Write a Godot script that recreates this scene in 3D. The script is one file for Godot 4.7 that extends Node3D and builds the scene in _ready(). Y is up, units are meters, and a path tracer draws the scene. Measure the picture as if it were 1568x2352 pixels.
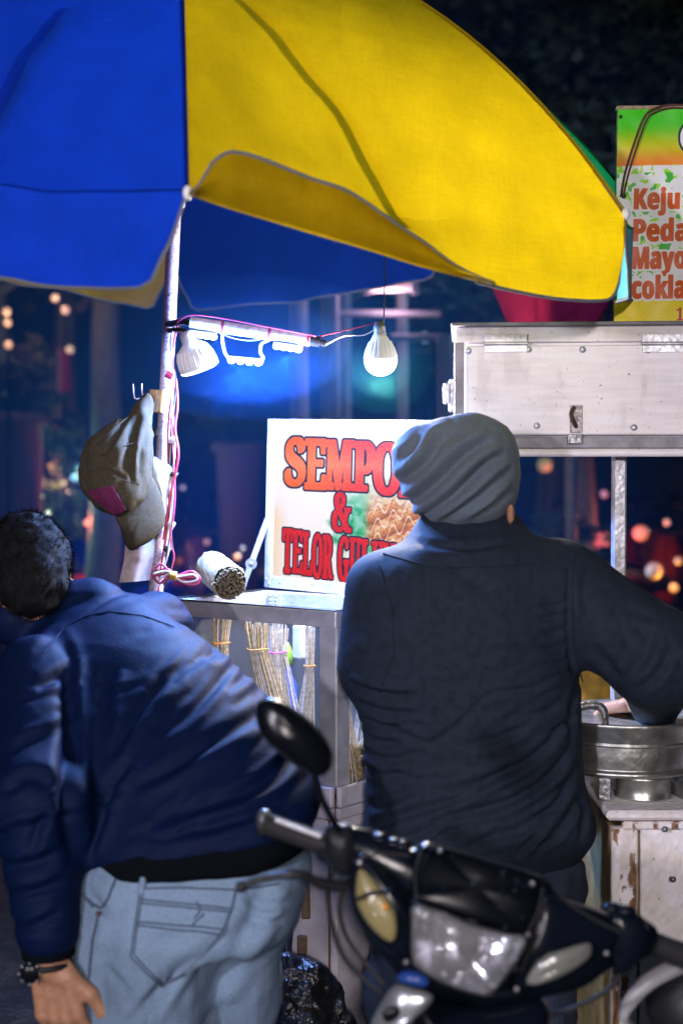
extends Node3D
# A night-time street-food stall: a parasol over two carts, two customers seen from behind, a parked motorbike in front.
const F := 3415.4            # focal length in units of a 1568 x 2352 survey sheet of the place
var eye := Transform3D()
var m := {}
var used_names := {}
var rng := RandomNumberGenerator.new()


func P(px: float, py: float, d: float) -> Vector3:      # survey reading -> metres
	return eye * Vector3((px - 784.0) / F * d, (1176.0 - py) / F * d, -d)


func PS(list: Array, d := -1.0) -> PackedVector3Array:
	var o := PackedVector3Array()
	for q in list:
		o.append(P(q[0], q[1], q[2] if q.size() > 2 else d))
	return o


# ---------------------------------------------------------------- naming
func numbered(called: String) -> String:
	if not used_names.has(called):
		used_names[called] = 0
		return called
	used_names[called] += 1
	return "%s_%03d" % [called, used_names[called]]


func tag(o: Node, label: String, category := "", group := "", kind := "") -> Node:
	if label: o.set_meta("label", label)
	if category: o.set_meta("category", category)
	if group: o.set_meta("group", group)
	if kind: o.set_meta("kind", kind)
	return o


func thing(called: String, label: String, category: String, at := Vector3.ZERO, group := "") -> Node3D:
	var o := Node3D.new()
	o.name = numbered(called)
	add_child(o, true)
	o.position = at
	tag(o, label, category, group)
	return o


func put(called: String, st, mat: Material, parent: Node = null) -> MeshInstance3D:   # geometry is given in metres of the place
	var o := MeshInstance3D.new()
	if st is SurfaceTool:
		st.generate_normals()
		st.set_material(mat)
		o.mesh = st.commit()
	else:
		o.mesh = st
		if mat: o.material_override = null
		for i in o.mesh.get_surface_count():
			o.mesh.surface_set_material(i, mat)
	if parent == null:
		o.name = numbered(called)
		add_child(o, true)
	else:
		var k := 0
		var nm := called
		while parent.has_node(NodePath(nm)):
			k += 1
			nm = "%s_%03d" % [called, k]
		o.name = nm
		parent.add_child(o, true)
		var up := Vector3.ZERO
		var q := parent
		while q != self and q is Node3D:
			up += q.position
			q = q.get_parent()
		o.position = -up
	return o


# ---------------------------------------------------------------- geometry
func begin() -> SurfaceTool:
	var st := SurfaceTool.new()
	st.begin(Mesh.PRIMITIVE_TRIANGLES)
	return st


func tri(st: SurfaceTool, a: Vector3, b: Vector3, c: Vector3) -> void:   # counter-clockwise seen from outside
	st.add_vertex(a)
	st.add_vertex(c)
	st.add_vertex(b)


func quad(st: SurfaceTool, a: Vector3, b: Vector3, c: Vector3, d: Vector3) -> void:
	tri(st, a, b, c)
	tri(st, a, c, d)


func quad_uv(st: SurfaceTool, a: Vector3, b: Vector3, c: Vector3, d: Vector3) -> void:   # a lower left, b lower right, c upper right, d upper left
	st.set_smooth_group(-1)
	for p in [[a, 0, 1], [c, 1, 0], [b, 1, 1], [a, 0, 1], [d, 0, 0], [c, 1, 0]]:
		st.set_uv(Vector2(p[1], p[2]))
		st.add_vertex(p[0])


func box(st: SurfaceTool, x: Transform3D, size: Vector3, bev := 0.003) -> void:
	st.set_smooth_group(-1)
	var h := size * 0.5
	var b := minf(bev, minf(h.x, minf(h.y, h.z)) * 0.8)
	var ax := [Vector3.RIGHT, Vector3.UP, Vector3.BACK]
	var p := func(s: Vector3, f: int) -> Vector3:      # corner of sign s on the face of axis f
		var q := Vector3(s.x * (h.x - b), s.y * (h.y - b), s.z * (h.z - b))
		q[f] = s[f] * h[f]
		return x * q
	for f in 3:
		var u: int = (f + 1) % 3
		var v: int = (f + 2) % 3
		for s in [1.0, -1.0]:
			var c := []
			for w in [[-1, -1], [1, -1], [1, 1], [-1, 1]]:
				var g := Vector3()
				g[f] = s
				g[u] = w[0]
				g[v] = w[1]
				c.append(p.call(g, f))
			if s > 0: quad(st, c[0], c[1], c[2], c[3])
			else: quad(st, c[3], c[2], c[1], c[0])
	if b < 0.0004: return
	for f in 3:
		var u: int = (f + 1) % 3
		var v: int = (f + 2) % 3
		for w in [[-1, -1], [1, -1], [1, 1], [-1, 1]]:
			var lo := Vector3()
			lo[f] = -1
			lo[u] = w[0]
			lo[v] = w[1]
			var hi := lo
			hi[f] = 1
			var q := [p.call(lo, u), p.call(hi, u), p.call(hi, v), p.call(lo, v)]
			if w[0] * w[1] > 0: quad(st, q[3], q[2], q[1], q[0])
			else: quad(st, q[0], q[1], q[2], q[3])
	for sx in [-1, 1]:
		for sy in [-1, 1]:
			for sz in [-1, 1]:
				var s := Vector3(sx, sy, sz)
				if sx * sy * sz > 0: tri(st, p.call(s, 0), p.call(s, 1), p.call(s, 2))
				else: tri(st, p.call(s, 2), p.call(s, 1), p.call(s, 0))


func frame_along(a: Vector3, b: Vector3, up := Vector3.UP) -> Transform3D:      # x runs a -> b, y is up as near as can be
	var x := (b - a).normalized()
	var z := x.cross(up)
	if z.length() < 0.01: z = x.cross(Vector3.RIGHT)
	z = z.normalized()
	return Transform3D(Basis(x, z.cross(x), z), (a + b) * 0.5)


func bar(st: SurfaceTool, a: Vector3, b: Vector3, high: float, deep: float, bev := 0.002, up := Vector3.UP) -> void:
	box(st, frame_along(a, b, up), Vector3(a.distance_to(b), high, deep), bev)


func at_box(st: SurfaceTool, c: Vector3, size: Vector3, bev := 0.003, turn := 0.0) -> void:
	box(st, Transform3D(Basis(Vector3.UP, turn), c), size, bev)


func smooth_line(pts: PackedVector3Array, per := 6) -> PackedVector3Array:
	var o := PackedVector3Array()
	for i in pts.size() - 1:
		var p0 := pts[maxi(i - 1, 0)]
		var p3 := pts[mini(i + 2, pts.size() - 1)]
		for k in per:
			o.append(pts[i].cubic_interpolate(pts[i + 1], p0, p3, float(k) / per))
	o.append(pts[pts.size() - 1])
	return o


func tube(st: SurfaceTool, pts: PackedVector3Array, radii, sides := 8, closed := false) -> void:
	var n := pts.size()
	var rings := []
	var side := Vector3.ZERO
	for i in n:
		var a := pts[(i - 1 + n) % n] if closed else pts[maxi(i - 1, 0)]
		var b := pts[(i + 1) % n] if closed else pts[mini(i + 1, n - 1)]
		var t := (b - a).normalized()
		if side == Vector3.ZERO:
			side = t.cross(Vector3.UP)
			if side.length() < 0.05: side = t.cross(Vector3.RIGHT)
		side = (side - t * side.dot(t)).normalized()
		var w := t.cross(side)
		var r: float = radii if (radii is float or radii is int) else radii[i]
		var ring := PackedVector3Array()
		for k in sides:
			var g := TAU * k / sides
			ring.append(pts[i] + (side * cos(g) + w * sin(g)) * r)
		rings.append(ring)
	st.set_smooth_group(0)
	for i in (n if closed else n - 1):
		var a: PackedVector3Array = rings[i]
		var b: PackedVector3Array = rings[(i + 1) % n]
		for k in sides:
			var l := (k + 1) % sides
			quad(st, a[k], a[l], b[l], b[k])
	if not closed:
		st.set_smooth_group(1)
		for k in sides:
			var l := (k + 1) % sides
			tri(st, pts[0], rings[0][l], rings[0][k])
			tri(st, pts[n - 1], rings[n - 1][k], rings[n - 1][l])


func rod(st: SurfaceTool, a: Vector3, b: Vector3, r: float, sides := 8, r2 := -1.0) -> void:
	tube(st, PackedVector3Array([a, b]), [r, r2 if r2 >= 0 else r], sides)


func lathe(st: SurfaceTool, x: Transform3D, prof: Array, seg := 24, flat_rings := false) -> void:   # prof: [radius, height] from bottom to top of the outside
	for i in prof.size() - 1:
		st.set_smooth_group((i % 2) + 2 if flat_rings else 0)
		for k in seg:
			var g := TAU * k / seg
			var h := TAU * (k + 1) / seg
			var c := [x * Vector3(cos(g) * prof[i][0], prof[i][1], -sin(g) * prof[i][0]), x * Vector3(cos(h) * prof[i][0], prof[i][1], -sin(h) * prof[i][0]),
				x * Vector3(cos(h) * prof[i + 1][0], prof[i + 1][1], -sin(h) * prof[i + 1][0]), x * Vector3(cos(g) * prof[i + 1][0], prof[i + 1][1], -sin(g) * prof[i + 1][0])]
			if prof[i][0] > 1e-5: tri(st, c[0], c[1], c[2])
			if prof[i + 1][0] > 1e-5: tri(st, c[0], c[2], c[3])


func ball(st: SurfaceTool, c: Vector3, r: Vector3, rings := 6, seg := 10, turn := Basis()) -> void:
	var prof := []
	for i in rings + 1:
		var a := PI * i / rings - PI / 2
		prof.append([cos(a), sin(a)])
	lathe(st, Transform3D(turn.scaled_local(r), c), prof, seg)


func pillow(st: SurfaceTool, rim: PackedVector3Array, front: float, back: float, rings := 5, lip := 0.0) -> void:   # rim counter-clockwise seen from the front
	var n := rim.size()
	var c := Vector3.ZERO
	var nrm := Vector3.ZERO
	for i in n:
		c += rim[i] / n
		nrm += (rim[i] - rim[0]).cross(rim[(i + 1) % n] - rim[0])
	nrm = nrm.normalized()
	for side in [1.0, -1.0]:
		st.set_smooth_group(0 if (front > 0.0 and back > 0.0 and lip == 0.0) else (2 if side > 0 else 3))
		var hgt: float = front if side > 0 else back
		var prev := PackedVector3Array()
		for k in rings + 1:
			var a := PI / 2 * k / rings
			var s := cos(a)
			var up := sin(a)
			var ring := PackedVector3Array()
			for i in n:
				ring.append(c + (rim[i] - c) * s + nrm * side * (hgt * up + lip))
			if k > 0:
				for i in n:
					var j := (i + 1) % n
					if k == rings:
						if side > 0: tri(st, prev[i], prev[j], ring[i])
						else: tri(st, prev[j], prev[i], ring[i])
					else:
						if side > 0: quad(st, prev[i], prev[j], ring[j], ring[i])
						else: quad(st, prev[j], prev[i], ring[i], ring[j])
			elif lip > 0.0 and side > 0:
				st.set_smooth_group(4)
				for i in n:
					var j := (i + 1) % n
					quad(st, rim[i] - nrm * lip, rim[j] - nrm * lip, ring[j], ring[i])
				st.set_smooth_group(2)
			prev = ring


func loop(list: Array, d := -1.0, per := 4) -> PackedVector3Array:        # smooth closed outline from survey readings
	var a := PS(list, d)
	var n := a.size()
	var o := PackedVector3Array()
	for i in n:
		for k in per:
			o.append(a[i].cubic_interpolate(a[(i + 1) % n], a[(i - 1 + n) % n], a[(i + 2) % n], float(k) / per))
	var nrm := Vector3.ZERO
	for i in o.size():
		nrm += (o[i] - o[0]).cross(o[(i + 1) % o.size()] - o[0])
	if nrm.dot(eye.origin - o[0]) < 0.0: o.reverse()
	return o


func sheet(st: SurfaceTool, f: Callable, nu: int, nv: int, group := 0, thick := 0.0) -> void:   # f(u, v) -> point; with a thickness it is a closed shell
	var g := []
	for j in nv + 1:
		var row := PackedVector3Array()
		for i in nu + 1:
			row.append(f.call(float(i) / nu, float(j) / nv))
		g.append(row)
	st.set_smooth_group(group)
	if thick == 0.0:
		for j in nv:
			for i in nu:
				quad(st, g[j][i], g[j][i + 1], g[j + 1][i + 1], g[j + 1][i])
		return
	var b := []
	for j in nv + 1:
		var row := PackedVector3Array()
		for i in nu + 1:
			var du: Vector3 = g[j][mini(i + 1, nu)] - g[j][maxi(i - 1, 0)]
			var dv: Vector3 = g[mini(j + 1, nv)][i] - g[maxi(j - 1, 0)][i]
			row.append(g[j][i] - du.cross(dv).normalized() * thick)
		b.append(row)
	for j in nv:
		for i in nu:
			quad(st, g[j][i], g[j][i + 1], g[j + 1][i + 1], g[j + 1][i])
			quad(st, b[j + 1][i], b[j + 1][i + 1], b[j][i + 1], b[j][i])
	st.set_smooth_group(5)
	for i in nu:
		quad(st, b[0][i], b[0][i + 1], g[0][i + 1], g[0][i])
		quad(st, g[nv][i], g[nv][i + 1], b[nv][i + 1], b[nv][i])
	for j in nv:
		quad(st, g[j][0], g[j + 1][0], b[j + 1][0], b[j][0])
		quad(st, b[j][nu], b[j + 1][nu], g[j + 1][nu], g[j][nu])


func table(rows: Array, s: float, col: int) -> float:        # piecewise smooth look-up of rows[i][0] -> rows[i][col]
	if s <= rows[0][0]: return rows[0][col]
	for i in rows.size() - 1:
		if s <= rows[i + 1][0]:
			var t: float = (s - rows[i][0]) / (rows[i + 1][0] - rows[i][0])
			var a: float = rows[maxi(i - 1, 0)][col]
			var b: float = rows[mini(i + 2, rows.size() - 1)][col]
			return cubic_interpolate(rows[i][col], rows[i + 1][col], a, b, t)
	return rows[rows.size() - 1][col]


# ---------------------------------------------------------------- rounded bodies: a distance field meshed by surface nets
class Shape:
	var y0 := 0.0
	var y1 := 0.0
	var n := 0
	var cx := PackedFloat32Array()
	var ax := PackedFloat32Array()
	var cz := PackedFloat32Array()
	var az := PackedFloat32Array()
	var shear := 0.0
	var shear_x := 0.0
	var ba := PackedVector3Array()
	var bd := PackedVector3Array()
	var br := PackedVector2Array()
	var ec := PackedVector3Array()
	var er := PackedVector3Array()
	var eb := []
	var k := 0.03
	var grow := 0.0
	var noise: FastNoiseLite
	var noise_basis := Basis()
	var noise_amp := 0.0

	func rows(list: Array) -> void:      # [y, left x, right x, middle z, half depth], any order
		list.sort_custom(func(a, b): return a[0] < b[0])
		y0 = list[0][0]
		y1 = list[list.size() - 1][0]
		n = int((y1 - y0) / 0.008) + 2
		for i in n:
			var y := y0 + (y1 - y0) * i / (n - 1)
			var j := 0
			while j < list.size() - 2 and list[j + 1][0] < y: j += 1
			var t: float = clampf((y - list[j][0]) / (list[j + 1][0] - list[j][0]), 0, 1)
			var v := []
			for c in [1, 2, 3, 4]:
				v.append(cubic_interpolate(list[j][c], list[j + 1][c], list[maxi(j - 1, 0)][c], list[mini(j + 2, list.size() - 1)][c], t))
			cx.append((v[0] + v[1]) * 0.5)
			ax.append((v[1] - v[0]) * 0.5)
			cz.append(v[2])
			az.append(v[3])

	func bone(a: Vector3, b: Vector3, ra: float, rb: float) -> void:
		ba.append(a)
		bd.append(b - a)
		br.append(Vector2(ra, rb))

	func chain(pts: Array, radii: Array) -> void:
		for i in pts.size() - 1:
			bone(pts[i], pts[i + 1], radii[i], radii[i + 1])

	func egg(c: Vector3, r: Vector3, b := Basis()) -> void:
		ec.append(c)
		er.append(r)
		eb.append(b.inverse())

	func at(p: Vector3) -> float:
		var d := 1e3
		if n > 0:
			var y := p.y - shear * (p.x - shear_x)
			var t := clampf((y - y0) / (y1 - y0) * (n - 1), 0.0, n - 1.001)
			var i := int(t)
			var f := t - i
			var dx := p.x - lerpf(cx[i], cx[i + 1], f)
			var dz := p.z - lerpf(cz[i], cz[i + 1], f)
			var r := pow(pow(absf(dx / lerpf(ax[i], ax[i + 1], f)), 2.3) + pow(absf(dz / lerpf(az[i], az[i + 1], f)), 2.3), 1.0 / 2.3)
			d = (r - 1.0) * sqrt(dx * dx + dz * dz) / maxf(r, 0.01)
			var o := maxf(y0 - y, y - y1)
			var h := clampf(0.5 + 0.5 * (d - o) / 0.03, 0.0, 1.0)
			d = lerpf(o, d, h) + 0.03 * h * (1.0 - h)
		for j in ba.size():
			var w := p - ba[j]
			var t := clampf(w.dot(bd[j]) / bd[j].length_squared(), 0.0, 1.0)
			var e := (w - bd[j] * t).length() - lerpf(br[j].x, br[j].y, t)
			var h := clampf(0.5 + 0.5 * (d - e) / k, 0.0, 1.0)
			d = lerpf(d, e, h) - k * h * (1.0 - h)
		for j in ec.size():
			var q: Vector3 = eb[j] * (p - ec[j])
			var g := q / er[j]
			var k0 := g.length()
			var k1 := (g / er[j]).length()
			var e := k0 * (k0 - 1.0) / maxf(k1, 0.001)
			var h := clampf(0.5 + 0.5 * (d - e) / k, 0.0, 1.0)
			d = lerpf(d, e, h) - k * h * (1.0 - h)
		if noise_amp > 0.0 and absf(d) < 0.04:
			d -= noise.get_noise_3dv(noise_basis * p) * noise_amp
		return d - grow

	func normal(p: Vector3) -> Vector3:
		var e := 0.004
		return Vector3(at(p + Vector3(e, 0, 0)) - at(p - Vector3(e, 0, 0)), at(p + Vector3(0, e, 0)) - at(p - Vector3(0, e, 0)), at(p + Vector3(0, 0, e)) - at(p - Vector3(0, 0, e))).normalized()

	func hit(from: Vector3, towards: Vector3) -> Vector3:
		var t := 1.2
		for i in 60:
			var d := at(from + towards * t)
			if d < 0.0006: break
			t += d * 0.8
			if t > 5.0: break
		return from + towards * t

	func bounds() -> AABB:
		var b := AABB()
		var first := true
		var add := []
		for i in n:
			add.append([Vector3(cx[i] - ax[i], y0 + (y1 - y0) * i / (n - 1), cz[i] - az[i]), 0.0])
			add.append([Vector3(cx[i] + ax[i], y0 + (y1 - y0) * i / (n - 1), cz[i] + az[i]), 0.0])
			if shear != 0.0:
				for q in [add[-1], add[-2]]: add.append([q[0] + Vector3(0, shear * (q[0].x - shear_x), 0), 0.0])
		for j in ba.size():
			add.append([ba[j], br[j].x])
			add.append([ba[j] + bd[j], br[j].y])
		for j in ec.size():
			add.append([ec[j], maxf(er[j].x, maxf(er[j].y, er[j].z))])
		for q in add:
			var c := AABB(q[0] - Vector3.ONE * q[1], Vector3.ONE * q[1] * 2)
			b = c if first else b.merge(c)
			first = false
		return b.grow(0.03 + maxf(grow, 0.0))


func nets(s: Shape, h: float, cut = null) -> Array:        # -> [vertices, triangles (counter-clockwise outside)]
	var bb := s.bounds()
	var lo := bb.position
	const B := 4
	var nb := Vector3i((bb.size / (h * B)).ceil()) + Vector3i.ONE
	var nx := nb.x * B + 1
	var ny := nb.y * B + 1
	var nz := nb.z * B + 1
	var val := PackedFloat32Array()
	val.resize(nx * ny * nz)
	val.fill(1e6)
	var idx := PackedInt32Array()
	idx.resize(nx * ny * nz)
	idx.fill(-1)
	var live := []
	var reach := h * B * 0.87 * 1.5 + 0.012
	for bz in nb.z:
		for by in nb.y:
			for bx in nb.x:
				if absf(s.at(lo + (Vector3(bx, by, bz) + Vector3.ONE * 0.5) * h * B)) > reach: continue
				live.append(Vector3i(bx, by, bz))
				for z in range(bz * B, bz * B + B + 1):
					for y in range(by * B, by * B + B + 1):
						var row := (z * ny + y) * nx
						for x in range(bx * B, bx * B + B + 1):
							if val[row + x] > 9e5:
								val[row + x] = s.at(lo + Vector3(x, y, z) * h)
	var off := PackedInt32Array([0, 1, nx, nx + 1, nx * ny, nx * ny + 1, nx * ny + nx, nx * ny + nx + 1])
	var corner := PackedVector3Array([Vector3(0, 0, 0), Vector3(1, 0, 0), Vector3(0, 1, 0), Vector3(1, 1, 0), Vector3(0, 0, 1), Vector3(1, 0, 1), Vector3(0, 1, 1), Vector3(1, 1, 1)])
	var edges := PackedInt32Array([0, 1, 2, 3, 4, 5, 6, 7, 0, 2, 1, 3, 4, 6, 5, 7, 0, 4, 1, 5, 2, 6, 3, 7])
	var v := PackedVector3Array()
	var cells := PackedInt32Array()
	for b in live:
		for z in range(b.z * B, b.z * B + B):
			for y in range(b.y * B, b.y * B + B):
				for x in range(b.x * B, b.x * B + B):
					var at := (z * ny + y) * nx + x
					var inside := 0
					for c in 8:
						if val[at + off[c]] < 0.0: inside += 1
					if inside == 0 or inside == 8: continue
					var sum := Vector3.ZERO
					var count := 0
					for e in range(0, 24, 2):
						var a := val[at + off[edges[e]]]
						var q := val[at + off[edges[e + 1]]]
						if (a < 0.0) != (q < 0.0):
							sum += corner[edges[e]].lerp(corner[edges[e + 1]], a / (a - q))
							count += 1
					idx[at] = v.size()
					cells.append(at)
					v.append(lo + (Vector3(x, y, z) + sum / count) * h)
	var t := PackedInt32Array()
	var step := [1, nx, nx * ny]
	for at in cells:
		for ax in 3:
			var a := val[at]
			var b := val[at + step[ax]]
			if (a < 0.0) == (b < 0.0): continue
			var u: int = step[(ax + 1) % 3]
			var w: int = step[(ax + 2) % 3]
			if at - u - w < 0: continue
			var q := [idx[at], idx[at - u], idx[at - u - w], idx[at - w]]
			if q[0] < 0 or q[1] < 0 or q[2] < 0 or q[3] < 0: continue
			if a < 0.0: t.append_array(PackedInt32Array([q[0], q[1], q[2], q[0], q[2], q[3]]))
			else: t.append_array(PackedInt32Array([q[0], q[2], q[1], q[0], q[3], q[2]]))
	if cut != null:
		var kept := PackedInt32Array()
		for i in range(0, t.size(), 3):
			if cut.call((v[t[i]] + v[t[i + 1]] + v[t[i + 2]]) / 3.0): kept.append_array(t.slice(i, i + 3))
		t = kept
	return [v, t]


func soften(v: PackedVector3Array, t: PackedInt32Array, times: int) -> PackedVector3Array:
	for it in times:
		var sum := PackedVector3Array()
		sum.resize(v.size())
		var cnt := PackedInt32Array()
		cnt.resize(v.size())
		for i in range(0, t.size(), 3):
			var a := t[i]
			var b := t[i + 1]
			var c := t[i + 2]
			sum[a] += v[b] + v[c]
			sum[b] += v[c] + v[a]
			sum[c] += v[a] + v[b]
			cnt[a] += 2
			cnt[b] += 2
			cnt[c] += 2
		for i in v.size():
			if cnt[i] > 0: v[i] = v[i].lerp(sum[i] / cnt[i], 0.55)
	return v


func normals_of(v: PackedVector3Array, t: PackedInt32Array) -> PackedVector3Array:
	var o := PackedVector3Array()
	o.resize(v.size())
	for i in range(0, t.size(), 3):
		var c := (v[t[i + 1]] - v[t[i]]).cross(v[t[i + 2]] - v[t[i]])
		o[t[i]] += c
		o[t[i + 1]] += c
		o[t[i + 2]] += c
	for i in o.size():
		o[i] = o[i].normalized()
	return o


func as_mesh(v: PackedVector3Array, t: PackedInt32Array) -> ArrayMesh:
	var turned := PackedInt32Array()
	turned.resize(t.size())
	for i in range(0, t.size(), 3):
		turned[i] = t[i]
		turned[i + 1] = t[i + 2]
		turned[i + 2] = t[i + 1]
	var a := []
	a.resize(Mesh.ARRAY_MAX)
	a[Mesh.ARRAY_VERTEX] = v
	a[Mesh.ARRAY_NORMAL] = normals_of(v, t)
	a[Mesh.ARRAY_INDEX] = turned
	var mesh := ArrayMesh.new()
	mesh.add_surface_from_arrays(Mesh.PRIMITIVE_TRIANGLES, a)
	return mesh


func folds(v: PackedVector3Array, t: PackedInt32Array, creases: Array, noise: FastNoiseLite, turn: Basis, amp: float) -> PackedVector3Array:
	# creases: [points, depth, width]; cloth sinks along the line and swells beside it
	var nr := normals_of(v, t)
	var segs := []
	var bins := {}
	const BIN := 0.04
	for ci in creases.size():
		var c: Array = creases[ci]
		var total := 0.0
		var pts: PackedVector3Array = smooth_line(c[0], 3)
		for i in pts.size() - 1: total += pts[i].distance_to(pts[i + 1])
		var run := 0.0
		for i in pts.size() - 1:
			var a := Vector2(pts[i].x, pts[i].y)
			var b := Vector2(pts[i + 1].x, pts[i + 1].y)
			var l := pts[i].distance_to(pts[i + 1])
			var far: float = c[2] * 4.0
			for bx in range(int(floor((minf(a.x, b.x) - far) / BIN)), int(floor((maxf(a.x, b.x) + far) / BIN)) + 1):
				for by in range(int(floor((minf(a.y, b.y) - far) / BIN)), int(floor((maxf(a.y, b.y) + far) / BIN)) + 1):
					var key := Vector2i(bx, by)
					if not bins.has(key): bins[key] = PackedInt32Array()
					bins[key].append(segs.size())
			segs.append([a, b - a, run / total, l / total, c[1], c[2], ci])
			run += l
	for i in v.size():
		var move := 0.0
		var q := turn * v[i]
		move += (0.5 - absf(noise.get_noise_3dv(q)) * 2.0) * amp + noise.get_noise_3dv(q * 2.3) * amp * 0.45
		var key := Vector2i(int(floor(v[i].x / BIN)), int(floor(v[i].y / BIN)))
		if nr[i].z > -0.1 and bins.has(key):
			var p := Vector2(v[i].x, v[i].y)
			var last := -1
			var best := 1e9
			var value := 0.0
			for k in bins[key]:
				var s: Array = segs[k]
				if s[6] != last:
					move += value
					last = s[6]
					best = 1e9
					value = 0.0
				var d: Vector2 = s[1]
				var w: Vector2 = p - s[0]
				var u := clampf(w.dot(d) / d.length_squared(), 0.0, 1.0)
				var l := (w - d * u).length()
				if l < best and l < s[5] * 4.0:
					best = l
					var sg: float = l * signf(d.cross(w)) / s[5]
					var along: float = s[2] + s[3] * u
					value = s[4] * sqrt(maxf(0.0, sin(PI * along))) * (-exp(-sg * sg) + 0.75 * exp(-(sg - 1.7) * (sg - 1.7) / 1.4) + 0.25 * exp(-(sg + 1.8) * (sg + 1.8) / 1.4))
			move += value
		v[i] += nr[i] * clampf(move, -0.022, 0.022)
	return v


func wrinkle_field(list: Array, d: float) -> Array:      # families of small folds: [x0, y0, x1, y1, angle, spread, length, count, depth, width]
	var o := []
	for q in list:
		for i in q[7]:
			var x := rng.randf_range(q[0], q[2])
			var y := rng.randf_range(q[1], q[3])
			var g: float = deg_to_rad(q[4] + rng.randf_range(-q[5], q[5]))
			var l: float = q[6] * rng.randf_range(0.5, 1.3)
			var dir := Vector2(cos(g), -sin(g)) * l * 0.5
			var bow := Vector2(-dir.y, dir.x) * rng.randf_range(-0.3, 0.3)
			var f := rng.randf_range(0.4, 1.0)
			o.append([PS([[x - dir.x, y - dir.y], [x + bow.x, y + bow.y], [x + dir.x, y + dir.y]], d), q[8] * f, q[9] * rng.randf_range(0.7, 1.3)])
	return o


# ---------------------------------------------------------------- materials and textures
func lin(r: float, g: float, b: float) -> Color:
	return Color(r, g, b).linear_to_srgb()


func mat(c: Color, rough := 0.7, metal := 0.0) -> StandardMaterial3D:     # c in linear base colour
	var o := StandardMaterial3D.new()
	o.albedo_color = Color(c.r, c.g, c.b).linear_to_srgb()
	o.roughness = rough
	o.metallic = metal
	return o


func noise_of(freq: float, sd := 1, oct := 4, kind := FastNoiseLite.TYPE_SIMPLEX_SMOOTH) -> FastNoiseLite:
	var n := FastNoiseLite.new()
	n.seed = sd
	n.noise_type = kind
	n.frequency = freq
	n.fractal_octaves = oct
	return n


func grain(size: int, freq: float, sd: int, dark: float, light := 1.0, oct := 4, squash := 1) -> ImageTexture:      # a grey multiplier with soft mottling
	var im := noise_of(freq, sd, oct).get_seamless_image(size, size * squash)
	im.convert(Image.FORMAT_L8)
	if squash > 1: im.resize(size, size, Image.INTERPOLATE_BILINEAR)
	var d := im.get_data()
	for i in d.size():
		d[i] = int(clampf(lerpf(dark, light, d[i] / 255.0), 0, 1) * 255)
	im = Image.create_from_data(size, size, false, Image.FORMAT_L8, d)
	im.convert(Image.FORMAT_RGB8)
	return ImageTexture.create_from_image(im)


func relief(freq: float, sd: int, oct := 4, bump := 6.0, size := 256, squash := 1) -> ImageTexture:
	var im := noise_of(freq, sd, oct).get_seamless_image(size, size * squash)
	if squash > 1: im.resize(size, size, Image.INTERPOLATE_BILINEAR)
	im.convert(Image.FORMAT_RGBA8)
	im.bump_map_to_normal_map(bump)
	return ImageTexture.create_from_image(im)


func weave(size := 128) -> ImageTexture:
	var im := Image.create(size, size, false, Image.FORMAT_RGBA8)
	for y in size:
		for x in size:
			var over := (x / 4 + y / 4) % 2 == 0
			var h := 0.5 + 0.5 * (sin(PI * (x % 4 + 0.5) / 4.0) if over else sin(PI * (y % 4 + 0.5) / 4.0))
			im.set_pixel(x, y, Color(h, h, h))
	im.bump_map_to_normal_map(2.0)
	return ImageTexture.create_from_image(im)


func tri_map(o: StandardMaterial3D, scale: float, stretch := Vector3.ONE) -> StandardMaterial3D:
	o.uv1_triplanar = true
	o.uv1_world_triplanar = true
	o.uv1_scale = stretch * scale
	return o


func textured(c: Color, rough: float, tex: Texture2D, scale: float, nrm: Texture2D = null, nrm_scale := 1.0, metal := 0.0) -> StandardMaterial3D:
	var o := mat(c, rough, metal)
	if tex: o.albedo_texture = tex
	if nrm:
		o.normal_enabled = true
		o.normal_texture = nrm
		o.normal_scale = nrm_scale
	return tri_map(o, scale)


func cloth_mat(c: Color, rough: float, back := 0.0, tex: Texture2D = null, scale := 3.0) -> StandardMaterial3D:
	var o := textured(c, rough, tex, scale)
	if back > 0.0:
		o.backlight_enabled = true
		o.backlight = Color(back, back, back)
	o.cull_mode = BaseMaterial3D.CULL_DISABLED
	return o


func glow_mat(c: Color, energy: float) -> StandardMaterial3D:
	var o := mat(Color(0.8, 0.8, 0.8), 0.4)
	o.emission_enabled = true
	o.emission = Color(c.r, c.g, c.b).linear_to_srgb()
	o.emission_energy_multiplier = energy
	return o


func lamp(parent: Node3D, at: Vector3, c: Color, energy: float, size: float, reach := 12.0) -> OmniLight3D:
	var o := OmniLight3D.new()
	o.name = "lamp_light"
	o.light_color = Color(c.r, c.g, c.b).linear_to_srgb()
	o.light_energy = energy
	o.light_size = size
	o.omni_range = reach
	o.omni_attenuation = 2.0
	o.shadow_enabled = true
	parent.add_child(o, true)
	o.global_position = at
	return o


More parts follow.
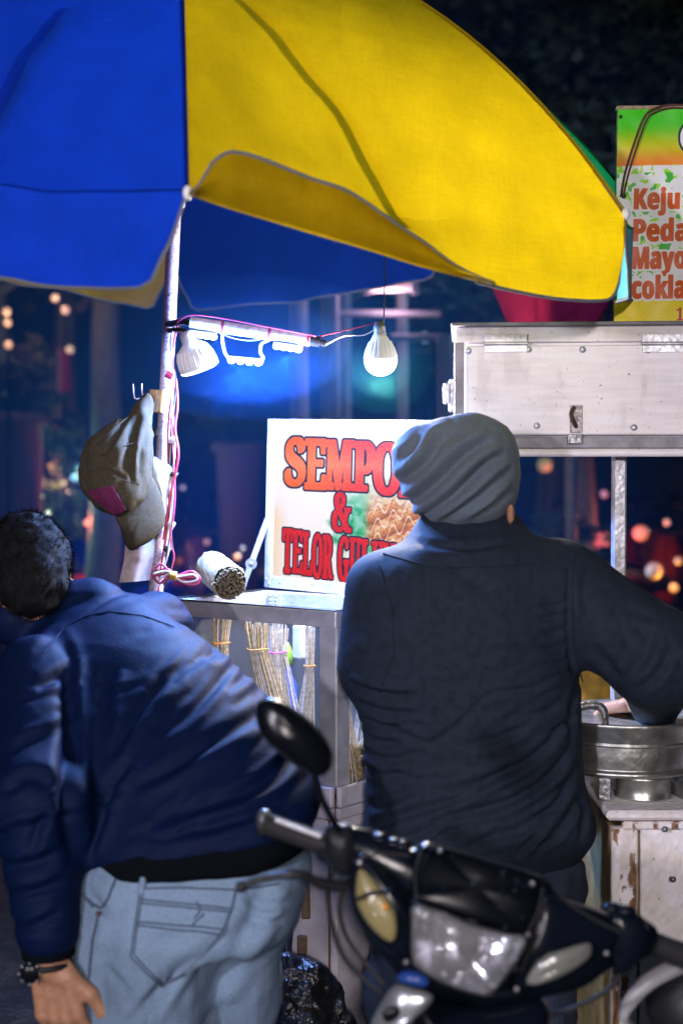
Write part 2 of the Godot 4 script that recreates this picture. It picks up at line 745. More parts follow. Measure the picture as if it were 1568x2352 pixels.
func text_shape(words: String, font_name: String, wide: float, high: float, at: Vector2, per_line := 1.0) -> Array:   # filled triangles of a word stretched into a box (x right, y down)
	var f := SystemFont.new()
	f.font_names = PackedStringArray([font_name])
	f.font_weight = 700
	var t := TextMesh.new()
	t.font = f
	t.text = words
	t.font_size = 64
	t.pixel_size = 0.01
	t.depth = 0.0
	t.curve_step = 1.0
	var a := t.get_mesh_arrays()
	var v: PackedVector3Array = a[Mesh.ARRAY_VERTEX]
	var ix = a[Mesh.ARRAY_INDEX]
	if ix == null: ix = PackedInt32Array(range(v.size()))
	var lo := Vector2(1e9, 1e9)
	var hi := -lo
	for p in v:
		lo = lo.min(Vector2(p.x, -p.y))
		hi = hi.max(Vector2(p.x, -p.y))
	var o := []
	for i in range(0, ix.size() - 2, 3):
		var tr := []
		for k in 3:
			var p := v[ix[i + k]]
			tr.append(at + (Vector2(p.x, -p.y) - lo) / (hi - lo) * Vector2(wide, high))
		o.append(tr)
	return o


func fill_mask(mask: PackedByteArray, w: int, h: int, tris: Array) -> void:
	for t in tris:
		var a: Vector2 = t[0]
		var b: Vector2 = t[1]
		var c: Vector2 = t[2]
		var area := (b - a).cross(c - a)
		if absf(area) < 1e-6: continue
		for y in range(maxi(0, int(minf(a.y, minf(b.y, c.y)))), mini(h - 1, int(maxf(a.y, maxf(b.y, c.y))) + 1) + 1):
			for x in range(maxi(0, int(minf(a.x, minf(b.x, c.x)))), mini(w - 1, int(maxf(a.x, maxf(b.x, c.x))) + 1) + 1):
				var p := Vector2(x + 0.5, y + 0.5)
				var u := (b - a).cross(p - a) / area
				var q := (c - b).cross(p - b) / area
				var s := (a - c).cross(p - c) / area
				if u >= -0.001 and q >= -0.001 and s >= -0.001: mask[y * w + x] = 255


func spread(mask: PackedByteArray, w: int, h: int, r: int) -> PackedByteArray:        # grown by r on every side (octagon)
	var cur := mask
	for step in r:
		var o := cur.duplicate()
		for y in range(1, h - 1):
			for x in range(1, w - 1):
				var i := y * w + x
				if cur[i] == 0:
					if cur[i - 1] or cur[i + 1] or cur[i - w] or cur[i + w]: o[i] = 255
					elif step % 2 == 1 and (cur[i - w - 1] or cur[i - w + 1] or cur[i + w - 1] or cur[i + w + 1]): o[i] = 255
		cur = o
	return cur


func _ready() -> void:
	rng.seed = 7
	# ---- camera
	var cam := Camera3D.new()
	cam.name = "camera"
	cam.position = Vector3(0, 1.48, 0)
	cam.rotation_degrees.x = -1.44
	var lens := CameraAttributesPhysical.new()
	lens.frustum_focal_length = 34.85
	lens.frustum_near = 0.05
	lens.frustum_far = 200.0
	lens.exposure_aperture = 1.5
	lens.frustum_focus_distance = 3.15
	cam.attributes = lens
	add_child(cam)
	cam.fov = 38.0
	cam.near = 0.05
	cam.far = 200.0
	cam.current = true
	eye = cam.transform
	# ---- night sky and air
	var env := Environment.new()
	var sky := Sky.new()
	var sm := ProceduralSkyMaterial.new()
	sm.sky_top_color = lin(0.0016, 0.0028, 0.0075)
	sm.sky_horizon_color = lin(0.002, 0.0042, 0.010)
	sm.ground_bottom_color = lin(0.001, 0.0018, 0.0035)
	sm.ground_horizon_color = lin(0.0016, 0.0032, 0.0075)
	sm.sky_curve = 0.2
	sky.sky_material = sm
	env.background_mode = Environment.BG_SKY
	env.sky = sky
	env.background_energy_multiplier = 1.0
	env.tonemap_mode = Environment.TONE_MAPPER_LINEAR
	env.tonemap_exposure = 1.0
	env.sdfgi_enabled = true
	env.ssao_enabled = true
	env.ssil_enabled = true
	env.volumetric_fog_enabled = true
	env.volumetric_fog_density = 0.0
	var we := WorldEnvironment.new()
	we.name = "surroundings"
	we.environment = env
	add_child(we)
	# ---- moon, hardly there
	var moon := DirectionalLight3D.new()
	moon.name = "moonlight"
	moon.light_color = Color(0.7, 0.82, 1.0)
	moon.light_energy = 0.012
	moon.light_angular_distance = 0.5
	moon.shadow_enabled = true
	moon.rotation_degrees = Vector3(-48, -35, 0)
	add_child(moon)

	palette()
	street()
	umbrella()
	snack_cart()
	food_cart()
	stall_goods()
	leaning_person()
	beanie_person()
	motorbike()
	backdrop()


func palette() -> void:
	var soft := grain(256, 0.02, 3, 0.72, 1.12)
	var fine := relief(0.09, 5, 4, 4.0)
	m.soft = soft
	m.fine = fine
	var pitted := grain(256, 0.05, 9, 0.45, 1.35, 5)
	m.alu = textured(Color(0.62, 0.62, 0.66), 0.42, soft, 2.5, fine, 0.15, 0.5)
	m.steel = textured(Color(0.62, 0.62, 0.58), 0.36, grain(256, 0.03, 21, 0.7, 1.1, 5), 3.0, relief(0.03, 8, 3, 5.0), 0.22, 0.95)
	m.dull_steel = textured(Color(0.33, 0.33, 0.34), 0.45, pitted, 4.0, fine, 0.4, 0.8)
	m.white_panel = textured(Color(0.66, 0.62, 0.70), 0.5, soft, 2.0, fine, 0.12)
	m.black_plastic = textured(Color(0.012, 0.013, 0.016), 0.36, null, 9.0, relief(0.12, 31, 3, 3.0), 0.25)
	m.gloss_black = textured(Color(0.004, 0.005, 0.008), 0.26, null, 5.0, relief(0.05, 33, 3, 2.0), 0.1)
	m.gloss_black.metallic_specular = 0.35
	m.black_plastic.metallic_specular = 0.3
	m.rubber = textured(Color(0.013, 0.013, 0.014), 0.75, null, 9.0, fine, 0.6)
	m.dark_seam = mat(Color(0.012, 0.03, 0.028), 0.6)
	m.rivet = mat(Color(0.4, 0.41, 0.43), 0.35, 0.9)
	m.wire_red = mat(Color(0.55, 0.03, 0.06), 0.45)
	m.wire_white = mat(Color(0.6, 0.57, 0.62), 0.45)
	m.wire_black = mat(Color(0.015, 0.015, 0.018), 0.45)
	m.wire_pink = mat(Color(0.42, 0.04, 0.12), 0.45)
	m.bamboo = textured(Color(0.60, 0.48, 0.30), 0.62, grain(128, 0.06, 15, 0.6, 1.25), 12.0)
	m.pale_bamboo = textured(Color(0.82, 0.77, 0.68), 0.6, grain(128, 0.06, 16, 0.7, 1.15), 12.0)
	m.glass = mat(Color(0.93, 0.97, 0.97), 0.04)
	m.glass.albedo_color.a = 0.06
	m.glass.transparency = BaseMaterial3D.TRANSPARENCY_ALPHA
	m.skin = textured(Color(0.40, 0.20, 0.115), 0.55, grain(128, 0.05, 44, 0.85, 1.08), 9.0, relief(0.16, 45, 3, 3.0), 0.25)
	m.skin.subsurf_scatter_enabled = true
	m.skin.subsurf_scatter_strength = 0.08


func street() -> void:
	var asphalt := textured(Color(0.03, 0.03, 0.033), 0.85, grain(256, 0.06, 51, 0.5, 1.3, 5), 0.7, relief(0.2, 52, 4, 6.0), 0.8)
	var st := begin()
	st.set_smooth_group(-1)
	quad(st, Vector3(-70, 0, 30), Vector3(70, 0, 30), Vector3(70, 0, -90), Vector3(-70, 0, -90))
	tag(put("ground", st, asphalt), "dark asphalt street under the stalls", "", "", "structure")
	# the neighbouring stall's lamp, behind the photographer's left shoulder: what lights the fronts of everything
	var base := Vector3(-2.3, 0, 1.9)
	var t := thing("stall_lamp", "tall lamp post of the neighbouring stall behind the viewer", "lamp post", base)
	st = begin()
	rod(st, base, base + Vector3(0, 1.93, 0), 0.022, 10)
	put("post", st, m.alu, t)
	st = begin()
	at_box(st, base + Vector3(0, 0.02, 0), Vector3(0.34, 0.04, 0.34), 0.006)
	put("foot", st, m.dull_steel, t)
	st = begin()
	lathe(st, Transform3D(Basis(), base + Vector3(0, 1.92, 0)), [[0.0, 0.0], [0.03, 0.0], [0.034, 0.05], [0.03, 0.06], [0.0, 0.06]], 14)
	put("socket", st, m.black_plastic, t)
	st = begin()
	ball(st, base + Vector3(0, 2.09, 0), Vector3(0.12, 0.125, 0.12), 8, 14)
	put("bulb", st, glow_mat(Color(1.0, 0.93, 1.0), 4.0), t)
	lamp(t, base + Vector3(0, 2.09, 0), Color(0.90, 0.86, 1.0), 13.0, 0.12, 30)
	# a warmer, weaker lamp of another stall on the right
	base = Vector3(0.12, 0, 2.3)
	t = thing("warm_stall_lamp", "warm white lamp post standing straight behind the viewer", "lamp post", base)
	st = begin()
	rod(st, base, base + Vector3(0, 1.99, 0), 0.02, 10)
	put("post", st, m.alu, t)
	st = begin()
	at_box(st, base + Vector3(0, 0.02, 0), Vector3(0.3, 0.04, 0.3), 0.006)
	put("foot", st, m.dull_steel, t)
	st = begin()
	lathe(st, Transform3D(Basis(), base + Vector3(0, 1.98, 0)), [[0.0, 0.0], [0.03, 0.0], [0.034, 0.05], [0.03, 0.06], [0.0, 0.06]], 14)
	put("socket", st, m.black_plastic, t)
	st = begin()
	ball(st, base + Vector3(0, 2.10, 0), Vector3(0.10, 0.105, 0.10), 8, 14)
	put("bulb", st, glow_mat(Color(1.0, 0.84, 0.74), 4.0), t)
	lamp(t, base + Vector3(0, 2.10, 0), Color(1.0, 0.90, 0.90), 13.5, 0.10, 20)


# ================================================================ parasol
func umbrella() -> void:
	# sun-bleached, stained cloth: soft mottling, fine slubs and a scatter of small dark specks
	var n1 := noise_of(0.010, 61, 5)
	var n2 := noise_of(0.09, 62, 3)
	var dim := Image.create(512, 512, false, Image.FORMAT_RGB8)
	for y in 512:
		for x in 512:
			var k := 0.93 + 0.11 * n1.get_noise_2d(x, y) + 0.05 * n2.get_noise_2d(x * 0.3, y * 3.0) + 0.05 * n2.get_noise_2d(x * 3.0 + 400, y * 0.3)
			if n2.get_noise_2d(x * 1.6 + 90, y * 1.6) > 0.66: k *= 0.72
			dim.set_pixel(x, y, Color(k, k, k))
	var dirty := ImageTexture.create_from_image(dim)
	var wv := weave()
	var cols := {
		"blue": Color(0.003, 0.034, 0.36), "yellow": Color(0.57, 0.385, 0.003), "green": Color(0.01, 0.32, 0.10), "red": Color(0.50, 0.02, 0.07)}
	var fm := {}
	for c in cols:
		fm[c] = cloth_mat(cols[c], 0.8, 1.0, dirty, 1.3)
		fm[c].metallic_specular = 0.25
		fm[c].normal_enabled = true
		fm[c].normal_texture = m.fine
		fm[c].normal_scale = 0.18
	var teal := cloth_mat(Color(0.03, 0.42, 0.42), 0.7, 0.6, dirty, 1.3)
	var bind := cloth_mat(Color(0.13, 0.14, 0.16), 0.9)
	var centre := Vector3(-0.38, 0, -3.45)
	var apex := Vector3(-0.372, 2.70, -3.40)
	var highs := [1.92, 1.965, 2.05, 2.205, 2.128, 2.245, 2.12, 2.035]
	var tips := []
	for k in 8:
		var a := deg_to_rad(7.0 + 45.0 * k)
		tips.append(Vector3(centre.x + 1.15 * sin(a), highs[k], centre.z + 1.15 * cos(a)))
	tips[0] = P(431, 443, 2.31)
	tips[1] = P(1436, 492, 2.745)
	var rib := func(k: int, t: float) -> Vector3:
		var p: Vector3 = apex.lerp(tips[k % 8], t)
		return p + Vector3(0, 1, 0) * (0.135 * sin(PI * pow(t, 0.85))) + (p - apex) * Vector3(1, 0, 1) * 0.10 * sin(PI * t)
	var u := thing("market_umbrella", "large blue and yellow cloth parasol spread over the snack cart", "parasol", Vector3(-0.41, 0, -3.3))
	var order := ["yellow", "green", "red", "blue", "yellow", "green", "red", "blue"]
	var crinkle := noise_of(2.2, 66, 4)
	# lower outline of the front yellow panel: [s, x, y]
	var hem := [[0.0, 432, 447], [0.1, 532, 482], [0.27, 702, 533], [0.42, 850, 577], [0.53, 960, 612], [0.7, 1130, 657], [0.82, 1250, 682], [0.9, 1330, 690], [0.96, 1388, 690], [0.985, 1408, 678], [1.0, 1419, 650]]
	var dp := func(s: float) -> float: return lerpf(2.31, 2.745, s) - 0.05 * sin(PI * s)
	for k in 8:
		var k2: int = (k + 1) % 8
		var skin := func(s: float, t: float) -> Vector3:
			var a: Vector3 = rib.call(k, t)
			var b: Vector3 = rib.call(k2, t)
			var p: Vector3 = a.lerp(b, s)
			var out: Vector3 = (p - centre) * Vector3(1, 0, 1)
			out = out.normalized()
			var belly := 4.0 * s * (1.0 - s)
			p += out * (-0.030 * belly * t) + Vector3(0, -0.012 * belly * t, 0)
			p += (out + Vector3.UP) * crinkle.get_noise_3dv(p * Vector3(1.0, 0.7, 1.0)) * 0.018 * belly
			p += out * (0.004 * sin(23.0 * s + 9.0 * t + k) * sin(PI * t) * belly)
			if k == 0:      # puckered towards the right tip
				p += out * 0.006 * sin(34.0 * (1.0 - s) + 30.0 * t) * exp(-pow((1.0 - s) / 0.10, 2.0)) * smoothstep(0.6, 1.0, t) * smoothstep(1.0, 0.97, s)
			return p
		var cm: Material = fm[order[k]]
		var st := begin()
		sheet(st, func(s, t): return skin.call(s, 0.004 + 0.996 * t), 40, 40)
		if k == 0:
			sheet(st, func(s, v):
				var top: Vector3 = skin.call(s, 1.0)
				var low: Vector3 = P(table(hem, s, 1), table(hem, s, 2), dp.call(s))
				var p: Vector3 = top.lerp(low, v)
				p += Vector3(0.2, 0, 1).normalized() * (0.012 * sin(PI * v) + crinkle.get_noise_3dv(p * 1.6) * 0.016 * sin(PI * clampf(v, 0, 1) * 0.9))
				return p, 60, 12)
			var pn := put("canopy_panel", st, cm, u)
			st = begin()
			var rim := PackedVector3Array()
			for i in 41: rim.append(P(table(hem, 0.66 + 0.34 * i / 40.0, 1), table(hem, 0.66 + 0.34 * i / 40.0, 2), dp.call(0.66 + 0.34 * i / 40.0) - 0.002))
			rim.append(P(1424, 590, 2.742))
			rim.append(P(1428, 530, 2.742))
			rim.append(tips[1])
			tube(st, rim, 0.0032, 6)
			put("binding", st, bind, pn)
			# valance thrown up over the panel, its inner side showing
			var edge := [[0.0, 436, 446], [0.02, 452, 437], [0.045, 474, 402], [0.065, 492, 374], [0.09, 518, 357], [0.115, 540, 355], [0.16, 590, 368], [0.27, 702, 412], [0.36, 790, 442], [0.42, 846, 476], [0.48, 906, 520], [0.55, 976, 566], [0.62, 1045, 616], [0.7, 1128, 654]]
			st = begin()
			var flap := func(s: float, v: float) -> Vector3:
				var lo: Vector3 = P(table(hem, s, 1), table(hem, s, 2) + 1.0, dp.call(s) - 0.002)
				var up: Vector3 = P(table(edge, s, 1), table(edge, s, 2), dp.call(s) - 0.004)
				var p := lo.lerp(up, v)
				return p + Vector3(0.15, 0, 1).normalized() * (0.020 * sin(PI * v) + 0.005 + 0.012 * v + 0.008 * crinkle.get_noise_3dv(p * 2.2) * v)
			sheet(st, func(s, v): return flap.call(s * 0.7, v), 60, 8)
			var fl := put("turned_up_valance", st, cm, u)
			tag(fl, "orange inner side of the yellow valance thrown up over the panel")
			st = begin()
			rim = PackedVector3Array()
			for i in 61: rim.append(flap.call(0.7 * i / 60.0, 1.0))
			tube(st, rim, 0.0034, 6)
			put("binding", st, bind, fl)
			continue
		var pnl := put("canopy_panel", st, cm, u)
		# hanging valance with rounded corners
		var inset := [0.05, 0.05]
		if k == 2: inset = [0.27, 0.33]
		if k == 7: inset = [0.02, 0.045]
		var val := func(s: float, v: float) -> Vector3:
			var s2 := lerpf(s, lerpf(inset[0], 1.0 - inset[1], s), pow(v, 0.8))
			var top: Vector3 = skin.call(s2, 1.0)
			var e := minf(s, 1.0 - s)
			var drop := (0.148 if k != 2 else 0.30) * (1.0 - pow(1.0 - clampf(e / 0.045, 0, 1), 2.0) * 0.35 * v)
			var out: Vector3 = ((top - centre) * Vector3(1, 0, 1)).normalized()
			return top + Vector3(0, -drop * v, 0) + out * (0.014 * sin(s * 19.0 + k) * v + 0.02 * v * crinkle.get_noise_3dv(top * 2.0))
		st = begin()
		sheet(st, val, 40, 8)
		var vl := put("valance", st, teal if k == 1 else cm, u)
		st = begin()
		var line := PackedVector3Array()
		for i in 9: line.append(val.call(0.0, i / 8.0))
		for i in range(1, 41): line.append(val.call(i / 40.0, 1.0))
		for i in range(1, 9): line.append(val.call(1.0, 1.0 - i / 8.0))
		tube(st, line, 0.003, 6)
		put("binding", st, bind, vl)
		st = begin()       # the sewn seam above the valance
		line = PackedVector3Array()
		for i in 25: line.append(skin.call(i / 24.0, 0.998) + Vector3(0, 0.002, 0.003))
		tube(st, line, 0.0016, 5)
		put("seam", st, cm, pnl)
	# auxiliary struts lying close under two panels; they show through the lit cloth
	var near_skin := func(k: int, px: float, py: float) -> Vector3:
		var best := 1e9
		var found := Vector3.ZERO
		for i in 50:
			for jj in 50:
				var t: float = 0.02 + 0.98 * jj / 49.0
				var p: Vector3 = (rib.call(k, t) as Vector3).lerp(rib.call((k + 1) % 8, t), i / 49.0)
				var q: Vector3 = eye.affine_inverse() * p
				var e := Vector2(784.0 - q.x / q.z * F - px, 1176.0 + q.y / q.z * F - py).length()
				if e < best:
					best = e
					found = p
		return found
	var metal := mat(Color(0.42, 0.43, 0.44), 0.4, 0.8)
	for q in [[0, [[600, 0], [660, 50], [730, 130], [810, 230], [880, 340], [930, 420], [962, 480]]], [7, [[190, -20], [120, 70], [60, 150], [0, 235]]]]:
		var line := PackedVector3Array()
		for w in q[1]:
			var p: Vector3 = near_skin.call(q[0], w[0], w[1])
			line.append(p - ((p - centre) * Vector3(1, 0.6, 1)).normalized() * 0.085)
		var ss := begin()
		tube(ss, smooth_line(line, 4), 0.0085, 7)
		put("strut", ss, metal, u)
	var white := mat(Color(0.75, 0.75, 0.72), 0.5)
	for k in 8:
		var st := begin()
		var line := PackedVector3Array()
		for i in 21: line.append(rib.call(k, i / 20.0) + Vector3(0, -0.008, 0))
		tube(st, line, 0.0045, 6)
		var rb := put("rib", st, metal, u)
		st = begin()
		ball(st, tips[k], Vector3(0.008, 0.012, 0.008), 6, 8)
		put("rib_tip", st, white, rb)
		st = begin()
		var mid: Vector3 = rib.call(k, 0.52)
		rod(st, Vector3(-0.385, 2.12, -3.40), mid + Vector3(0, -0.008, 0), 0.0065, 6)
		put("stretcher", st, metal, rb)
		st = begin()      # seam tape between two panels
		line = PackedVector3Array()
		for i in 25: line.append(rib.call(k, 0.02 + 0.98 * i / 24.0) + ((rib.call(k, 0.02 + 0.98 * i / 24.0) - centre) * Vector3(1, 0.3, 1)).normalized() * 0.002)
		tube(st, line, 0.0026, 5)
		put("panel_seam", st, fm[order[(k + 7) % 8]], u)
	var st := begin()
	var foot := Vector3(-0.412, 0.06, -3.30)
	var brk := P(382, 900, 3.32)
	var pole_line := PackedVector3Array([foot, P(356, 1400, 3.30), brk])
	var rusty := rust_white()
	tube(st, pole_line, 0.0165, 14)
	put("lower_pole", st, rusty, u)
	st = begin()
	tube(st, PackedVector3Array([brk, P(400, 500, 3.37), apex + Vector3(0, 0.03, 0)]), 0.0152, 14)
	put("upper_pole", st, rusty, u)
	st = begin()
	rod(st, P(362, 948, 3.315), P(366, 897, 3.315), 0.0215, 14)
	put("wooden_sleeve", st, textured(Color(0.55, 0.36, 0.18), 0.6, grain(128, 0.05, 70, 0.65, 1.15), 6.0), u)
	st = begin()
	rod(st, P(362, 1000, 3.315), P(363, 985, 3.315), 0.0185, 12)
	put("black_strap", st, m.wire_black, u)
	st = begin()
	at_box(st, foot + Vector3(0, -0.03, 0), Vector3(0.36, 0.06, 0.36), 0.01)
	put("base_block", st, textured(Color(0.3, 0.3, 0.29), 0.9, m.soft, 4.0, m.fine, 0.8), u)
	st = begin()
	rod(st, Vector3(-0.386, 2.09, -3.40), Vector3(-0.384, 2.15, -3.40), 0.03, 12)
	put("runner", st, white, u)


func rust_white() -> StandardMaterial3D:
	var n1 := noise_of(0.10, 71, 3)
	var n2 := noise_of(0.02, 72, 3)
	var s := 256
	var im := Image.create(s, s, false, Image.FORMAT_RGB8)
	for y in s:
		for x in s:
			var a := n1.get_noise_2d(x * 0.6, y * 1.8) + 0.35 * n2.get_noise_2d(x, y)
			var c := Color(0.80, 0.76, 0.84).lerp(Color(0.66, 0.60, 0.68), 0.5 + 0.5 * n2.get_noise_2d(x * 2, y * 2))
			if a > 0.34: c = c.lerp(Color(0.16, 0.10, 0.12), clampf((a - 0.34) * 9.0, 0, 1))
			im.set_pixel(x, y, c)
	var o := mat(Color(1, 1, 1), 0.5)
	o.albedo_texture = ImageTexture.create_from_image(im)
	return tri_map(o, 5.0)


# ================================================================ snack cart with the glass case
var A := Vector3()
var B := Vector3()
var C := Vector3()
var D := Vector3()
const RAIL := 1.203

func snack_cart() -> void:
	var e1 := Vector3(0.788, 0, 0.616)        # along the long front side, towards the near corner
	var e2 := Vector3(0.616, 0, -0.788)       # across
	B = Vector3(-0.012, 0, -3.0)
	A = B - e1 * 0.48
	C = A + e2 * 0.342
	D = C + e1 * 0.48
	var t := thing("snack_cart", "aluminium snack cart with a glass case of skewers, white panels below", "food cart", (A + D) * 0.5)
	var y1 := RAIL
	var y0 := RAIL - 0.034
	var up := Vector3(0, 1, 0)
	var th := 0.026
	var side := func(a: Vector3, b: Vector3, y: float, high: float, deep: float, mt: Material):
		var st := begin()
		bar(st, a + up * y, b + up * y, high, deep, 0.002)
		return put("top_rail", st, mt, t)
	var inn: Vector3 = (e2 - e1 * 0.0) * (th * 0.5)
	# top frame: front and rear rails between the end rails
	side.call(A + inn - e1 * 0.0, B + inn, y1 - 0.017, 0.034, th, m.alu)
	side.call(C - inn, D - inn, y1 - 0.017, 0.034, th, m.alu)
	side.call(A + e2 * th + e1 * (th * 0.5), C - e2 * th + e1 * (th * 0.5), y1 - 0.0175, 0.033, th, m.alu)
	side.call(B + e2 * th - e1 * (th * 0.5), D - e2 * th - e1 * (th * 0.5), y1 - 0.0175, 0.033, th, m.alu)
	# rubber lip along the outer top edge
	for q in [[A, B], [A, C], [C, D], [B, D]]:
		var st := begin()
		rod(st, q[0] + up * (y1 + 0.0015), q[1] + up * (y1 + 0.0015), 0.0022, 6)
		put("rubber_lip", st, m.wire_black, t)
	# posts: angle section, two leaves each
	for q in [[A, 1, 1], [B, -1, 1], [C, 1, -1], [D, -1, -1]]:
		var c: Vector3 = q[0]
		var st := begin()
		var w := 0.042
		var yb := 0.846
		var yc := (yb + y0) * 0.5
		var basis := Basis(e1, up, -e2)
		box(st, Transform3D(basis, c + e1 * (q[1] * w * 0.5) + e2 * (q[2] * 0.003) + up * yc), Vector3(w, y0 - yb, 0.004), 0.001)
		box(st, Transform3D(basis, c + e2 * (q[2] * (w * 0.5 + 0.005)) + e1 * (q[1] * 0.002) + up * yc), Vector3(0.004, y0 - yb, w), 0.001)
		put("corner_post", st, m.alu, t)
	# glass
	for q in [[A, B, e2], [B, D, -e1], [A, C, e1], [C, D, -e2]]:
		var st := begin()
		var a: Vector3 = q[0] + q[2] * 0.009 + (q[1] - q[0]).normalized() * 0.012
		var b: Vector3 = q[1] + q[2] * 0.009 - (q[1] - q[0]).normalized() * 0.012
		st.set_smooth_group(-1)
		quad(st, a + up * 0.85, b + up * 0.85, b + up * (y0 + 0.004), a + up * (y0 + 0.004))
		put("glass_pane", st, m.glass, t)
	# bottom of the case
	var mid := (A + D) * 0.5
	var bs := Basis(e1, up, -e2)
	var st := begin()
	box(st, Transform3D(bs, mid + up * 0.836), Vector3(0.470, 0.016, 0.332), 0.002)
	put("case_floor", st, textured(Color(0.10, 0.11, 0.11), 0.4, m.soft, 3.0, null, 1.0, 0.5), t)
	for q in [[A, B], [B, D], [C, D], [A, C]]:
		var x: Vector3 = (q[1] - q[0]).normalized()
		var o: Vector3 = ((q[0] + q[1]) * 0.5 - mid).normalized()
		var half: float = q[0].distance_to(q[1]) * 0.5
		var c: Vector3 = (q[0] + q[1]) * 0.5
		var bb := Basis(x, up, x.cross(up))
		var names := ["sill_board", "apron_board", "apron_board"]
		var ys := [[0.846, 0.805], [0.802, 0.780]]
		for i in 2:
			st = begin()
			box(st, Transform3D(bb, c + o * (0.006 - 0.002 * i) + up * ((ys[i][0] + ys[i][1]) * 0.5)), Vector3(half * 2 - 0.004, ys[i][0] - ys[i][1], 0.012), 0.002)
			put(names[i], st, m.white_panel, t)
	# lower body panels with dark joints
	for q in [[A, B, 0.48], [B, D, 0.342], [C, D, 0.48], [A, C, 0.342]]:
		var x: Vector3 = (q[1] - q[0]).normalized()
		var c: Vector3 = (q[0] + q[1]) * 0.5
		var o: Vector3 = (c - mid).normalized()
		var bb := Basis(x, up, x.cross(up))
		var n := 4 if q[2] > 0.4 else 3
		for i in n:
			var w: float = q[2] / n
			st = begin()
			box(st, Transform3D(bb, c + x * (w * (i + 0.5) - q[2] * 0.5) - o * 0.004 + up * 0.49), Vector3(w - 0.007, 0.572, 0.01), 0.002)
			put("lower_panel", st, m.white_panel, t)
		st = begin()
		box(st, Transform3D(bb, c - o * 0.014 + up * 0.49), Vector3(q[2] - 0.03, 0.57, 0.006), 0.001)
		put("backing_board", st, m.dark_seam, t)
	st = begin()
	for q in [A, B, C, D]:
		var c: Vector3 = q + (mid - q) * 0.09
		at_box(st, c + up * 0.41, Vector3(0.03, 0.82, 0.03), 0.003, 0.66)
	put("leg", st, textured(Color(0.16, 0.09, 0.045), 0.7, m.soft, 6.0), t)
	# worn wooden strip at the left of the body
	st = begin()
	bar(st, P(700, 1985, 3.03), P(703, 2110, 3.03), 0.012, 0.018, 0.002, Vector3.BACK)
	bar(st, P(694, 2150, 3.03), P(694, 2215, 3.03), 0.012, 0.02, 0.002, Vector3.BACK)
	put("worn_batten", st, textured(Color(0.13, 0.085, 0.05), 0.8, m.soft, 8.0), t)
	# corner plates with rivets
	for q in [[A, e1, -e2], [C, e1, e2]]:
		st = begin()
		var c: Vector3 = q[0] + q[1] * 0.022 + q[2] * 0.0025 + up * (y1 - 0.017)
		if q[0] == C: c = C + e1 * 0.05 - e2 * (th + 0.002) + up * (y1 - 0.02)
		box(st, Transform3D(Basis(e1, up, -e2), c), Vector3(0.04, 0.03, 0.003), 0.001)
		var pl := put("corner_plate", st, m.alu, t)
		for dx in [-0.012, 0.004]:
			for dy in [-0.009, 0.0, 0.009]:
				st = begin()
				ball(st, c + e1 * dx + up * dy + (-e2) * 0.002, Vector3.ONE * 0.0034, 4, 7)
				put("rivet", st, m.black_plastic if q[0] == A else m.rivet, pl)
	light_box(e1, e2)
	skewers()


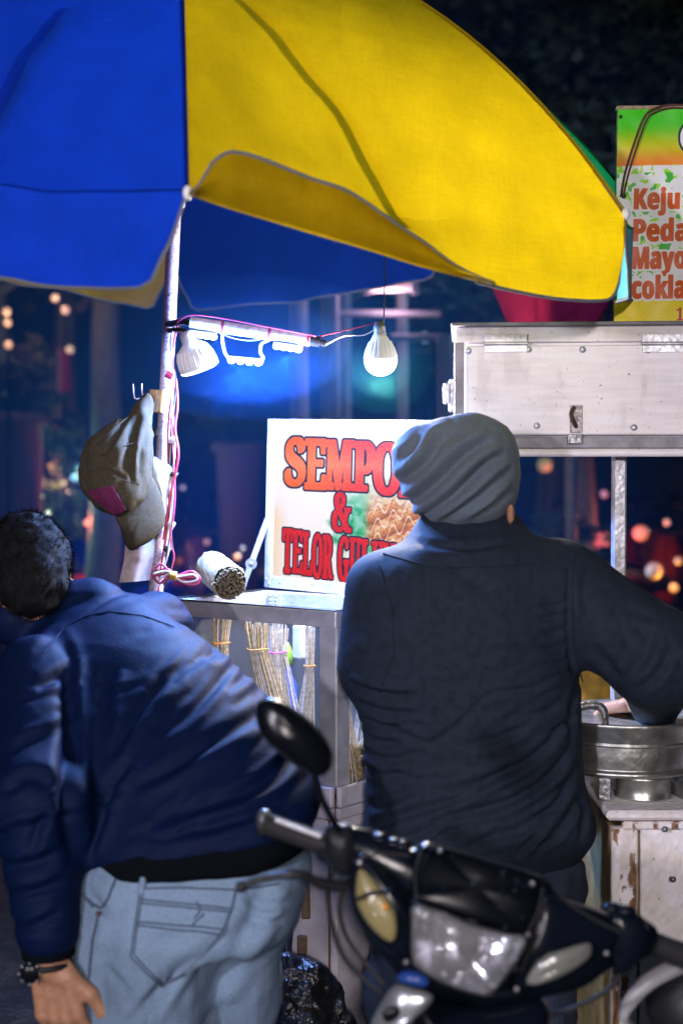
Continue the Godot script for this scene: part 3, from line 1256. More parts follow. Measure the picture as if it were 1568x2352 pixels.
func light_box(e1: Vector3, e2: Vector3) -> void:
	# lit sign standing on the far rail, turned a little clockwise
	var bl := C - e2 * 0.004 + Vector3(0, RAIL + 0.008, 0)
	var wide := 0.487
	var high := 0.402
	var nrm := -e2
	var tilt := -0.030
	var x := (e1 * cos(tilt) + Vector3.UP * sin(tilt))
	var y := (Vector3.UP * cos(tilt) - e1 * sin(tilt))
	var xf := Transform3D(Basis(x, y, nrm), bl)        # origin at the lower left of the face
	var t := thing("lit_sign", "glowing white lightbox sign with red SEMPOL lettering on the cart's far rail", "sign", bl)
	var st := begin()
	box(st, xf * Transform3D(Basis(), Vector3(wide * 0.5, high * 0.5, -0.032)), Vector3(wide, high, 0.058), 0.002)
	put("case", st, m.alu, t)
	var w := 0.021
	for q in [[0.0, 0.0, w, high, "frame_strip"], [wide - w, 0.0, w, high, "frame_strip"], [w, 0.0, wide - 2 * w, 0.027, "bottom_strip"]]:
		st = begin()
		box(st, xf * Transform3D(Basis(), Vector3(q[0] + q[2] * 0.5, q[1] + q[3] * 0.5, 0.0015)), Vector3(q[2], q[3], 0.009), 0.0012)
		put(q[4], st, m.alu, t)
	for q in [[0.008, 0.392], [0.014, 0.384], [0.006, 0.378], [0.013, 0.373], [0.007, 0.02], [0.016, 0.010], [0.05, 0.016], [0.10, 0.010], [0.15, 0.018], [0.22, 0.010], [0.30, 0.016], [0.38, 0.012]]:
		st = begin()
		ball(st, xf * Vector3(q[0], q[1], 0.006), Vector3.ONE * 0.0032, 4, 7)
		put("rivet", st, m.rivet, t)
	st = begin()
	var fx := [w, wide - w]
	var fy := [0.027, high - 0.002]
	quad_uv(st, xf * Vector3(fx[0], fy[0], 0.0), xf * Vector3(fx[1], fy[0], 0.0), xf * Vector3(fx[1], fy[1], 0.0), xf * Vector3(fx[0], fy[1], 0.0))
	var face := mat(Color(0.03, 0.03, 0.03), 0.7)
	face.metallic_specular = 0.2
	var tex := sign_print()
	face.albedo_texture = tex
	face.emission_enabled = true
	face.emission = Color.WHITE
	face.emission_operator = BaseMaterial3D.EMISSION_OP_MULTIPLY
	face.emission_texture = tex
	face.emission_energy_multiplier = 0.76
	put("lit_sign_face", st, face, t)
	var al := AreaLight3D.new()
	al.name = "sign_light"
	al.area_size = Vector2(fx[1] - fx[0], fy[1] - fy[0])
	al.light_color = Color(1.0, 0.93, 0.86)
	al.light_energy = 0.12
	al.shadow_enabled = true
	t.add_child(al, true)
	al.global_transform = Transform3D(Basis(x, y, nrm), xf * Vector3((fx[0] + fx[1]) * 0.5, (fy[0] + fy[1]) * 0.5, 0.008))
	# stay arm holding the sign, with its pivot
	var s := thing("stay_arm", "grey folding stay arm with a round pivot beside the sign", "hinge", P(574, 1310, 3.50))
	st = begin()
	var j := P(577, 1295, 3.49)
	bar(st, P(615, 1190, 3.56), j, 0.003, 0.014, 0.001, Vector3.BACK)
	bar(st, j + Vector3(0, 0, 0.004), P(556, 1352, 3.47), 0.003, 0.014, 0.001, Vector3.BACK)
	put("arm", st, mat(Color(0.09, 0.09, 0.105), 0.7), s)
	st = begin()
	lathe(st, Transform3D(Basis(Vector3.RIGHT, PI / 2), j), [[0.0, -0.003], [0.0135, -0.003], [0.0135, 0.007], [0.0, 0.007]], 18, true)
	put("pivot", st, mat(Color(0.10, 0.10, 0.115), 0.7), s)
	st = begin()
	lathe(st, Transform3D(Basis(Vector3.RIGHT, PI / 2), j + Vector3(0, 0, 0.007)), [[0.006, 0.0], [0.005, 0.003], [0.0, 0.003]], 10)
	put("bolt", st, m.rivet, s)


func a_noise(n: FastNoiseLite, x: float, y: float) -> float: return n.get_noise_2d(x * 1.5, y * 1.5) * 1.6


func sign_print() -> ImageTexture:
	var W := 600
	var H := 512
	var im := Image.create(W, H, false, Image.FORMAT_RGB8)
	var n := noise_of(0.012, 81, 4)
	var n2 := noise_of(0.06, 82, 3)
	var rolls := [[Vector2(395, 300), Vector2(470, 262)], [Vector2(415, 352), Vector2(510, 310)], [Vector2(470, 395), Vector2(575, 345)], [Vector2(520, 290), Vector2(590, 262)]]
	for y in H:
		for x in W:
			var c := Color(0.99, 0.935, 0.875)
			var warm := clampf(1.0 - x / 60.0 - 0.3 * absf(y - 330) / 150.0, 0, 1) * smoothstep(230, 330, y)
			c = c.lerp(Color(0.99, 0.80, 0.58), warm * 0.75)
			# printed heap of fried skewers, blurred, with leaves below
			var g := Vector2(x - 500, y - 330)
			var r := (g / Vector2(270, 190)).length() + 0.35 * n.get_noise_2d(x, y)
			var fade := smoothstep(1.05, 0.75, r)
			if fade > 0.0:
				var a := n2.get_noise_2d(x * 0.35, y * 0.9)
				var food := Color(0.93, 0.72, 0.50).lerp(Color(0.74, 0.38, 0.22), clampf(0.5 + a * 1.1, 0, 1))
				var green := Color(0.55, 0.80, 0.66).lerp(Color(0.10, 0.62, 0.36), clampf(0.5 + n.get_noise_2d(x * 1.7 + 90, y * 1.7) * 1.4, 0, 1))
				var leaf := clampf(smoothstep(400, 350, x) + smoothstep(385, 420, y + 40 * n.get_noise_2d(x * 3, 5)), 0, 1)
				food = food.lerp(green, leaf)
				var pale := smoothstep(300, 215, y)
				food = food.lerp(Color(0.86, 0.88, 0.80), pale * 0.7)
				c = c.lerp(food, fade)
				# skewered rolls, lit from above left in the print
				for q in rolls:
					var ra: Vector2 = q[0]
					var rb: Vector2 = q[1]
					var w := Vector2(x, y) - ra
					var u := clampf(w.dot(rb - ra) / (rb - ra).length_squared(), 0, 1)
					var e := (w - (rb - ra) * u).length() / 23.0
					if e < 1.0:
						var side := (w - (rb - ra) * u).y / 23.0
						food = Color(0.86, 0.56, 0.32).lerp(Color(0.97, 0.83, 0.64), clampf(-side, 0, 1)).lerp(Color(0.50, 0.20, 0.10), clampf(side, 0, 1) * 0.8).lerp(Color(0.60, 0.30, 0.15), clampf(a_noise(n2, x, y), 0, 0.6))
						c = c.lerp(food, fade * smoothstep(1.0, 0.85, e))
				# white sauce in zigzags
				var wv := absf(fposmod(y + 20.0 * sin(x * 0.11) + x * 0.5, 46.0) - 23.0)
				if x > 395 and y > 235 and y < 405 and wv < 5.0: c = c.lerp(Color(1, 0.97, 0.93), fade * (1.0 - wv / 5.0) * 0.95)
			im.set_pixel(x, y, c)
	var words := [["SEMPOL", "Droid Serif", 46, 60, 535, 150, true], ["&", "Droid Serif", 240, 228, 80, 118, false], ["TELOR", "Droid Serif", 42, 354, 205, 138, false], ["GULUNG", "Droid Serif", 268, 366, 262, 138, false]]
	for wd in words:
		var mask := PackedByteArray()
		mask.resize(W * H)
		var y0: float = wd[3]
		if wd[6]:      # each capital a little different in height, as in the arched lettering
			var xs := [0.0, 0.155, 0.305, 0.51, 0.66, 0.845]
			var ws := [0.145, 0.145, 0.20, 0.145, 0.18, 0.15]
			for i in 6:
				fill_mask(mask, W, H, text_shape("SEMPOL"[i], wd[1], ws[i] * wd[4], wd[5] + 4.0 * sin(i * 1.7), Vector2(wd[2] + xs[i] * wd[4], y0 + 3.0 * i)))
		else:
			var k: int = wd[0].length()
			var each: float = float(wd[4]) / k
			for i in k:
				fill_mask(mask, W, H, text_shape(wd[0][i], wd[1], each * 0.93, wd[5] + 4.0 * cos(i * 2.1), Vector2(wd[2] + i * each, y0 + 3.0 * i)))
		var body := spread(mask, W, H, 6 if wd[6] else 3)
		var rim := spread(body, W, H, 6 if wd[6] else 5)
		for y in H:
			for x in W:
				var i := y * W + x
				if body[i]:
					var c := Color(0.86, 0.03, 0.06)
					if wd[6]:
						c = Color(0.95, 0.36, 0.10).lerp(Color(0.90, 0.10, 0.13), smoothstep(150.0, 420.0, float(x)))
						var mid := 1.0 - absf(y - 140.0) / 70.0
						c = c.lerp(Color(0.99, 0.62, 0.42), clampf(mid, 0, 1) * 0.55)
						if (y % 5) == 0: c = c.lerp(Color(0.98, 0.55, 0.40), 0.25)
					im.set_pixel(x, y, c.lerp(Color(1, 0.75, 0.65), clampf((n2.get_noise_2d(x * 2.0, y * 2.0) - 0.38) * 3.0, 0, 0.5)))
				elif rim[i]:
					im.set_pixel(x, y, Color(0.06, 0.04, 0.20))
	return ImageTexture.create_from_image(im)


func skewers() -> void:
	var band := {"pink": mat(Color(0.7, 0.06, 0.3), 0.5), "orange": mat(Color(0.75, 0.30, 0.05), 0.5)}
	# [top x, top y, tie x, tie y, foot x, depth at the top, half spread top, half spread foot, sticks, tone, tie colour, label, food?]
	var list := [
		[512, 1405, 508, 1476, 505, 3.36, 22, 30, 22, 0, "orange", "brown bamboo skewers standing leftmost in the glass case", false],
		[588, 1432, 592, 1490, 660, 3.25, 28, 44, 30, 0, "orange", "dark bamboo skewers fanning out left of the pale bundle in the case", false],
		[640, 1436, 640, 1498, 672, 3.28, 22, 40, 22, 1, "pink", "pale skewers tied with a pink band in the glass case", false],
		[712, 1442, 711, 1529, 690, 3.19, 13, 42, 20, 1, "orange", "thin flared skewers tied low beside the aluminium corner post", false],
		[776, 1440, 776, 1526, 800, 3.10, 14, 44, 24, 0, "orange", "brown skewers with food at their feet behind the right pane", true],
		[838, 1560, 836, 1600, 818, 3.15, 18, 26, 16, 1, "orange", "pale skewers with food half hidden by the grey jacket", true]]
	for q in list:
		var floor_y := 0.846
		var top := P(q[0], q[1], q[5])
		var tie := P(q[2], q[3], q[5])
		var foot := P(q[4], 1750, q[5])
		foot.y = floor_y
		var px: float = q[5] / F
		var t := thing("skewer_bundle", "bundle of " + q[11], "skewers", foot, "bundles of skewers in the glass case")
		var st := begin()
		for i in q[8]:
			var a := rng.randf() * TAU
			var r := sqrt(rng.randf())
			var off := Vector3(cos(a), 0, sin(a)) * r
			var p2: Vector3 = top + off * (q[6] * px) + Vector3(0, rng.randf_range(-0.012, 0.008), 0)
			var p1: Vector3 = tie + off * (q[6] * px * 0.78)
			var p0: Vector3 = foot + off * (q[7] * px)
			tube(st, PackedVector3Array([p0, p1, p2]), 0.0016 + rng.randf() * 0.0005, 5)
		var sk := put("sticks", st, m.pale_bamboo if q[9] == 1 else m.bamboo, t)
		tag(sk, "", "", "", "stuff")
		st = begin()
		var ring := PackedVector3Array()
		for i in 14: ring.append(tie + Vector3(cos(TAU * i / 14), 0.05 * sin(TAU * i / 7), sin(TAU * i / 14)) * (q[6] * px * 0.78 + 0.003))
		tube(st, ring, 0.0018, 5, true)
		put("rubber_band", st, band[q[10]], t)
		if q[12]:
			var mf := textured(Color(0.42, 0.31, 0.16), 0.6, grain(128, 0.05, 91, 0.5, 1.2), 14.0, m.fine, 1.0)
			for i in 12:
				st = begin()
				var a := TAU * i / 12.0 + rng.randf()
				var c: Vector3 = foot + Vector3(cos(a), 0, sin(a)) * (q[7] * px * rng.randf_range(0.3, 1.0)) + Vector3(0, 0.018 + 0.02 * (i % 3), 0)
				ball(st, c, Vector3(0.0115, 0.017, 0.0115) * rng.randf_range(0.85, 1.15), 6, 8)
				put("fried_ball", st, mf, t)
	# things at the back of the case
	var t := thing("white_tub", "small white plastic tub hanging inside the glass case", "tub", P(693, 1475, 3.33))
	var st := begin()
	box(st, Transform3D(Basis(Vector3.UP, 0.66), P(694, 1474, 3.33)), Vector3(0.036, 0.075, 0.03), 0.004)
	put("body", st, mat(Color(0.72, 0.78, 0.80), 0.45), t)
	st = begin()
	rod(st, P(694, 1440, 3.33), P(694, 1418, 3.33), 0.002, 6)
	put("hook", st, m.rivet, t)
	t = thing("green_sauce_bottle", "small sauce bottle with a lime green cap in the case", "bottle", P(655, 1700, 3.40) * Vector3(1, 0, 1) + Vector3(0, 0.846, 0))
	var bx := P(658, 1600, 3.42)
	st = begin()
	lathe(st, Transform3D(Basis(), Vector3(bx.x, 0.844, bx.z)), [[0.0, 0.0], [0.024, 0.0], [0.026, 0.02], [0.026, 0.15], [0.014, 0.175], [0.012, 0.20], [0.0, 0.20]], 16)
	put("body", st, mat(Color(0.03, 0.10, 0.5), 0.3), t)
	st = begin()
	lathe(st, Transform3D(Basis(), Vector3(bx.x, 1.0444, bx.z)), [[0.0, 0.0], [0.016, 0.0], [0.014, 0.03], [0.005, 0.05], [0.0, 0.05]], 14)
	put("cap", st, mat(Color(0.25, 0.62, 0.05), 0.4), t)


# ================================================================ the other cart: white cabinet above, worn wooden body below
func food_cart() -> void:
	var t := thing("food_cart", "white food cart with a locked upper cabinet and a peeling wooden body", "food cart", Vector3(0.9, 0, -3.1))
	var wood := peeling()
	var cab := textured(Color(0.84, 0.82, 0.86), 0.5, grimy(), 1.3, relief(0.010, 102, 3, 4.0), 0.35)
	var edge := textured(Color(0.30, 0.29, 0.33), 0.55, grain(256, 0.02, 103, 0.7, 1.15, 4), 2.5, m.fine, 0.2)
	var x0 := 0.238
	var x1 := 1.42
	var zf := -3.15
	var yt := 1.794
	var yb := 1.523
	var cx := Transform3D(Basis(Vector3.UP, -0.082), Vector3(x0, 0, zf))       # own axes of the cabinet: origin at its left front edge
	var W := x1 - x0
	var face := func(px: float, py: float, off: float) -> Vector3:        # where the line of sight meets the cabinet's front
		var dir := P(px, py, 1.0) - eye.origin
		var n := cx.basis.z
		return eye.origin + dir * ((cx.origin - eye.origin).dot(n) + off) / dir.dot(n)
	var plate := func(c: Vector3, size: Vector3, bev: float) -> SurfaceTool:
		var s := begin()
		box(s, cx * Transform3D(Basis(), c), size, bev)
		return s
	var cb := put("upper_cabinet", plate.call(Vector3(W * 0.5, (yt + yb) * 0.5, -0.19), Vector3(W, yt - yb - 0.002, 0.36), 0.003), cab, t)
	put("top_edge", plate.call(Vector3(W * 0.5, yt + 0.002, -0.18), Vector3(W + 0.014, 0.008, 0.385), 0.002), edge, cb)
	put("head_board", plate.call(Vector3(W * 0.5, yt - 0.0195, -0.004), Vector3(W - 0.002, 0.033, 0.012), 0.002), cab, cb)
	put("corner_strip", plate.call(Vector3(0.010, (yt + yb) * 0.5 - 0.01, 0.0045), Vector3(0.022, yt - yb - 0.05, 0.008), 0.002), edge, cb)
	var lid := put("drop_lid", plate.call(Vector3(W * 0.5 + 0.012, (1.752 + 1.562) * 0.5, 0.004), Vector3(W - 0.028, 0.188, 0.016), 0.003), cab, t)
	put("lower_frame", plate.call(Vector3(W * 0.5, 1.5475, -0.003), Vector3(W - 0.004, 0.025, 0.012), 0.002), edge, cb)
	put("bottom_lip", plate.call(Vector3(W * 0.5, 1.526, 0.004), Vector3(W, 0.016, 0.02), 0.004), cab, cb)
	var st := begin()
	for px in [1161, 1523]:      # hinges in two leaves round a pin
		st = begin()
		var c: Vector3 = face.call(px, 789, 0.014)
		var q := Transform3D(cx.basis, c)
		rod(st, q * Vector3(-0.045, 0, 0), q * Vector3(0.045, 0, 0), 0.0042, 8)
		box(st, q * Transform3D(Basis(), Vector3(0, 0.011, -0.004)), Vector3(0.088, 0.018, 0.003), 0.0006)
		box(st, q * Transform3D(Basis(), Vector3(0, -0.011, 0.0)), Vector3(0.088, 0.014, 0.003), 0.0006)
		put("hinge", st, m.alu, lid)
	for q in [[1213, 803], [1337, 803], [1487, 804], [1075, 806], [1232, 978], [1455, 982]]:
		st = begin()
		lathe(st, Transform3D(cx.basis * Basis(Vector3.RIGHT, PI / 2), face.call(q[0], q[1], 0.012)), [[0.0075, 0.0], [0.006, 0.003], [0.0, 0.0036]], 12)
		put("screw_head", st, m.alu, lid)
	st = begin()       # hasp and padlock plate
	box(st, Transform3D(cx.basis, face.call(1322, 962, 0.014)), Vector3(0.026, 0.058, 0.004), 0.001)
	put("hasp_plate", st, textured(Color(0.5, 0.47, 0.47), 0.5, grain(128, 0.08, 104, 0.5, 1.15), 9.0, m.fine, 0.4, 0.5), lid)
	st = begin()
	tube(st, smooth_line(PackedVector3Array([face.call(1318, 935, 0.018), face.call(1311, 950, 0.026), face.call(1316, 966, 0.028), face.call(1322, 980, 0.018)]), 4), 0.0045, 7)
	put("hasp_loop", st, textured(Color(0.07, 0.03, 0.02), 0.8, m.soft, 20.0), lid)
	st = begin()
	box(st, Transform3D(cx.basis, face.call(1318, 1008, 0.010)), Vector3(0.03, 0.02, 0.014), 0.001)
	put("catch", st, m.dull_steel, lid)
	st = begin()       # clasp on the left end
	var cl: Vector3 = face.call(1037, 906, 0.0)
	box(st, cx * Transform3D(Basis(), Vector3(-0.006, cl.y, -0.05)), Vector3(0.012, 0.07, 0.03), 0.003)
	box(st, cx * Transform3D(Basis(), Vector3(-0.016, cl.y + 0.004, -0.04)), Vector3(0.016, 0.045, 0.02), 0.003)
	put("side_clasp", st, m.dull_steel, cb)
	# posts that carry the cabinet
	var alu2: Material = m.alu
	for q in [[P(1420, 1200, 3.2).x, -3.2], [1.36, -3.12], [0.98, -3.42], [1.36, -3.42]]:
		st = begin()
		box(st, Transform3D(Basis(), Vector3(q[0], (0.846 + yb) * 0.5 - 0.001, q[1])), Vector3(0.029, yb - 0.846, 0.029), 0.004)
		put("cabinet_post", st, alu2, t)
	# body
	var bx := P(1406, 1900, 2.80).x
	var bz := -2.80
	var far := -3.56
	st = begin()
	at_box(st, Vector3((bx + 0.012 + x1) * 0.5, 0.44, (bz + far) * 0.5), Vector3(x1 - bx - 0.03, 0.72, bz - far - 0.03), 0.004)
	put("inner_box", st, textured(Color(0.22, 0.16, 0.07), 0.75, m.soft, 3.0), t)
	st = begin()
	at_box(st, Vector3((bx + 0.055 + x1) * 0.5, 0.43, bz - 0.008), Vector3(x1 - bx - 0.058, 0.76, 0.014), 0.003)
	put("front_board", st, wood[0], t)
	st = begin()
	at_box(st, Vector3(bx + 0.026, 0.43, bz - 0.007), Vector3(0.05, 0.765, 0.018), 0.003)
	put("corner_stile", st, wood[1], t)
	st = begin()
	at_box(st, Vector3(bx + 0.007, 0.46, (bz + far) * 0.5 - 0.012), Vector3(0.010, 0.70, bz - far - 0.03), 0.002)
	var sb := put("side_board", st, textured(Color(0.28, 0.21, 0.09), 0.7, grain(256, 0.02, 105, 0.75, 1.1), 2.0, m.fine, 0.15), t)
	st = begin()
	at_box(st, Vector3(bx + 0.004, 0.12, (bz + far) * 0.5), Vector3(0.018, 0.08, bz - far - 0.02), 0.003)
	put("skirting", st, m.dull_steel, sb)
	st = begin()
	at_box(st, Vector3((bx + x1) * 0.5, 0.836, (bz + far) * 0.5), Vector3(x1 - bx + 0.02, 0.019, bz - far + 0.02), 0.006)
	put("table_top", st, wood[0], t)
	st = begin()
	at_box(st, Vector3((bx + x1) * 0.5 + 0.01, 0.816, bz + 0.001), Vector3(x1 - bx - 0.02, 0.016, 0.012), 0.004)
	put("table_edging", st, wood[1], t)
	for q in [[1466, 2290], [1545, 2020], [1526, 1905]]:
		st = begin()
		lathe(st, Transform3D(Basis(Vector3.RIGHT, PI / 2), P(q[0], q[1], 2.798)), [[0.006, -0.001], [0.005, 0.003], [0.0, 0.0035]], 10)
		put("nail_head", st, m.dull_steel, t)
	for q in [[bx + 0.12, bz - 0.12], [1.3, bz - 0.12], [bx + 0.12, far + 0.12], [1.3, far + 0.12]]:
		st = begin()
		at_box(st, Vector3(q[0], 0.041, q[1]), Vector3(0.05, 0.08, 0.05), 0.004)
		put("foot", st, m.dull_steel, t)
	pots(t)
	banner()


func grimy() -> ImageTexture:        # painted sheet metal: faint smears, hair scratches, a few dark chips
	var n1 := noise_of(0.008, 191, 4)
	var n2 := noise_of(0.05, 192, 3)
	var W := 512
	var im := Image.create(W, W, false, Image.FORMAT_RGB8)
	for y in W:
		for x in W:
			var k := 0.975 + 0.06 * n1.get_noise_2d(x, y * 0.7) + 0.05 * n2.get_noise_2d(x * 0.2, y * 2.0)
			var c := Color(k, k * 0.985, k * 0.975)
			var smear := smoothstep(0.20, 0.5, n1.get_noise_2d(x * 1.7 + 300, y * 0.6))
			c = c.lerp(Color(0.62, 0.58, 0.56), smear * 0.22)
			if absf(n2.get_noise_2d(x * 0.9 + y * 0.25, y * 0.06)) < 0.004: c = c.darkened(0.18)
			if n2.get_noise_2d(x * 2.0 + 700, y * 2.0) > 0.70: c = Color(0.30, 0.24, 0.22)
			im.set_pixel(x, y, c)
	return ImageTexture.create_from_image(im)


func peeling() -> Array:
	var out := []
	for k in 2:
		var n1 := noise_of(0.02, 111 + k, 5)
		var n2 := noise_of(0.11, 113 + k, 4)
		var W := 256
		var im := Image.create(W, W * 2, false, Image.FORMAT_RGB8)
		for y in W * 2:
			for x in W:
				var f := n1.get_noise_2d(x * (2.6 if k == 1 else 1.0), y * (0.45 if k == 1 else 1.0)) + 0.42 * n2.get_noise_2d(x, y * 0.6)
				var paint := Color(0.97, 0.955, 0.97).lerp(Color(0.90, 0.87, 0.84), clampf(0.5 + n1.get_noise_2d(x + 300, y) * 1.2, 0, 1))
				var bare := Color(0.68, 0.52, 0.36).lerp(Color(0.36, 0.24, 0.15), clampf(0.5 + n2.get_noise_2d(x * 3.0, y * 0.25), 0, 1))
				var lim := 0.72 if k == 0 else 0.20
				var c := paint.lerp(bare, smoothstep(lim, lim + 0.06, f))
				if absf(f - lim) < 0.012: c = c.darkened(0.45)
				if n2.get_noise_2d(x * 1.4 + 77, y * 1.4) > 0.70: c = Color(0.12, 0.10, 0.09)
				im.set_pixel(x, y, c)
		var o := mat(Color(0.95, 0.94, 0.96), 0.6)
		o.albedo_texture = ImageTexture.create_from_image(im)
		o.normal_enabled = true
		o.normal_texture = m.fine
		o.normal_scale = 0.35
		out.append(tri_map(o, 1.9, Vector3(1, 0.5, 1)))
	return out


func pots(_cart: Node3D) -> void:
	var c := P(1432, 1690, 3.02)
	var y0 := 0.893
	var x := Transform3D(Basis(), Vector3(c.x, 0, c.z))
	var t := thing("steamer_pot", "wide ridged steel steamer pot behind the grey jacket", "pot", Vector3(c.x, y0, c.z))
	var st := begin()
	lathe(st, x, [[0.0, y0], [0.155, y0], [0.168, y0 + 0.004], [0.172, y0 + 0.009], [0.168, y0 + 0.013], [0.163, y0 + 0.015], [0.1632, y0 + 0.017], [0.165, y0 + 0.028], [0.1655, y0 + 0.060], [0.1655, y0 + 0.061], [0.1672, y0 + 0.063], [0.1672, y0 + 0.065], [0.1650, y0 + 0.067], [0.1652, y0 + 0.068], [0.169, y0 + 0.098], [0.1705, y0 + 0.102], [0.169, y0 + 0.106], [0.158, y0 + 0.104], [0.15, y0 + 0.094], [0.0, y0 + 0.092]], 56)
	put("body", st, m.steel, t)
	st = begin()
	var h := P(1368, 1640, 2.93)
	h.y = y0 + 0.094
	tube(st, smooth_line(PackedVector3Array([h + Vector3(-0.05, 0, 0), h + Vector3(-0.045, 0.028, 0), h + Vector3(-0.015, 0.039, 0), h + Vector3(0.012, 0.032, 0), h + Vector3(0.016, 0, 0)]), 5), 0.009, 8)
	put("lid_handle", st, m.dull_steel, t)
	# small burner below
	c = P(1476, 1805, 2.93)
	x = Transform3D(Basis(), Vector3(c.x, 0, c.z))
	t = thing("burner", "small bright steel burner drum under the steamer pot", "stove", Vector3(c.x, 0.846, c.z))
	st = begin()
	lathe(st, x, [[0.0, 0.846], [0.054, 0.846], [0.0555, 0.850], [0.0535, 0.853], [0.0535, 0.884], [0.057, 0.887], [0.0555, 0.8915], [0.0, 0.8915]], 36)
	put("drum", st, m.steel, t)
	for s in [-1, 1]:
		st = begin()
		var p: Vector3 = Vector3(c.x + s * 0.076, 0.869, c.z + 0.005)
		at_box(st, p, Vector3(0.024, 0.045, 0.07), 0.002, 0.2 * s)
		var br := put("bracket", st, m.dull_steel, t)
		for k in 3:
			st = begin()
			ball(st, p + Vector3(0.003 * s, 0.014 - 0.014 * k, 0.036), Vector3.ONE * 0.0036, 4, 8)
			put("rivet", st, m.rivet, br)
	# yellow basins behind the pot
	t = thing("yellow_tray", "mustard yellow plastic crate behind the steamer pot", "crate", Vector3(0.72, 0.846, -3.33))
	st = begin()
	at_box(st, Vector3(0.72, 0.960, -3.36), Vector3(0.46, 0.226, 0.16), 0.015, 0.04)
	put("body", st, textured(Color(0.74, 0.40, 0.02), 0.5, m.soft, 4.0), t)
	st = begin()
	at_box(st, Vector3(0.72, 1.079, -3.36), Vector3(0.475, 0.012, 0.175), 0.005, 0.04)
	put("rim", st, mat(Color(0.70, 0.40, 0.03), 0.5), t)


func banner() -> void:
	# advertising board on the cabinet
	var t := thing("menu_board", "green, white and yellow printed menu board standing on the cabinet", "sign", Vector3(0.95, 1.80, -3.3))
	var d := 3.17
	var tl := P(1418, 252, d)
	var bl := P(1409, 741, d)
	bl.y = 1.8
	var wide := 0.595
	var st := begin()
	var turn := Vector3(1, 0.012, 0).normalized()
	quad_uv(st, bl, bl + turn * wide, tl + turn * wide, tl)
	var face := mat(Color(0.92, 0.92, 0.92), 0.45)
	face.albedo_texture = menu_print()
	face.normal_enabled = true
	face.normal_texture = relief(0.012, 121, 3, 9.0, 256, 1)
	face.normal_scale = 0.35
	put("printed_sheet", st, face, t)
	st = begin()
	var c := (bl + tl) * 0.5 + turn * (wide * 0.5)
	box(st, Transform3D(Basis(turn, (tl - bl).normalized(), turn.cross((tl - bl).normalized())), c - Vector3(0, 0, 0.009)), Vector3(wide, tl.distance_to(bl), 0.015), 0.002)
	put("board", st, textured(Color(0.35, 0.22, 0.12), 0.8, m.soft, 5.0), t)
	st = begin()
	box(st, Transform3D(Basis(turn, Vector3.UP, Vector3.BACK), tl + turn * (wide * 0.5) + Vector3(0, 0.004, -0.006)), Vector3(wide + 0.006, 0.008, 0.02), 0.002)
	put("top_batten", st, textured(Color(0.42, 0.30, 0.20), 0.8, m.soft, 9.0), t)
	st = begin()
	ball(st, P(1424, 268, d - 0.003), Vector3(0.004, 0.004, 0.002), 4, 8)
	ball(st, P(1431, 450, d - 0.003), Vector3(0.0055, 0.0055, 0.003), 4, 8)
	put("eyelet", st, m.wire_black, t)
	var s := thing("tie_cord", "thin brown cord tied over the menu board's top corner", "cord", P(1500, 248, d))
	st = begin()
	tube(st, smooth_line(PS([[1600, 244, d - 0.004], [1540, 241, d - 0.006], [1500, 250, d - 0.012], [1478, 270, d - 0.012], [1455, 330, d - 0.010], [1434, 400, d - 0.008], [1425, 452, d - 0.006]]), 6), 0.0026, 6)
	tube(st, smooth_line(PS([[1600, 250, d - 0.004], [1540, 248, d - 0.004], [1502, 258, d - 0.009], [1484, 276, d - 0.009], [1464, 330, d - 0.008], [1442, 400, d - 0.006], [1431, 448, d - 0.004]]), 6), 0.0022, 6)
	put("strand", st, mat(Color(0.09, 0.028, 0.018), 0.7), s)


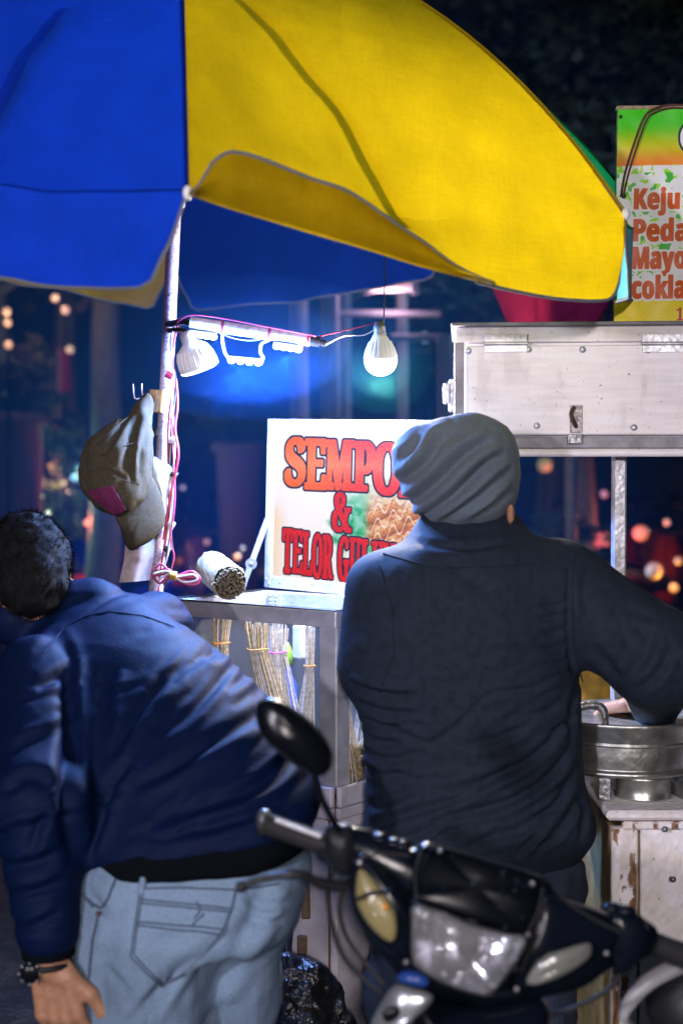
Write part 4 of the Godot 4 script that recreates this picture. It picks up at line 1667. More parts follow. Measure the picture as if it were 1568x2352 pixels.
func menu_print() -> ImageTexture:
	var W := 640
	var H := 504
	var im := Image.create(W, H, false, Image.FORMAT_RGB8)
	var n := noise_of(0.02, 122, 4)
	for y in H:
		for x in W:
			var v := y + 8.0 * sin(x * 0.008) - x * 0.03
			var c := Color(0.25, 0.80, 0.06).lerp(Color(0.85, 0.82, 0.10), smoothstep(25, 95, v)).lerp(Color(0.97, 0.55, 0.14), smoothstep(85, 130, v))
			if v > 133: c = Color(0.96, 0.95, 0.95)
			var spl := n.get_noise_2d(x * 1.3, y * 1.3)
			if v > 133 and v < 440 and spl > 0.20: c = c.lerp(Color(0.62, 0.90, 0.16), smoothstep(0.20, 0.34, spl))
			if v > 150 and v < 420 and n.get_noise_2d(x * 1.1 + 500, y * 1.1) > 0.34: c = Color(0.25, 0.74, 0.22)
			var low := v + 6.0 * sin(x * 0.03)
			if low > 438: c = Color(0.30, 0.72, 0.16)
			if low > 447: c = Color(0.99, 0.90, 0.06)
			im.set_pixel(x, y, c)
	var lines := [["Keju", 42, 184, 102, 64], ["Pedas", 42, 256, 150, 54], ["Mayones", 40, 324, 204, 66], ["coklat", 40, 390, 142, 54]]
	for l in lines:
		var mask := PackedByteArray()
		mask.resize(W * H)
		fill_mask(mask, W, H, text_shape(l[0], "Droid Sans", l[3], l[4], Vector2(l[1], l[2])))
		var body := spread(mask, W, H, 2)
		var rim := spread(body, W, H, 5)
		for y in H:
			for x in W:
				if body[y * W + x]: im.set_pixel(x, y, Color(0.86, 0.36, 0.08))
				elif rim[y * W + x]: im.set_pixel(x, y, Color(0.97, 0.96, 0.95))
	for q in [["1", 142, 466, 16, 30]]:
		var mask := PackedByteArray()
		mask.resize(W * H)
		fill_mask(mask, W, H, text_shape(q[0], "Droid Serif", q[3], q[4], Vector2(q[1], q[2])))
		for y in H:
			for x in W:
				if mask[y * W + x]: im.set_pixel(x, y, Color(0.80, 0.12, 0.06))
	# ringed roundel at the top
	for y in range(20, 125):
		for x in range(120, 260):
			var r := Vector2(x - 188, y - 66).length()
			if r < 50: im.set_pixel(x, y, Color(0.05, 0.10, 0.22))
			if r < 45: im.set_pixel(x, y, Color(0.95, 0.95, 0.95))
			if r < 38: im.set_pixel(x, y, Color(0.88, 0.30, 0.10))
	return ImageTexture.create_from_image(im)


# ================================================================ lamps, wires, cap and small goods
func stall_goods() -> void:
	var d := 3.24
	var blue_led := Color(0.16, 0.36, 1.0)
	var pole_at := P(386, 745, 3.33)
	# plastic pipe carrying three light modules
	var t := thing("led_light_bar", "white plastic pipe with three glowing LED modules tied to the pole", "lamp", P(590, 765, d))
	var a := P(437, 741, d)
	var b := P(712, 781, d)
	var st := begin()
	rod(st, a, b, 0.0135, 16)
	put("pipe", st, textured(Color(0.8, 0.78, 0.84), 0.45, m.soft, 8.0), t)
	st = begin()
	rod(st, b, P(733, 786, d), 0.0115, 12)
	rod(st, P(733, 786, d), P(748, 790, d), 0.0075, 10)
	put("end_plug", st, m.wire_black, t)
	st = begin()
	tube(st, smooth_line(PackedVector3Array([pole_at, P(402, 742, 3.30), P(420, 738, 3.26), a]), 4), 0.008, 8)
	put("pipe_clamp", st, m.wire_black, t)
	for q in [0.27, 0.66, 0.985]:
		st = begin()
		rod(st, a.lerp(b, q - 0.012), a.lerp(b, q + 0.012), 0.0146, 14)
		put("red_tape", st, m.wire_pink, t)
	var mods := [[P(440, 762, d), P(498, 770, d), "lit module nearest the pole"], [P(522, 822, d), P(604, 829, d), "lit module hanging lowest on white wires"], [P(628, 789, d), P(694, 799, d), "lit module at the free end of the pipe"]]
	for q in mods:
		var x := frame_along(q[0], q[1])
		st = begin()
		box(st, x, Vector3(q[0].distance_to(q[1]), 0.0085, 0.022), 0.002)
		var md := put("led_module", st, m.wire_white, t)
		tag(md, q[2])
		st = begin()
		for k in 4:
			var u := (k - 1.5) / 4.0
			ball(st, x * Vector3(u * q[0].distance_to(q[1]), -0.005, 0.0), Vector3(0.0085, 0.0068, 0.0095), 6, 10)
		put("led_lens", st, glow_mat(Color(0.42, 0.60, 1.0), 16.0), md)
		var beam := SpotLight3D.new()
		beam.name = "led_light"
		beam.light_color = Color(blue_led.r, blue_led.g, blue_led.b).linear_to_srgb()
		beam.light_energy = 1.4
		beam.light_size = 0.03
		beam.spot_angle = 84
		beam.spot_angle_attenuation = 0.3
		beam.spot_range = 14
		beam.spot_attenuation = 2.0
		beam.shadow_enabled = true
		t.add_child(beam, true)
		beam.global_position = x * Vector3(0, -0.016, 0)
		beam.rotation_degrees = Vector3(-90, 0, 0)
		lamp(t, x * Vector3(0, -0.024, 0.004), blue_led, 0.36, 0.04, 14)
	st = begin()
	tube(st, smooth_line(PS([[511, 765, d + 0.01], [512, 788, d], [518, 812, d], [526, 822, d]]), 4), 0.0034, 7)
	put("white_lead", st, m.wire_white, t)
	st = begin()
	tube(st, smooth_line(PS([[617, 781, d + 0.01], [600, 790, d], [598, 810, d], [604, 822, d], [598, 829, d]]), 4), 0.0034, 7)
	put("white_lead", st, m.wire_white, t)
	st = begin()
	tube(st, smooth_line(PS([[405, 742, d], [440, 724, d - 0.02], [520, 733, d - 0.016], [620, 752, d - 0.016], [716, 770, d - 0.015], [735, 772, d], [880, 738, d]]), 6), 0.0016, 5)
	put("red_lead", st, m.wire_pink, t)
	st = begin()
	tube(st, smooth_line(PS([[505, 766, d + 0.01], [540, 778, d], [580, 782, d], [612, 776, d]]), 4), 0.0012, 5)
	tube(st, smooth_line(PS([[748, 792, d], [790, 772, d], [835, 770, d], [866, 752, d], [880, 738, d]]), 5), 0.0012, 5)
	put("thin_lead", st, m.wire_white, t)

	# hanging bulb
	var c := P(874, 830, d)
	var up := Vector3.UP
	t = thing("hanging_bulb", "glowing round LED bulb hanging alone from a thin wire", "light bulb", c)
	var xf := Transform3D(Basis(Vector3.BACK, 0.04), c)
	var k := d / F
	st = begin()
	lathe(st, xf, [[0.037, 0.004 - 0.0], [0.036, 0.010], [0.031, 0.024], [0.024, 0.040], [0.0175, 0.052], [0.0145, 0.058], [0.0, 0.058]], 28)
	put("housing", st, textured(Color(0.72, 0.72, 0.70), 0.5, null, 3.0), t)
	st = begin()
	for i in 22:
		var g := TAU * i / 22.0
		tube(st, PackedVector3Array([xf * Vector3(cos(g) * 0.0362, 0.008, sin(g) * 0.0362), xf * Vector3(cos(g) * 0.0315, 0.025, sin(g) * 0.0315), xf * Vector3(cos(g) * 0.0235, 0.043, sin(g) * 0.0235)]), 0.0016, 5)
	put("cooling_ribs", st, mat(Color(0.80, 0.80, 0.78), 0.4), t)
	st = begin()
	lathe(st, xf, [[0.0, 0.058], [0.0135, 0.058], [0.0140, 0.062], [0.0125, 0.065], [0.0140, 0.068], [0.0125, 0.071], [0.0138, 0.074], [0.011, 0.078], [0.010, 0.086], [0.0, 0.086]], 18)
	put("bulb_cap", st, m.dull_steel, t)
	st = begin()
	var prof := []
	for i in 11:
		var g := PI / 2 * i / 10.0
		prof.append([0.0368 * sin(g), 0.003 - 0.034 * cos(g)])
	lathe(st, xf, prof, 28)
	put("glowing_globe", st, glow_mat(Color(1.0, 0.90, 0.80), 1.6), t)
	lamp(t, c + Vector3(0, -0.062, 0), Color(1.0, 0.90, 0.76), 1.35, 0.02, 14)
	st = begin()
	tube(st, PackedVector3Array([xf * Vector3(0, 0.085, 0), P(881, 738, d), P(882, 700, d), P(884, 560, d) , Vector3(0.095, 2.42, -3.24)]), 0.0016, 6)
	put("hanging_wire", st, m.wire_black, t)

	# reflector lamp under the pipe
	c = P(443, 800, 3.22)
	var axis := (P(476, 872, 3.262) - P(438, 775, 3.24)).normalized()
	xf = Transform3D(frame_along(Vector3.ZERO, -axis).basis * Basis(Vector3.BACK, -PI / 2), P(459, 846, 3.25))
	t = thing("spot_bulb", "white finned reflector lamp tilted down beside the pole", "light bulb", c)
	st = begin()
	lathe(st, xf, [[0.0435, 0.0], [0.044, 0.008], [0.041, 0.030], [0.034, 0.046], [0.022, 0.056], [0.0165, 0.060], [0.0155, 0.078], [0.012, 0.086], [0.0, 0.086]], 28)
	put("housing", st, textured(Color(0.66, 0.66, 0.70), 0.45, null, 3.0), t)
	st = begin()
	for i in 24:
		var g := TAU * i / 24.0
		tube(st, PackedVector3Array([xf * Vector3(cos(g) * 0.0432, 0.010, sin(g) * 0.0432), xf * Vector3(cos(g) * 0.0408, 0.030, sin(g) * 0.0408), xf * Vector3(cos(g) * 0.034, 0.046, sin(g) * 0.034)]), 0.0016, 5)
	put("fins", st, mat(Color(0.72, 0.72, 0.76), 0.4), t)
	st = begin()
	lathe(st, xf, [[0.0, -0.006], [0.036, -0.005], [0.0435, -0.001], [0.0438, 0.003]], 28)
	put("glowing_lens", st, glow_mat(Color(1.0, 0.92, 0.86), 1.5), t)
	var sl := SpotLight3D.new()
	sl.name = "spot_light"
	sl.light_color = Color(0.85, 0.92, 1.0)
	sl.light_energy = 0.35
	sl.light_size = 0.04
	sl.spot_angle = 60
	sl.spot_range = 12
	sl.spot_attenuation = 2.0
	sl.shadow_enabled = true
	t.add_child(sl, true)
	sl.global_position = xf * Vector3(0, -0.02, 0)
	sl.look_at(sl.global_position + axis * 1.0 + Vector3(0.001, 0, 0))
	st = begin()
	tube(st, smooth_line(PackedVector3Array([xf * Vector3(0, 0.084, 0), P(420, 758, 3.255), P(402, 758, 3.28), P(388, 760, 3.325)]), 4), 0.006, 7)
	put("holder_arm", st, m.wire_black, t)

	# cable bundle down the pole
	t = thing("cable_bundle", "red, white and pink cables running down the pole into loops", "cables", P(400, 900, 3.30))
	var runs := [
		["wire_pink", 0.0042, [[408, 745, 3.29], [398, 800, 3.29], [400, 870, 3.29], [388, 960, 3.29], [386, 1060, 3.29], [392, 1150, 3.29], [380, 1240, 3.28], [368, 1320, 3.28], [362, 1375, 3.28]]],
		["wire_white", 0.0036, [[416, 752, 3.285], [394, 770, 3.28], [399, 860, 3.285], [395, 930, 3.285], [402, 1010, 3.285], [398, 1080, 3.28], [394, 1160, 3.28], [384, 1240, 3.28], [372, 1300, 3.28], [358, 1380, 3.28]]],
		["wire_red", 0.0046, [[404, 870, 3.28], [408, 930, 3.275], [402, 985, 3.275], [410, 1040, 3.27], [400, 1100, 3.275], [384, 1180, 3.28], [376, 1240, 3.28]]],
		["wire_black", 0.0034, [[400, 748, 3.30], [392, 790, 3.29], [404, 880, 3.29], [392, 1000, 3.29], [388, 1120, 3.285], [390, 1200, 3.285], [398, 1290, 3.28], [376, 1345, 3.27]]],
		["wire_pink", 0.0028, [[392, 960, 3.28], [399, 1060, 3.28], [402, 1150, 3.275], [392, 1240, 3.27], [400, 1275, 3.27], [392, 1310, 3.27], [368, 1340, 3.27]]],
		["wire_white", 0.0034, [[400, 1080, 3.28], [396, 1170, 3.275], [388, 1260, 3.275], [372, 1320, 3.27], [356, 1360, 3.27]]]]
	for r in runs:
		st = begin()
		tube(st, smooth_line(PS(r[2]), 6), r[1] * 0.66, 7)
		put("cable", st, m[r[0]], t)
	st = begin()
	for q in [[[352, 1310], [372, 1296], [400, 1322], [440, 1312], [460, 1330], [440, 1342], [402, 1322], [368, 1340], [350, 1318]], [[350, 1328], [380, 1306], [410, 1324], [450, 1326], [456, 1340], [424, 1340], [396, 1318], [360, 1322]]]:
		tube(st, smooth_line(PS(q, 3.255), 6), 0.0030, 6)
	put("cable_coil", st, m.wire_pink, t)
	st = begin()
	tube(st, smooth_line(PS([[354, 1318], [384, 1312], [404, 1324], [444, 1320], [452, 1332], [420, 1336], [390, 1318], [364, 1334]], 3.25), 6), 0.0028, 6)
	put("cable_coil", st, m.wire_white, t)
	st = begin()
	rod(st, P(391, 1321, 3.25), P(406, 1323, 3.25), 0.010, 10)
	put("coil_tie", st, mat(Color(0.5, 0.30, 0.04), 0.6), t)
	for q in [[388, 862, "wire_pink"], [397, 1012, "wire_white"], [399, 1090, "wire_black"], [392, 1205, "wire_white"], [384, 1262, "wire_black"]]:
		st = begin()
		rod(st, P(q[0] - 6, q[1] - 4, 3.283), P(q[0] + 8, q[1] + 4, 3.283), 0.0085, 8)
		put("tape_wrap", st, m[q[2]], t)
	st = begin()       # loose ends of plastic ties sticking up beside the cap
	tube(st, smooth_line(PS([[306, 882, 3.31], [308, 905, 3.31], [312, 916, 3.31], [330, 915, 3.31], [362, 925, 3.31]]), 4), 0.0016, 5)
	tube(st, smooth_line(PS([[326, 881, 3.31], [327, 902, 3.31], [330, 912, 3.31]]), 4), 0.0016, 5)
	put("wire_tie", st, m.wire_white, t)

	cap()
	# paper towel roll and white scraps hanging below the cap
	t = thing("paper_roll", "pinkish white paper strip hanging below the cap", "paper", P(320, 1280, 3.29))
	st = begin()
	var crk := noise_of(9.0, 131, 3)
	sheet(st, func(u, v):
		var p := P(lerpf(286, 352, u) - 6.0 * v + 5.0 * sin(v * 4.0), lerpf(1215, 1338, v) - 6.0 * u * v, 3.285)
		return p + Vector3(0, 0, 0.012 * sin(PI * u) + 0.006 * crk.get_noise_3dv(p)), 14, 20, 0, 0.002)
	put("paper_strip", st, textured(Color(0.70, 0.58, 0.60), 0.75, m.soft, 6.0), t)
	st = begin()
	rod(st, P(290, 1216, 3.285), P(362, 1214, 3.30), 0.004, 8)
	put("paper_hanger", st, m.wire_black, t)
	t = thing("white_bag", "crumpled white plastic bag tucked between pole and cap", "plastic bag", P(374, 1100, 3.285))
	st = begin()
	pillow(st, loop([[352, 1048], [372, 1060], [394, 1074], [392, 1120], [384, 1150], [386, 1190], [376, 1200], [366, 1150], [356, 1120], [344, 1080]], 3.285, 3), 0.014, 0.004, 4)
	put("bag", st, cloth_mat(Color(0.78, 0.76, 0.76), 0.5, 0.3, m.soft, 9.0), t)

	# skewers wrapped in paper on the rail
	var f := P(531, 1340, 3.19)
	var r := P(487, 1303, 3.42)
	var dir := (r - f).normalized()
	t = thing("wrapped_skewers", "bundle of skewers wrapped in cream paper lying on the cart rail", "skewers", (f + r) * 0.5)
	xf = Transform3D(frame_along(f, r).basis * Basis(Vector3.BACK, -PI / 2), f)
	st = begin()
	var R := 0.032
	var wob := noise_of(14.0, 132, 3)
	var len := f.distance_to(r)
	sheet(st, func(u, v):
		var g: float = -u * TAU * 1.06
		var rr: float = R + 0.0015 + 0.0022 * u + 0.004 * wob.get_noise_2d(u * 5.0, v * 3.0) + 0.003 * absf(sin(v * 12.0))
		return xf * Vector3(cos(g) * rr, 0.012 + v * (len - 0.012), -sin(g) * rr), 44, 12, 0, 0.0012)
	put("paper_wrap", st, textured(Color(0.36, 0.31, 0.215), 0.85, m.soft, 7.0, m.fine, 0.6), t)
	var made := 0
	st = begin()
	for i in 1400:
		var q := Vector2(rng.randf_range(-1, 1), rng.randf_range(-1, 1))
		if q.length() > 1.0 or made > 420: continue
		made += 1
		q *= R * 0.97
		var out := rng.randf_range(-0.008, 0.006)
		var w := Vector3(rng.randf_range(-1, 1), 0, rng.randf_range(-1, 1)) * 0.0016
		rod(st, xf * Vector3(q.x, out, q.y), xf * (Vector3(q.x, 0.16, q.y) + w), 0.0014, 5, 0.0012)
	var sk := put("stick_ends", st, textured(Color(0.20, 0.155, 0.09), 0.85, m.soft, 20.0), t)
	tag(sk, "", "", "", "stuff")
	st = begin()
	for i in 26:
		var g := rng.randf() * TAU
		var rr: float = R + 0.002
		var y := 0.012
		var tip := xf * Vector3(cos(g) * (rr + rng.randf() * 0.007), y - rng.randf() * 0.012, sin(g) * (rr + rng.randf() * 0.007))
		rod(st, xf * Vector3(cos(g) * rr, y + 0.03, sin(g) * rr), tip, 0.0016, 4, 0.0008)
	sk = put("torn_fringe", st, textured(Color(0.70, 0.60, 0.40), 0.7, m.soft, 12.0), t)
	tag(sk, "", "", "", "stuff")

	# black plastic bag hanging low beside the cart
	t = thing("black_bag", "black plastic carrier bag hanging low against the cart panels", "plastic bag", P(700, 2300, 2.86))
	var bs := Shape.new()
	bs.k = 0.04
	bs.egg(P(695, 2290, 2.84), Vector3(0.066, 0.075, 0.045))
	bs.egg(P(715, 2400, 2.84), Vector3(0.085, 0.11, 0.06))
	bs.egg(P(655, 2240, 2.84), Vector3(0.030, 0.05, 0.025))
	bs.noise = noise_of(13.0, 133, 3)
	bs.noise_amp = 0.022
	var nm := nets(bs, 0.006)
	put("bag", as_mesh(soften(nm[0], nm[1], 1), nm[1]), textured(Color(0.008, 0.008, 0.009), 0.28, null, 8.0, relief(0.03, 134, 4, 9.0), 0.9), t)
	st = begin()
	tube(st, smooth_line(PS([[652, 2235, 2.84], [648, 2180, 2.86], [660, 2120, 2.90], [672, 2080, 2.95], [682, 2040, 3.0]]), 4), 0.007, 7)
	tube(st, smooth_line(PS([[668, 2250, 2.84], [664, 2190, 2.86], [670, 2125, 2.90], [676, 2080, 2.95], [682, 2040, 3.0]]), 4), 0.005, 7)
	put("handle", st, textured(Color(0.008, 0.008, 0.009), 0.3, null, 8.0), t)


func cap() -> void:
	var t := thing("baseball_cap", "khaki baseball cap with a magenta patch hanging on the pole", "cap", P(290, 1080, 3.26))
	var khaki := textured(Color(0.060, 0.050, 0.033), 0.95, grain(256, 0.05, 141, 0.8, 1.1), 8.0, weave(), 0.25)
	khaki.metallic_specular = 0.2
	var d := 3.25
	var c := Shape.new()
	c.k = 0.035
	c.egg(P(266, 1072, d), Vector3(0.077, 0.098, 0.062), Basis(Vector3.BACK, -0.22))
	c.egg(P(318, 1010, d + 0.01), Vector3(0.028, 0.085, 0.036), Basis(Vector3.BACK, -0.10))
	c.egg(P(330, 940, d + 0.02), Vector3(0.012, 0.036, 0.014), Basis(Vector3.BACK, -0.25))
	c.egg(P(282, 1130, d), Vector3(0.050, 0.052, 0.055), Basis(Vector3.BACK, 0.6))
	c.noise = noise_of(14.0, 142, 3)
	c.noise_basis = Basis(Vector3(1.3, 0.2, 0), Vector3(-0.2, 0.6, 0), Vector3(0, 0, 1))
	c.noise_amp = 0.008
	var r := nets(c, 0.0045)
	var v := soften(r[0], r[1], 1)
	var cr := []
	for q in [[[[290, 945], [262, 1000], [238, 1050]], 0.007, 0.007], [[[312, 945], [300, 1010], [282, 1080]], 0.008, 0.008], [[[330, 985], [322, 1040], [318, 1100]], 0.006, 0.006], [[[306, 1020], [300, 1060], [304, 1110]], 0.005, 0.005], [[[345, 1000], [338, 1050], [336, 1100]], 0.004, 0.006], [[[212, 1066], [250, 1082], [290, 1100]], 0.003, 0.004]]:
		cr.append([PS(q[0], 3.19), q[1], q[2]])
	v = folds(v, r[1], cr, noise_of(12.0, 143, 2), Basis(), 0.0012)
	var cn := put("crown", as_mesh(v, r[1]), khaki, t)
	for q in [[[198, 1058], [230, 1075], [270, 1098], [320, 1112]], [[198, 1054], [225, 1020], [262, 985], [300, 955]], [[200, 1064], [206, 1100], [226, 1140], [262, 1178]], [[200, 1056], [250, 1040], [300, 1020], [345, 1012]]]:
		var st := begin()
		tube(st, smooth_line(drape(c, q, 0.0012), 6), 0.0013, 5)
		put("panel_seam", st, khaki, cn)
	var st := begin()
	ball(st, P(193, 1060, d - 0.004), Vector3(0.005, 0.0095, 0.0095), 6, 10)
	put("button", st, khaki, cn)
	st = begin()
	rod(st, P(332, 915, 3.28), P(372, 925, 3.31), 0.0035, 8)
	put("strap", st, khaki, t)
	# peak hanging down
	st = begin()
	pillow(st, loop([[268, 1150, 3.245], [265, 1186, 3.24], [277, 1214, 3.235], [288, 1250, 3.235], [305, 1261, 3.235], [343, 1245, 3.245], [371, 1218, 3.255], [380, 1194, 3.262], [373, 1146, 3.265], [350, 1096, 3.268], [320, 1090, 3.26]], d, 4), 0.016, 0.004, 6)
	put("peak", st, khaki, t)
	# magenta patch sewn on the front
	st = begin()
	sheet(st, func(u, w):
		var l := [lerpf(202, 264, w), lerpf(1128, 1181, w)]
		var rt := [lerpf(259, 289, w), lerpf(1114, 1168, w)]
		return drape(c, [[lerpf(l[0], rt[0], u), lerpf(l[1], rt[1], u)]], 0.003)[0], 14, 12, 0, 0.002)
	put("patch", st, textured(Color(0.125, 0.006, 0.060), 0.85, m.soft, 14.0, m.fine, 0.6), t)


# ================================================================ people
func lay(v: PackedVector3Array, t: PackedInt32Array, pts: Array, off: float) -> PackedVector3Array:      # lay survey points on a finished surface
	var nr := normals_of(v, t)
	var back := eye.affine_inverse()
	var cells := {}
	for i in v.size():
		if nr[i].dot(eye.origin - v[i]) <= 0.0: continue
		var q := back * v[i]
		var key := Vector2i(int(784.0 - q.x / q.z * F) >> 3, int(1176.0 + q.y / q.z * F) >> 3)
		if not cells.has(key): cells[key] = PackedInt32Array()
		cells[key].append(i)
	var o := PackedVector3Array()
	for w in pts:
		var sum := Vector3.ZERO
		var ns := Vector3.ZERO
		var total := 0.0
		var nearest := 1e9
		var found := []
		var key := Vector2i(int(w[0]) >> 3, int(w[1]) >> 3)
		for dx in [-1, 0, 1]:
			for dy in [-1, 0, 1]:
				for i in cells.get(key + Vector2i(dx, dy), PackedInt32Array()):
					var z: float = -(back * v[i]).z
					nearest = minf(nearest, z)
					found.append([i, z])
		for f in found:
			if f[1] > nearest + 0.03: continue
			var q := back * v[f[0]]
			var e := Vector2(784.0 - q.x / q.z * F - w[0], 1176.0 + q.y / q.z * F - w[1]).length_squared()
			var k := exp(-e / 26.0) + 1e-6
			sum += v[f[0]] * k
			ns += nr[f[0]] * k
			total += k
		if total == 0.0:
			if o.size(): o.append(o[o.size() - 1])
			continue
		var p := sum / total
		# slide to the exact line of sight, keeping the depth
		o.append(P(w[0], w[1], -(back * p).z) + ns.normalized() * off)
	return o


func dense(pts: Array, per := 5) -> Array:
	var o := []
	for i in pts.size() - 1:
		for k in per: o.append([lerpf(pts[i][0], pts[i + 1][0], float(k) / per), lerpf(pts[i][1], pts[i + 1][1], float(k) / per)])
	o.append(pts[pts.size() - 1])
	return o


func slab_rows(list: Array) -> Array:        # [py, left px, right px, depth, half depth] -> metres
	var o := []
	for q in list:
		var c := P((q[1] + q[2]) * 0.5, q[0], q[3])
		o.append([c.y, P(q[1], q[0], q[3]).x, P(q[2], q[0], q[3]).x, -q[3], q[4]])
	return o


func hand(s: Shape, wrist: Vector3, along: Vector3, palm_normal: Vector3, thumb_side: float, size := 1.0, curl := 0.5) -> void:
	# bones of a hand: palm, four unequal fingers, a thumb from the side of the palm
	var x := along.normalized()
	var z := (palm_normal - x * palm_normal.dot(x)).normalized()
	var y := z.cross(x) * thumb_side
	for i in 4:
		var o := (i - 1.5) * 0.0205 * size
		var root := wrist + x * (0.088 - 0.006 * absf(i - 1.2)) * size - y * o
		s.bone(wrist + x * 0.012 * size - y * o * 0.75, root, 0.0145 * size, 0.0118 * size)
		var lens: float = [0.074, 0.083, 0.077, 0.060][i] * size
		var p := root
		var bend := 0.25 + curl * 0.35
		var dir := x.rotated(y * thumb_side, 0.0)
		for j in 3:
			dir = (x * cos(bend) + z * sin(bend)) - y * (i - 1.5) * 0.05
			var q: Vector3 = p + dir.normalized() * lens * [0.48, 0.30, 0.24][j]
			s.bone(p, q, (0.0098 - 0.0008 * j) * size, (0.0092 - 0.0009 * j) * size)
			p = q
			bend += curl * 0.75
	var tb := wrist + x * 0.026 * size + y * 0.026 * size
	var t1 := tb + (x * 0.75 + y * 0.65 + z * 0.25).normalized() * 0.042 * size
	var t2 := t1 + (x * 0.95 + y * 0.25 + z * 0.3).normalized() * 0.034 * size
	var t3 := t2 + (x * 0.97 + y * 0.05 + z * 0.4).normalized() * 0.027 * size
	s.bone(wrist + x * 0.012 * size, tb, 0.017 * size, 0.0165 * size)
	s.bone(tb, t1, 0.0155 * size, 0.0118 * size)
	s.bone(t1, t2, 0.0112 * size, 0.0102 * size)
	s.bone(t2, t3, 0.0102 * size, 0.008 * size)


func head(s: Shape, c: Vector3, b: Basis) -> void:       # b.z looks out of the face
	s.egg(c, Vector3(0.074, 0.098, 0.092), b)
	s.egg(c + b * Vector3(0, -0.05, 0.022), Vector3(0.056, 0.062, 0.066), b)
	s.egg(c + b * Vector3(0, -0.016, 0.095), Vector3(0.013, 0.022, 0.017), b)
	s.egg(c + b * Vector3(0, -0.006, 0.084), Vector3(0.010, 0.026, 0.016), b)
	s.egg(c + b * Vector3(0, -0.058, 0.082), Vector3(0.024, 0.009, 0.012), b)
	for q in [-1, 1]:
		s.egg(c + b * Vector3(q * 0.032, 0.018, 0.076), Vector3(0.026, 0.008, 0.014), b)
		s.egg(c + b * Vector3(q * 0.077, -0.012, -0.006), Vector3(0.011, 0.031, 0.019), b * Basis(Vector3.UP, q * 0.35))


func meshed(s: Shape, h: float, smooth := 1, cut = null) -> Array:
	var r := nets(s, h, cut)
	return [soften(r[0], r[1], smooth), r[1]]


func merge(parts: Array) -> ArrayMesh:
	var v := PackedVector3Array()
	var t := PackedInt32Array()
	for p in parts:
		var at := v.size()
		v.append_array(p[0])
		for i in p[1]: t.append(i + at)
	return as_mesh(v, t)


func eyes(parent: Node3D, c: Vector3, b: Basis) -> void:
	for q in [-1, 1]:
		var st := begin()
		ball(st, c + b * Vector3(q * 0.031, 0.004, 0.078), Vector3(0.0115, 0.0105, 0.0105), 6, 10)
		var e := put("eye", st, mat(Color(0.75, 0.74, 0.72), 0.2), parent)
		st = begin()
		ball(st, c + b * Vector3(q * 0.031, 0.004, 0.0865), Vector3(0.0050, 0.0050, 0.0030), 6, 10)
		put("iris", st, mat(Color(0.03, 0.015, 0.01), 0.15), e)


func drape(s: Shape, pts: Array, off: float) -> PackedVector3Array:      # lay survey points on a body
	var o := PackedVector3Array()
	for q in pts:
		var p := s.hit(eye.origin, (P(q[0], q[1], 2.0) - eye.origin).normalized())
		o.append(p + s.normal(p) * off)
	return o


func faded(v: PackedVector3Array, t: PackedInt32Array) -> ArrayMesh:       # worn denim: pale patches where it has been washed and rubbed
	var mesh := as_mesh(v, t)
	var a := mesh.surface_get_arrays(0)
	var big := noise_of(4.5, 181, 3)
	var fine := noise_of(38.0, 182, 3)
	var c := PackedColorArray()
	for p in v:
		var k := 0.92 + 0.42 * big.get_noise_3d(p.x * 1.6, p.y * 0.6, p.z) + 0.16 * fine.get_noise_3d(p.x * 1.4, p.y * 0.25, p.z)
		c.append(Color(k, k, k * 1.01))
	a[Mesh.ARRAY_COLOR] = c
	var o := ArrayMesh.new()
	o.add_surface_from_arrays(Mesh.PRIMITIVE_TRIANGLES, a)
	return o


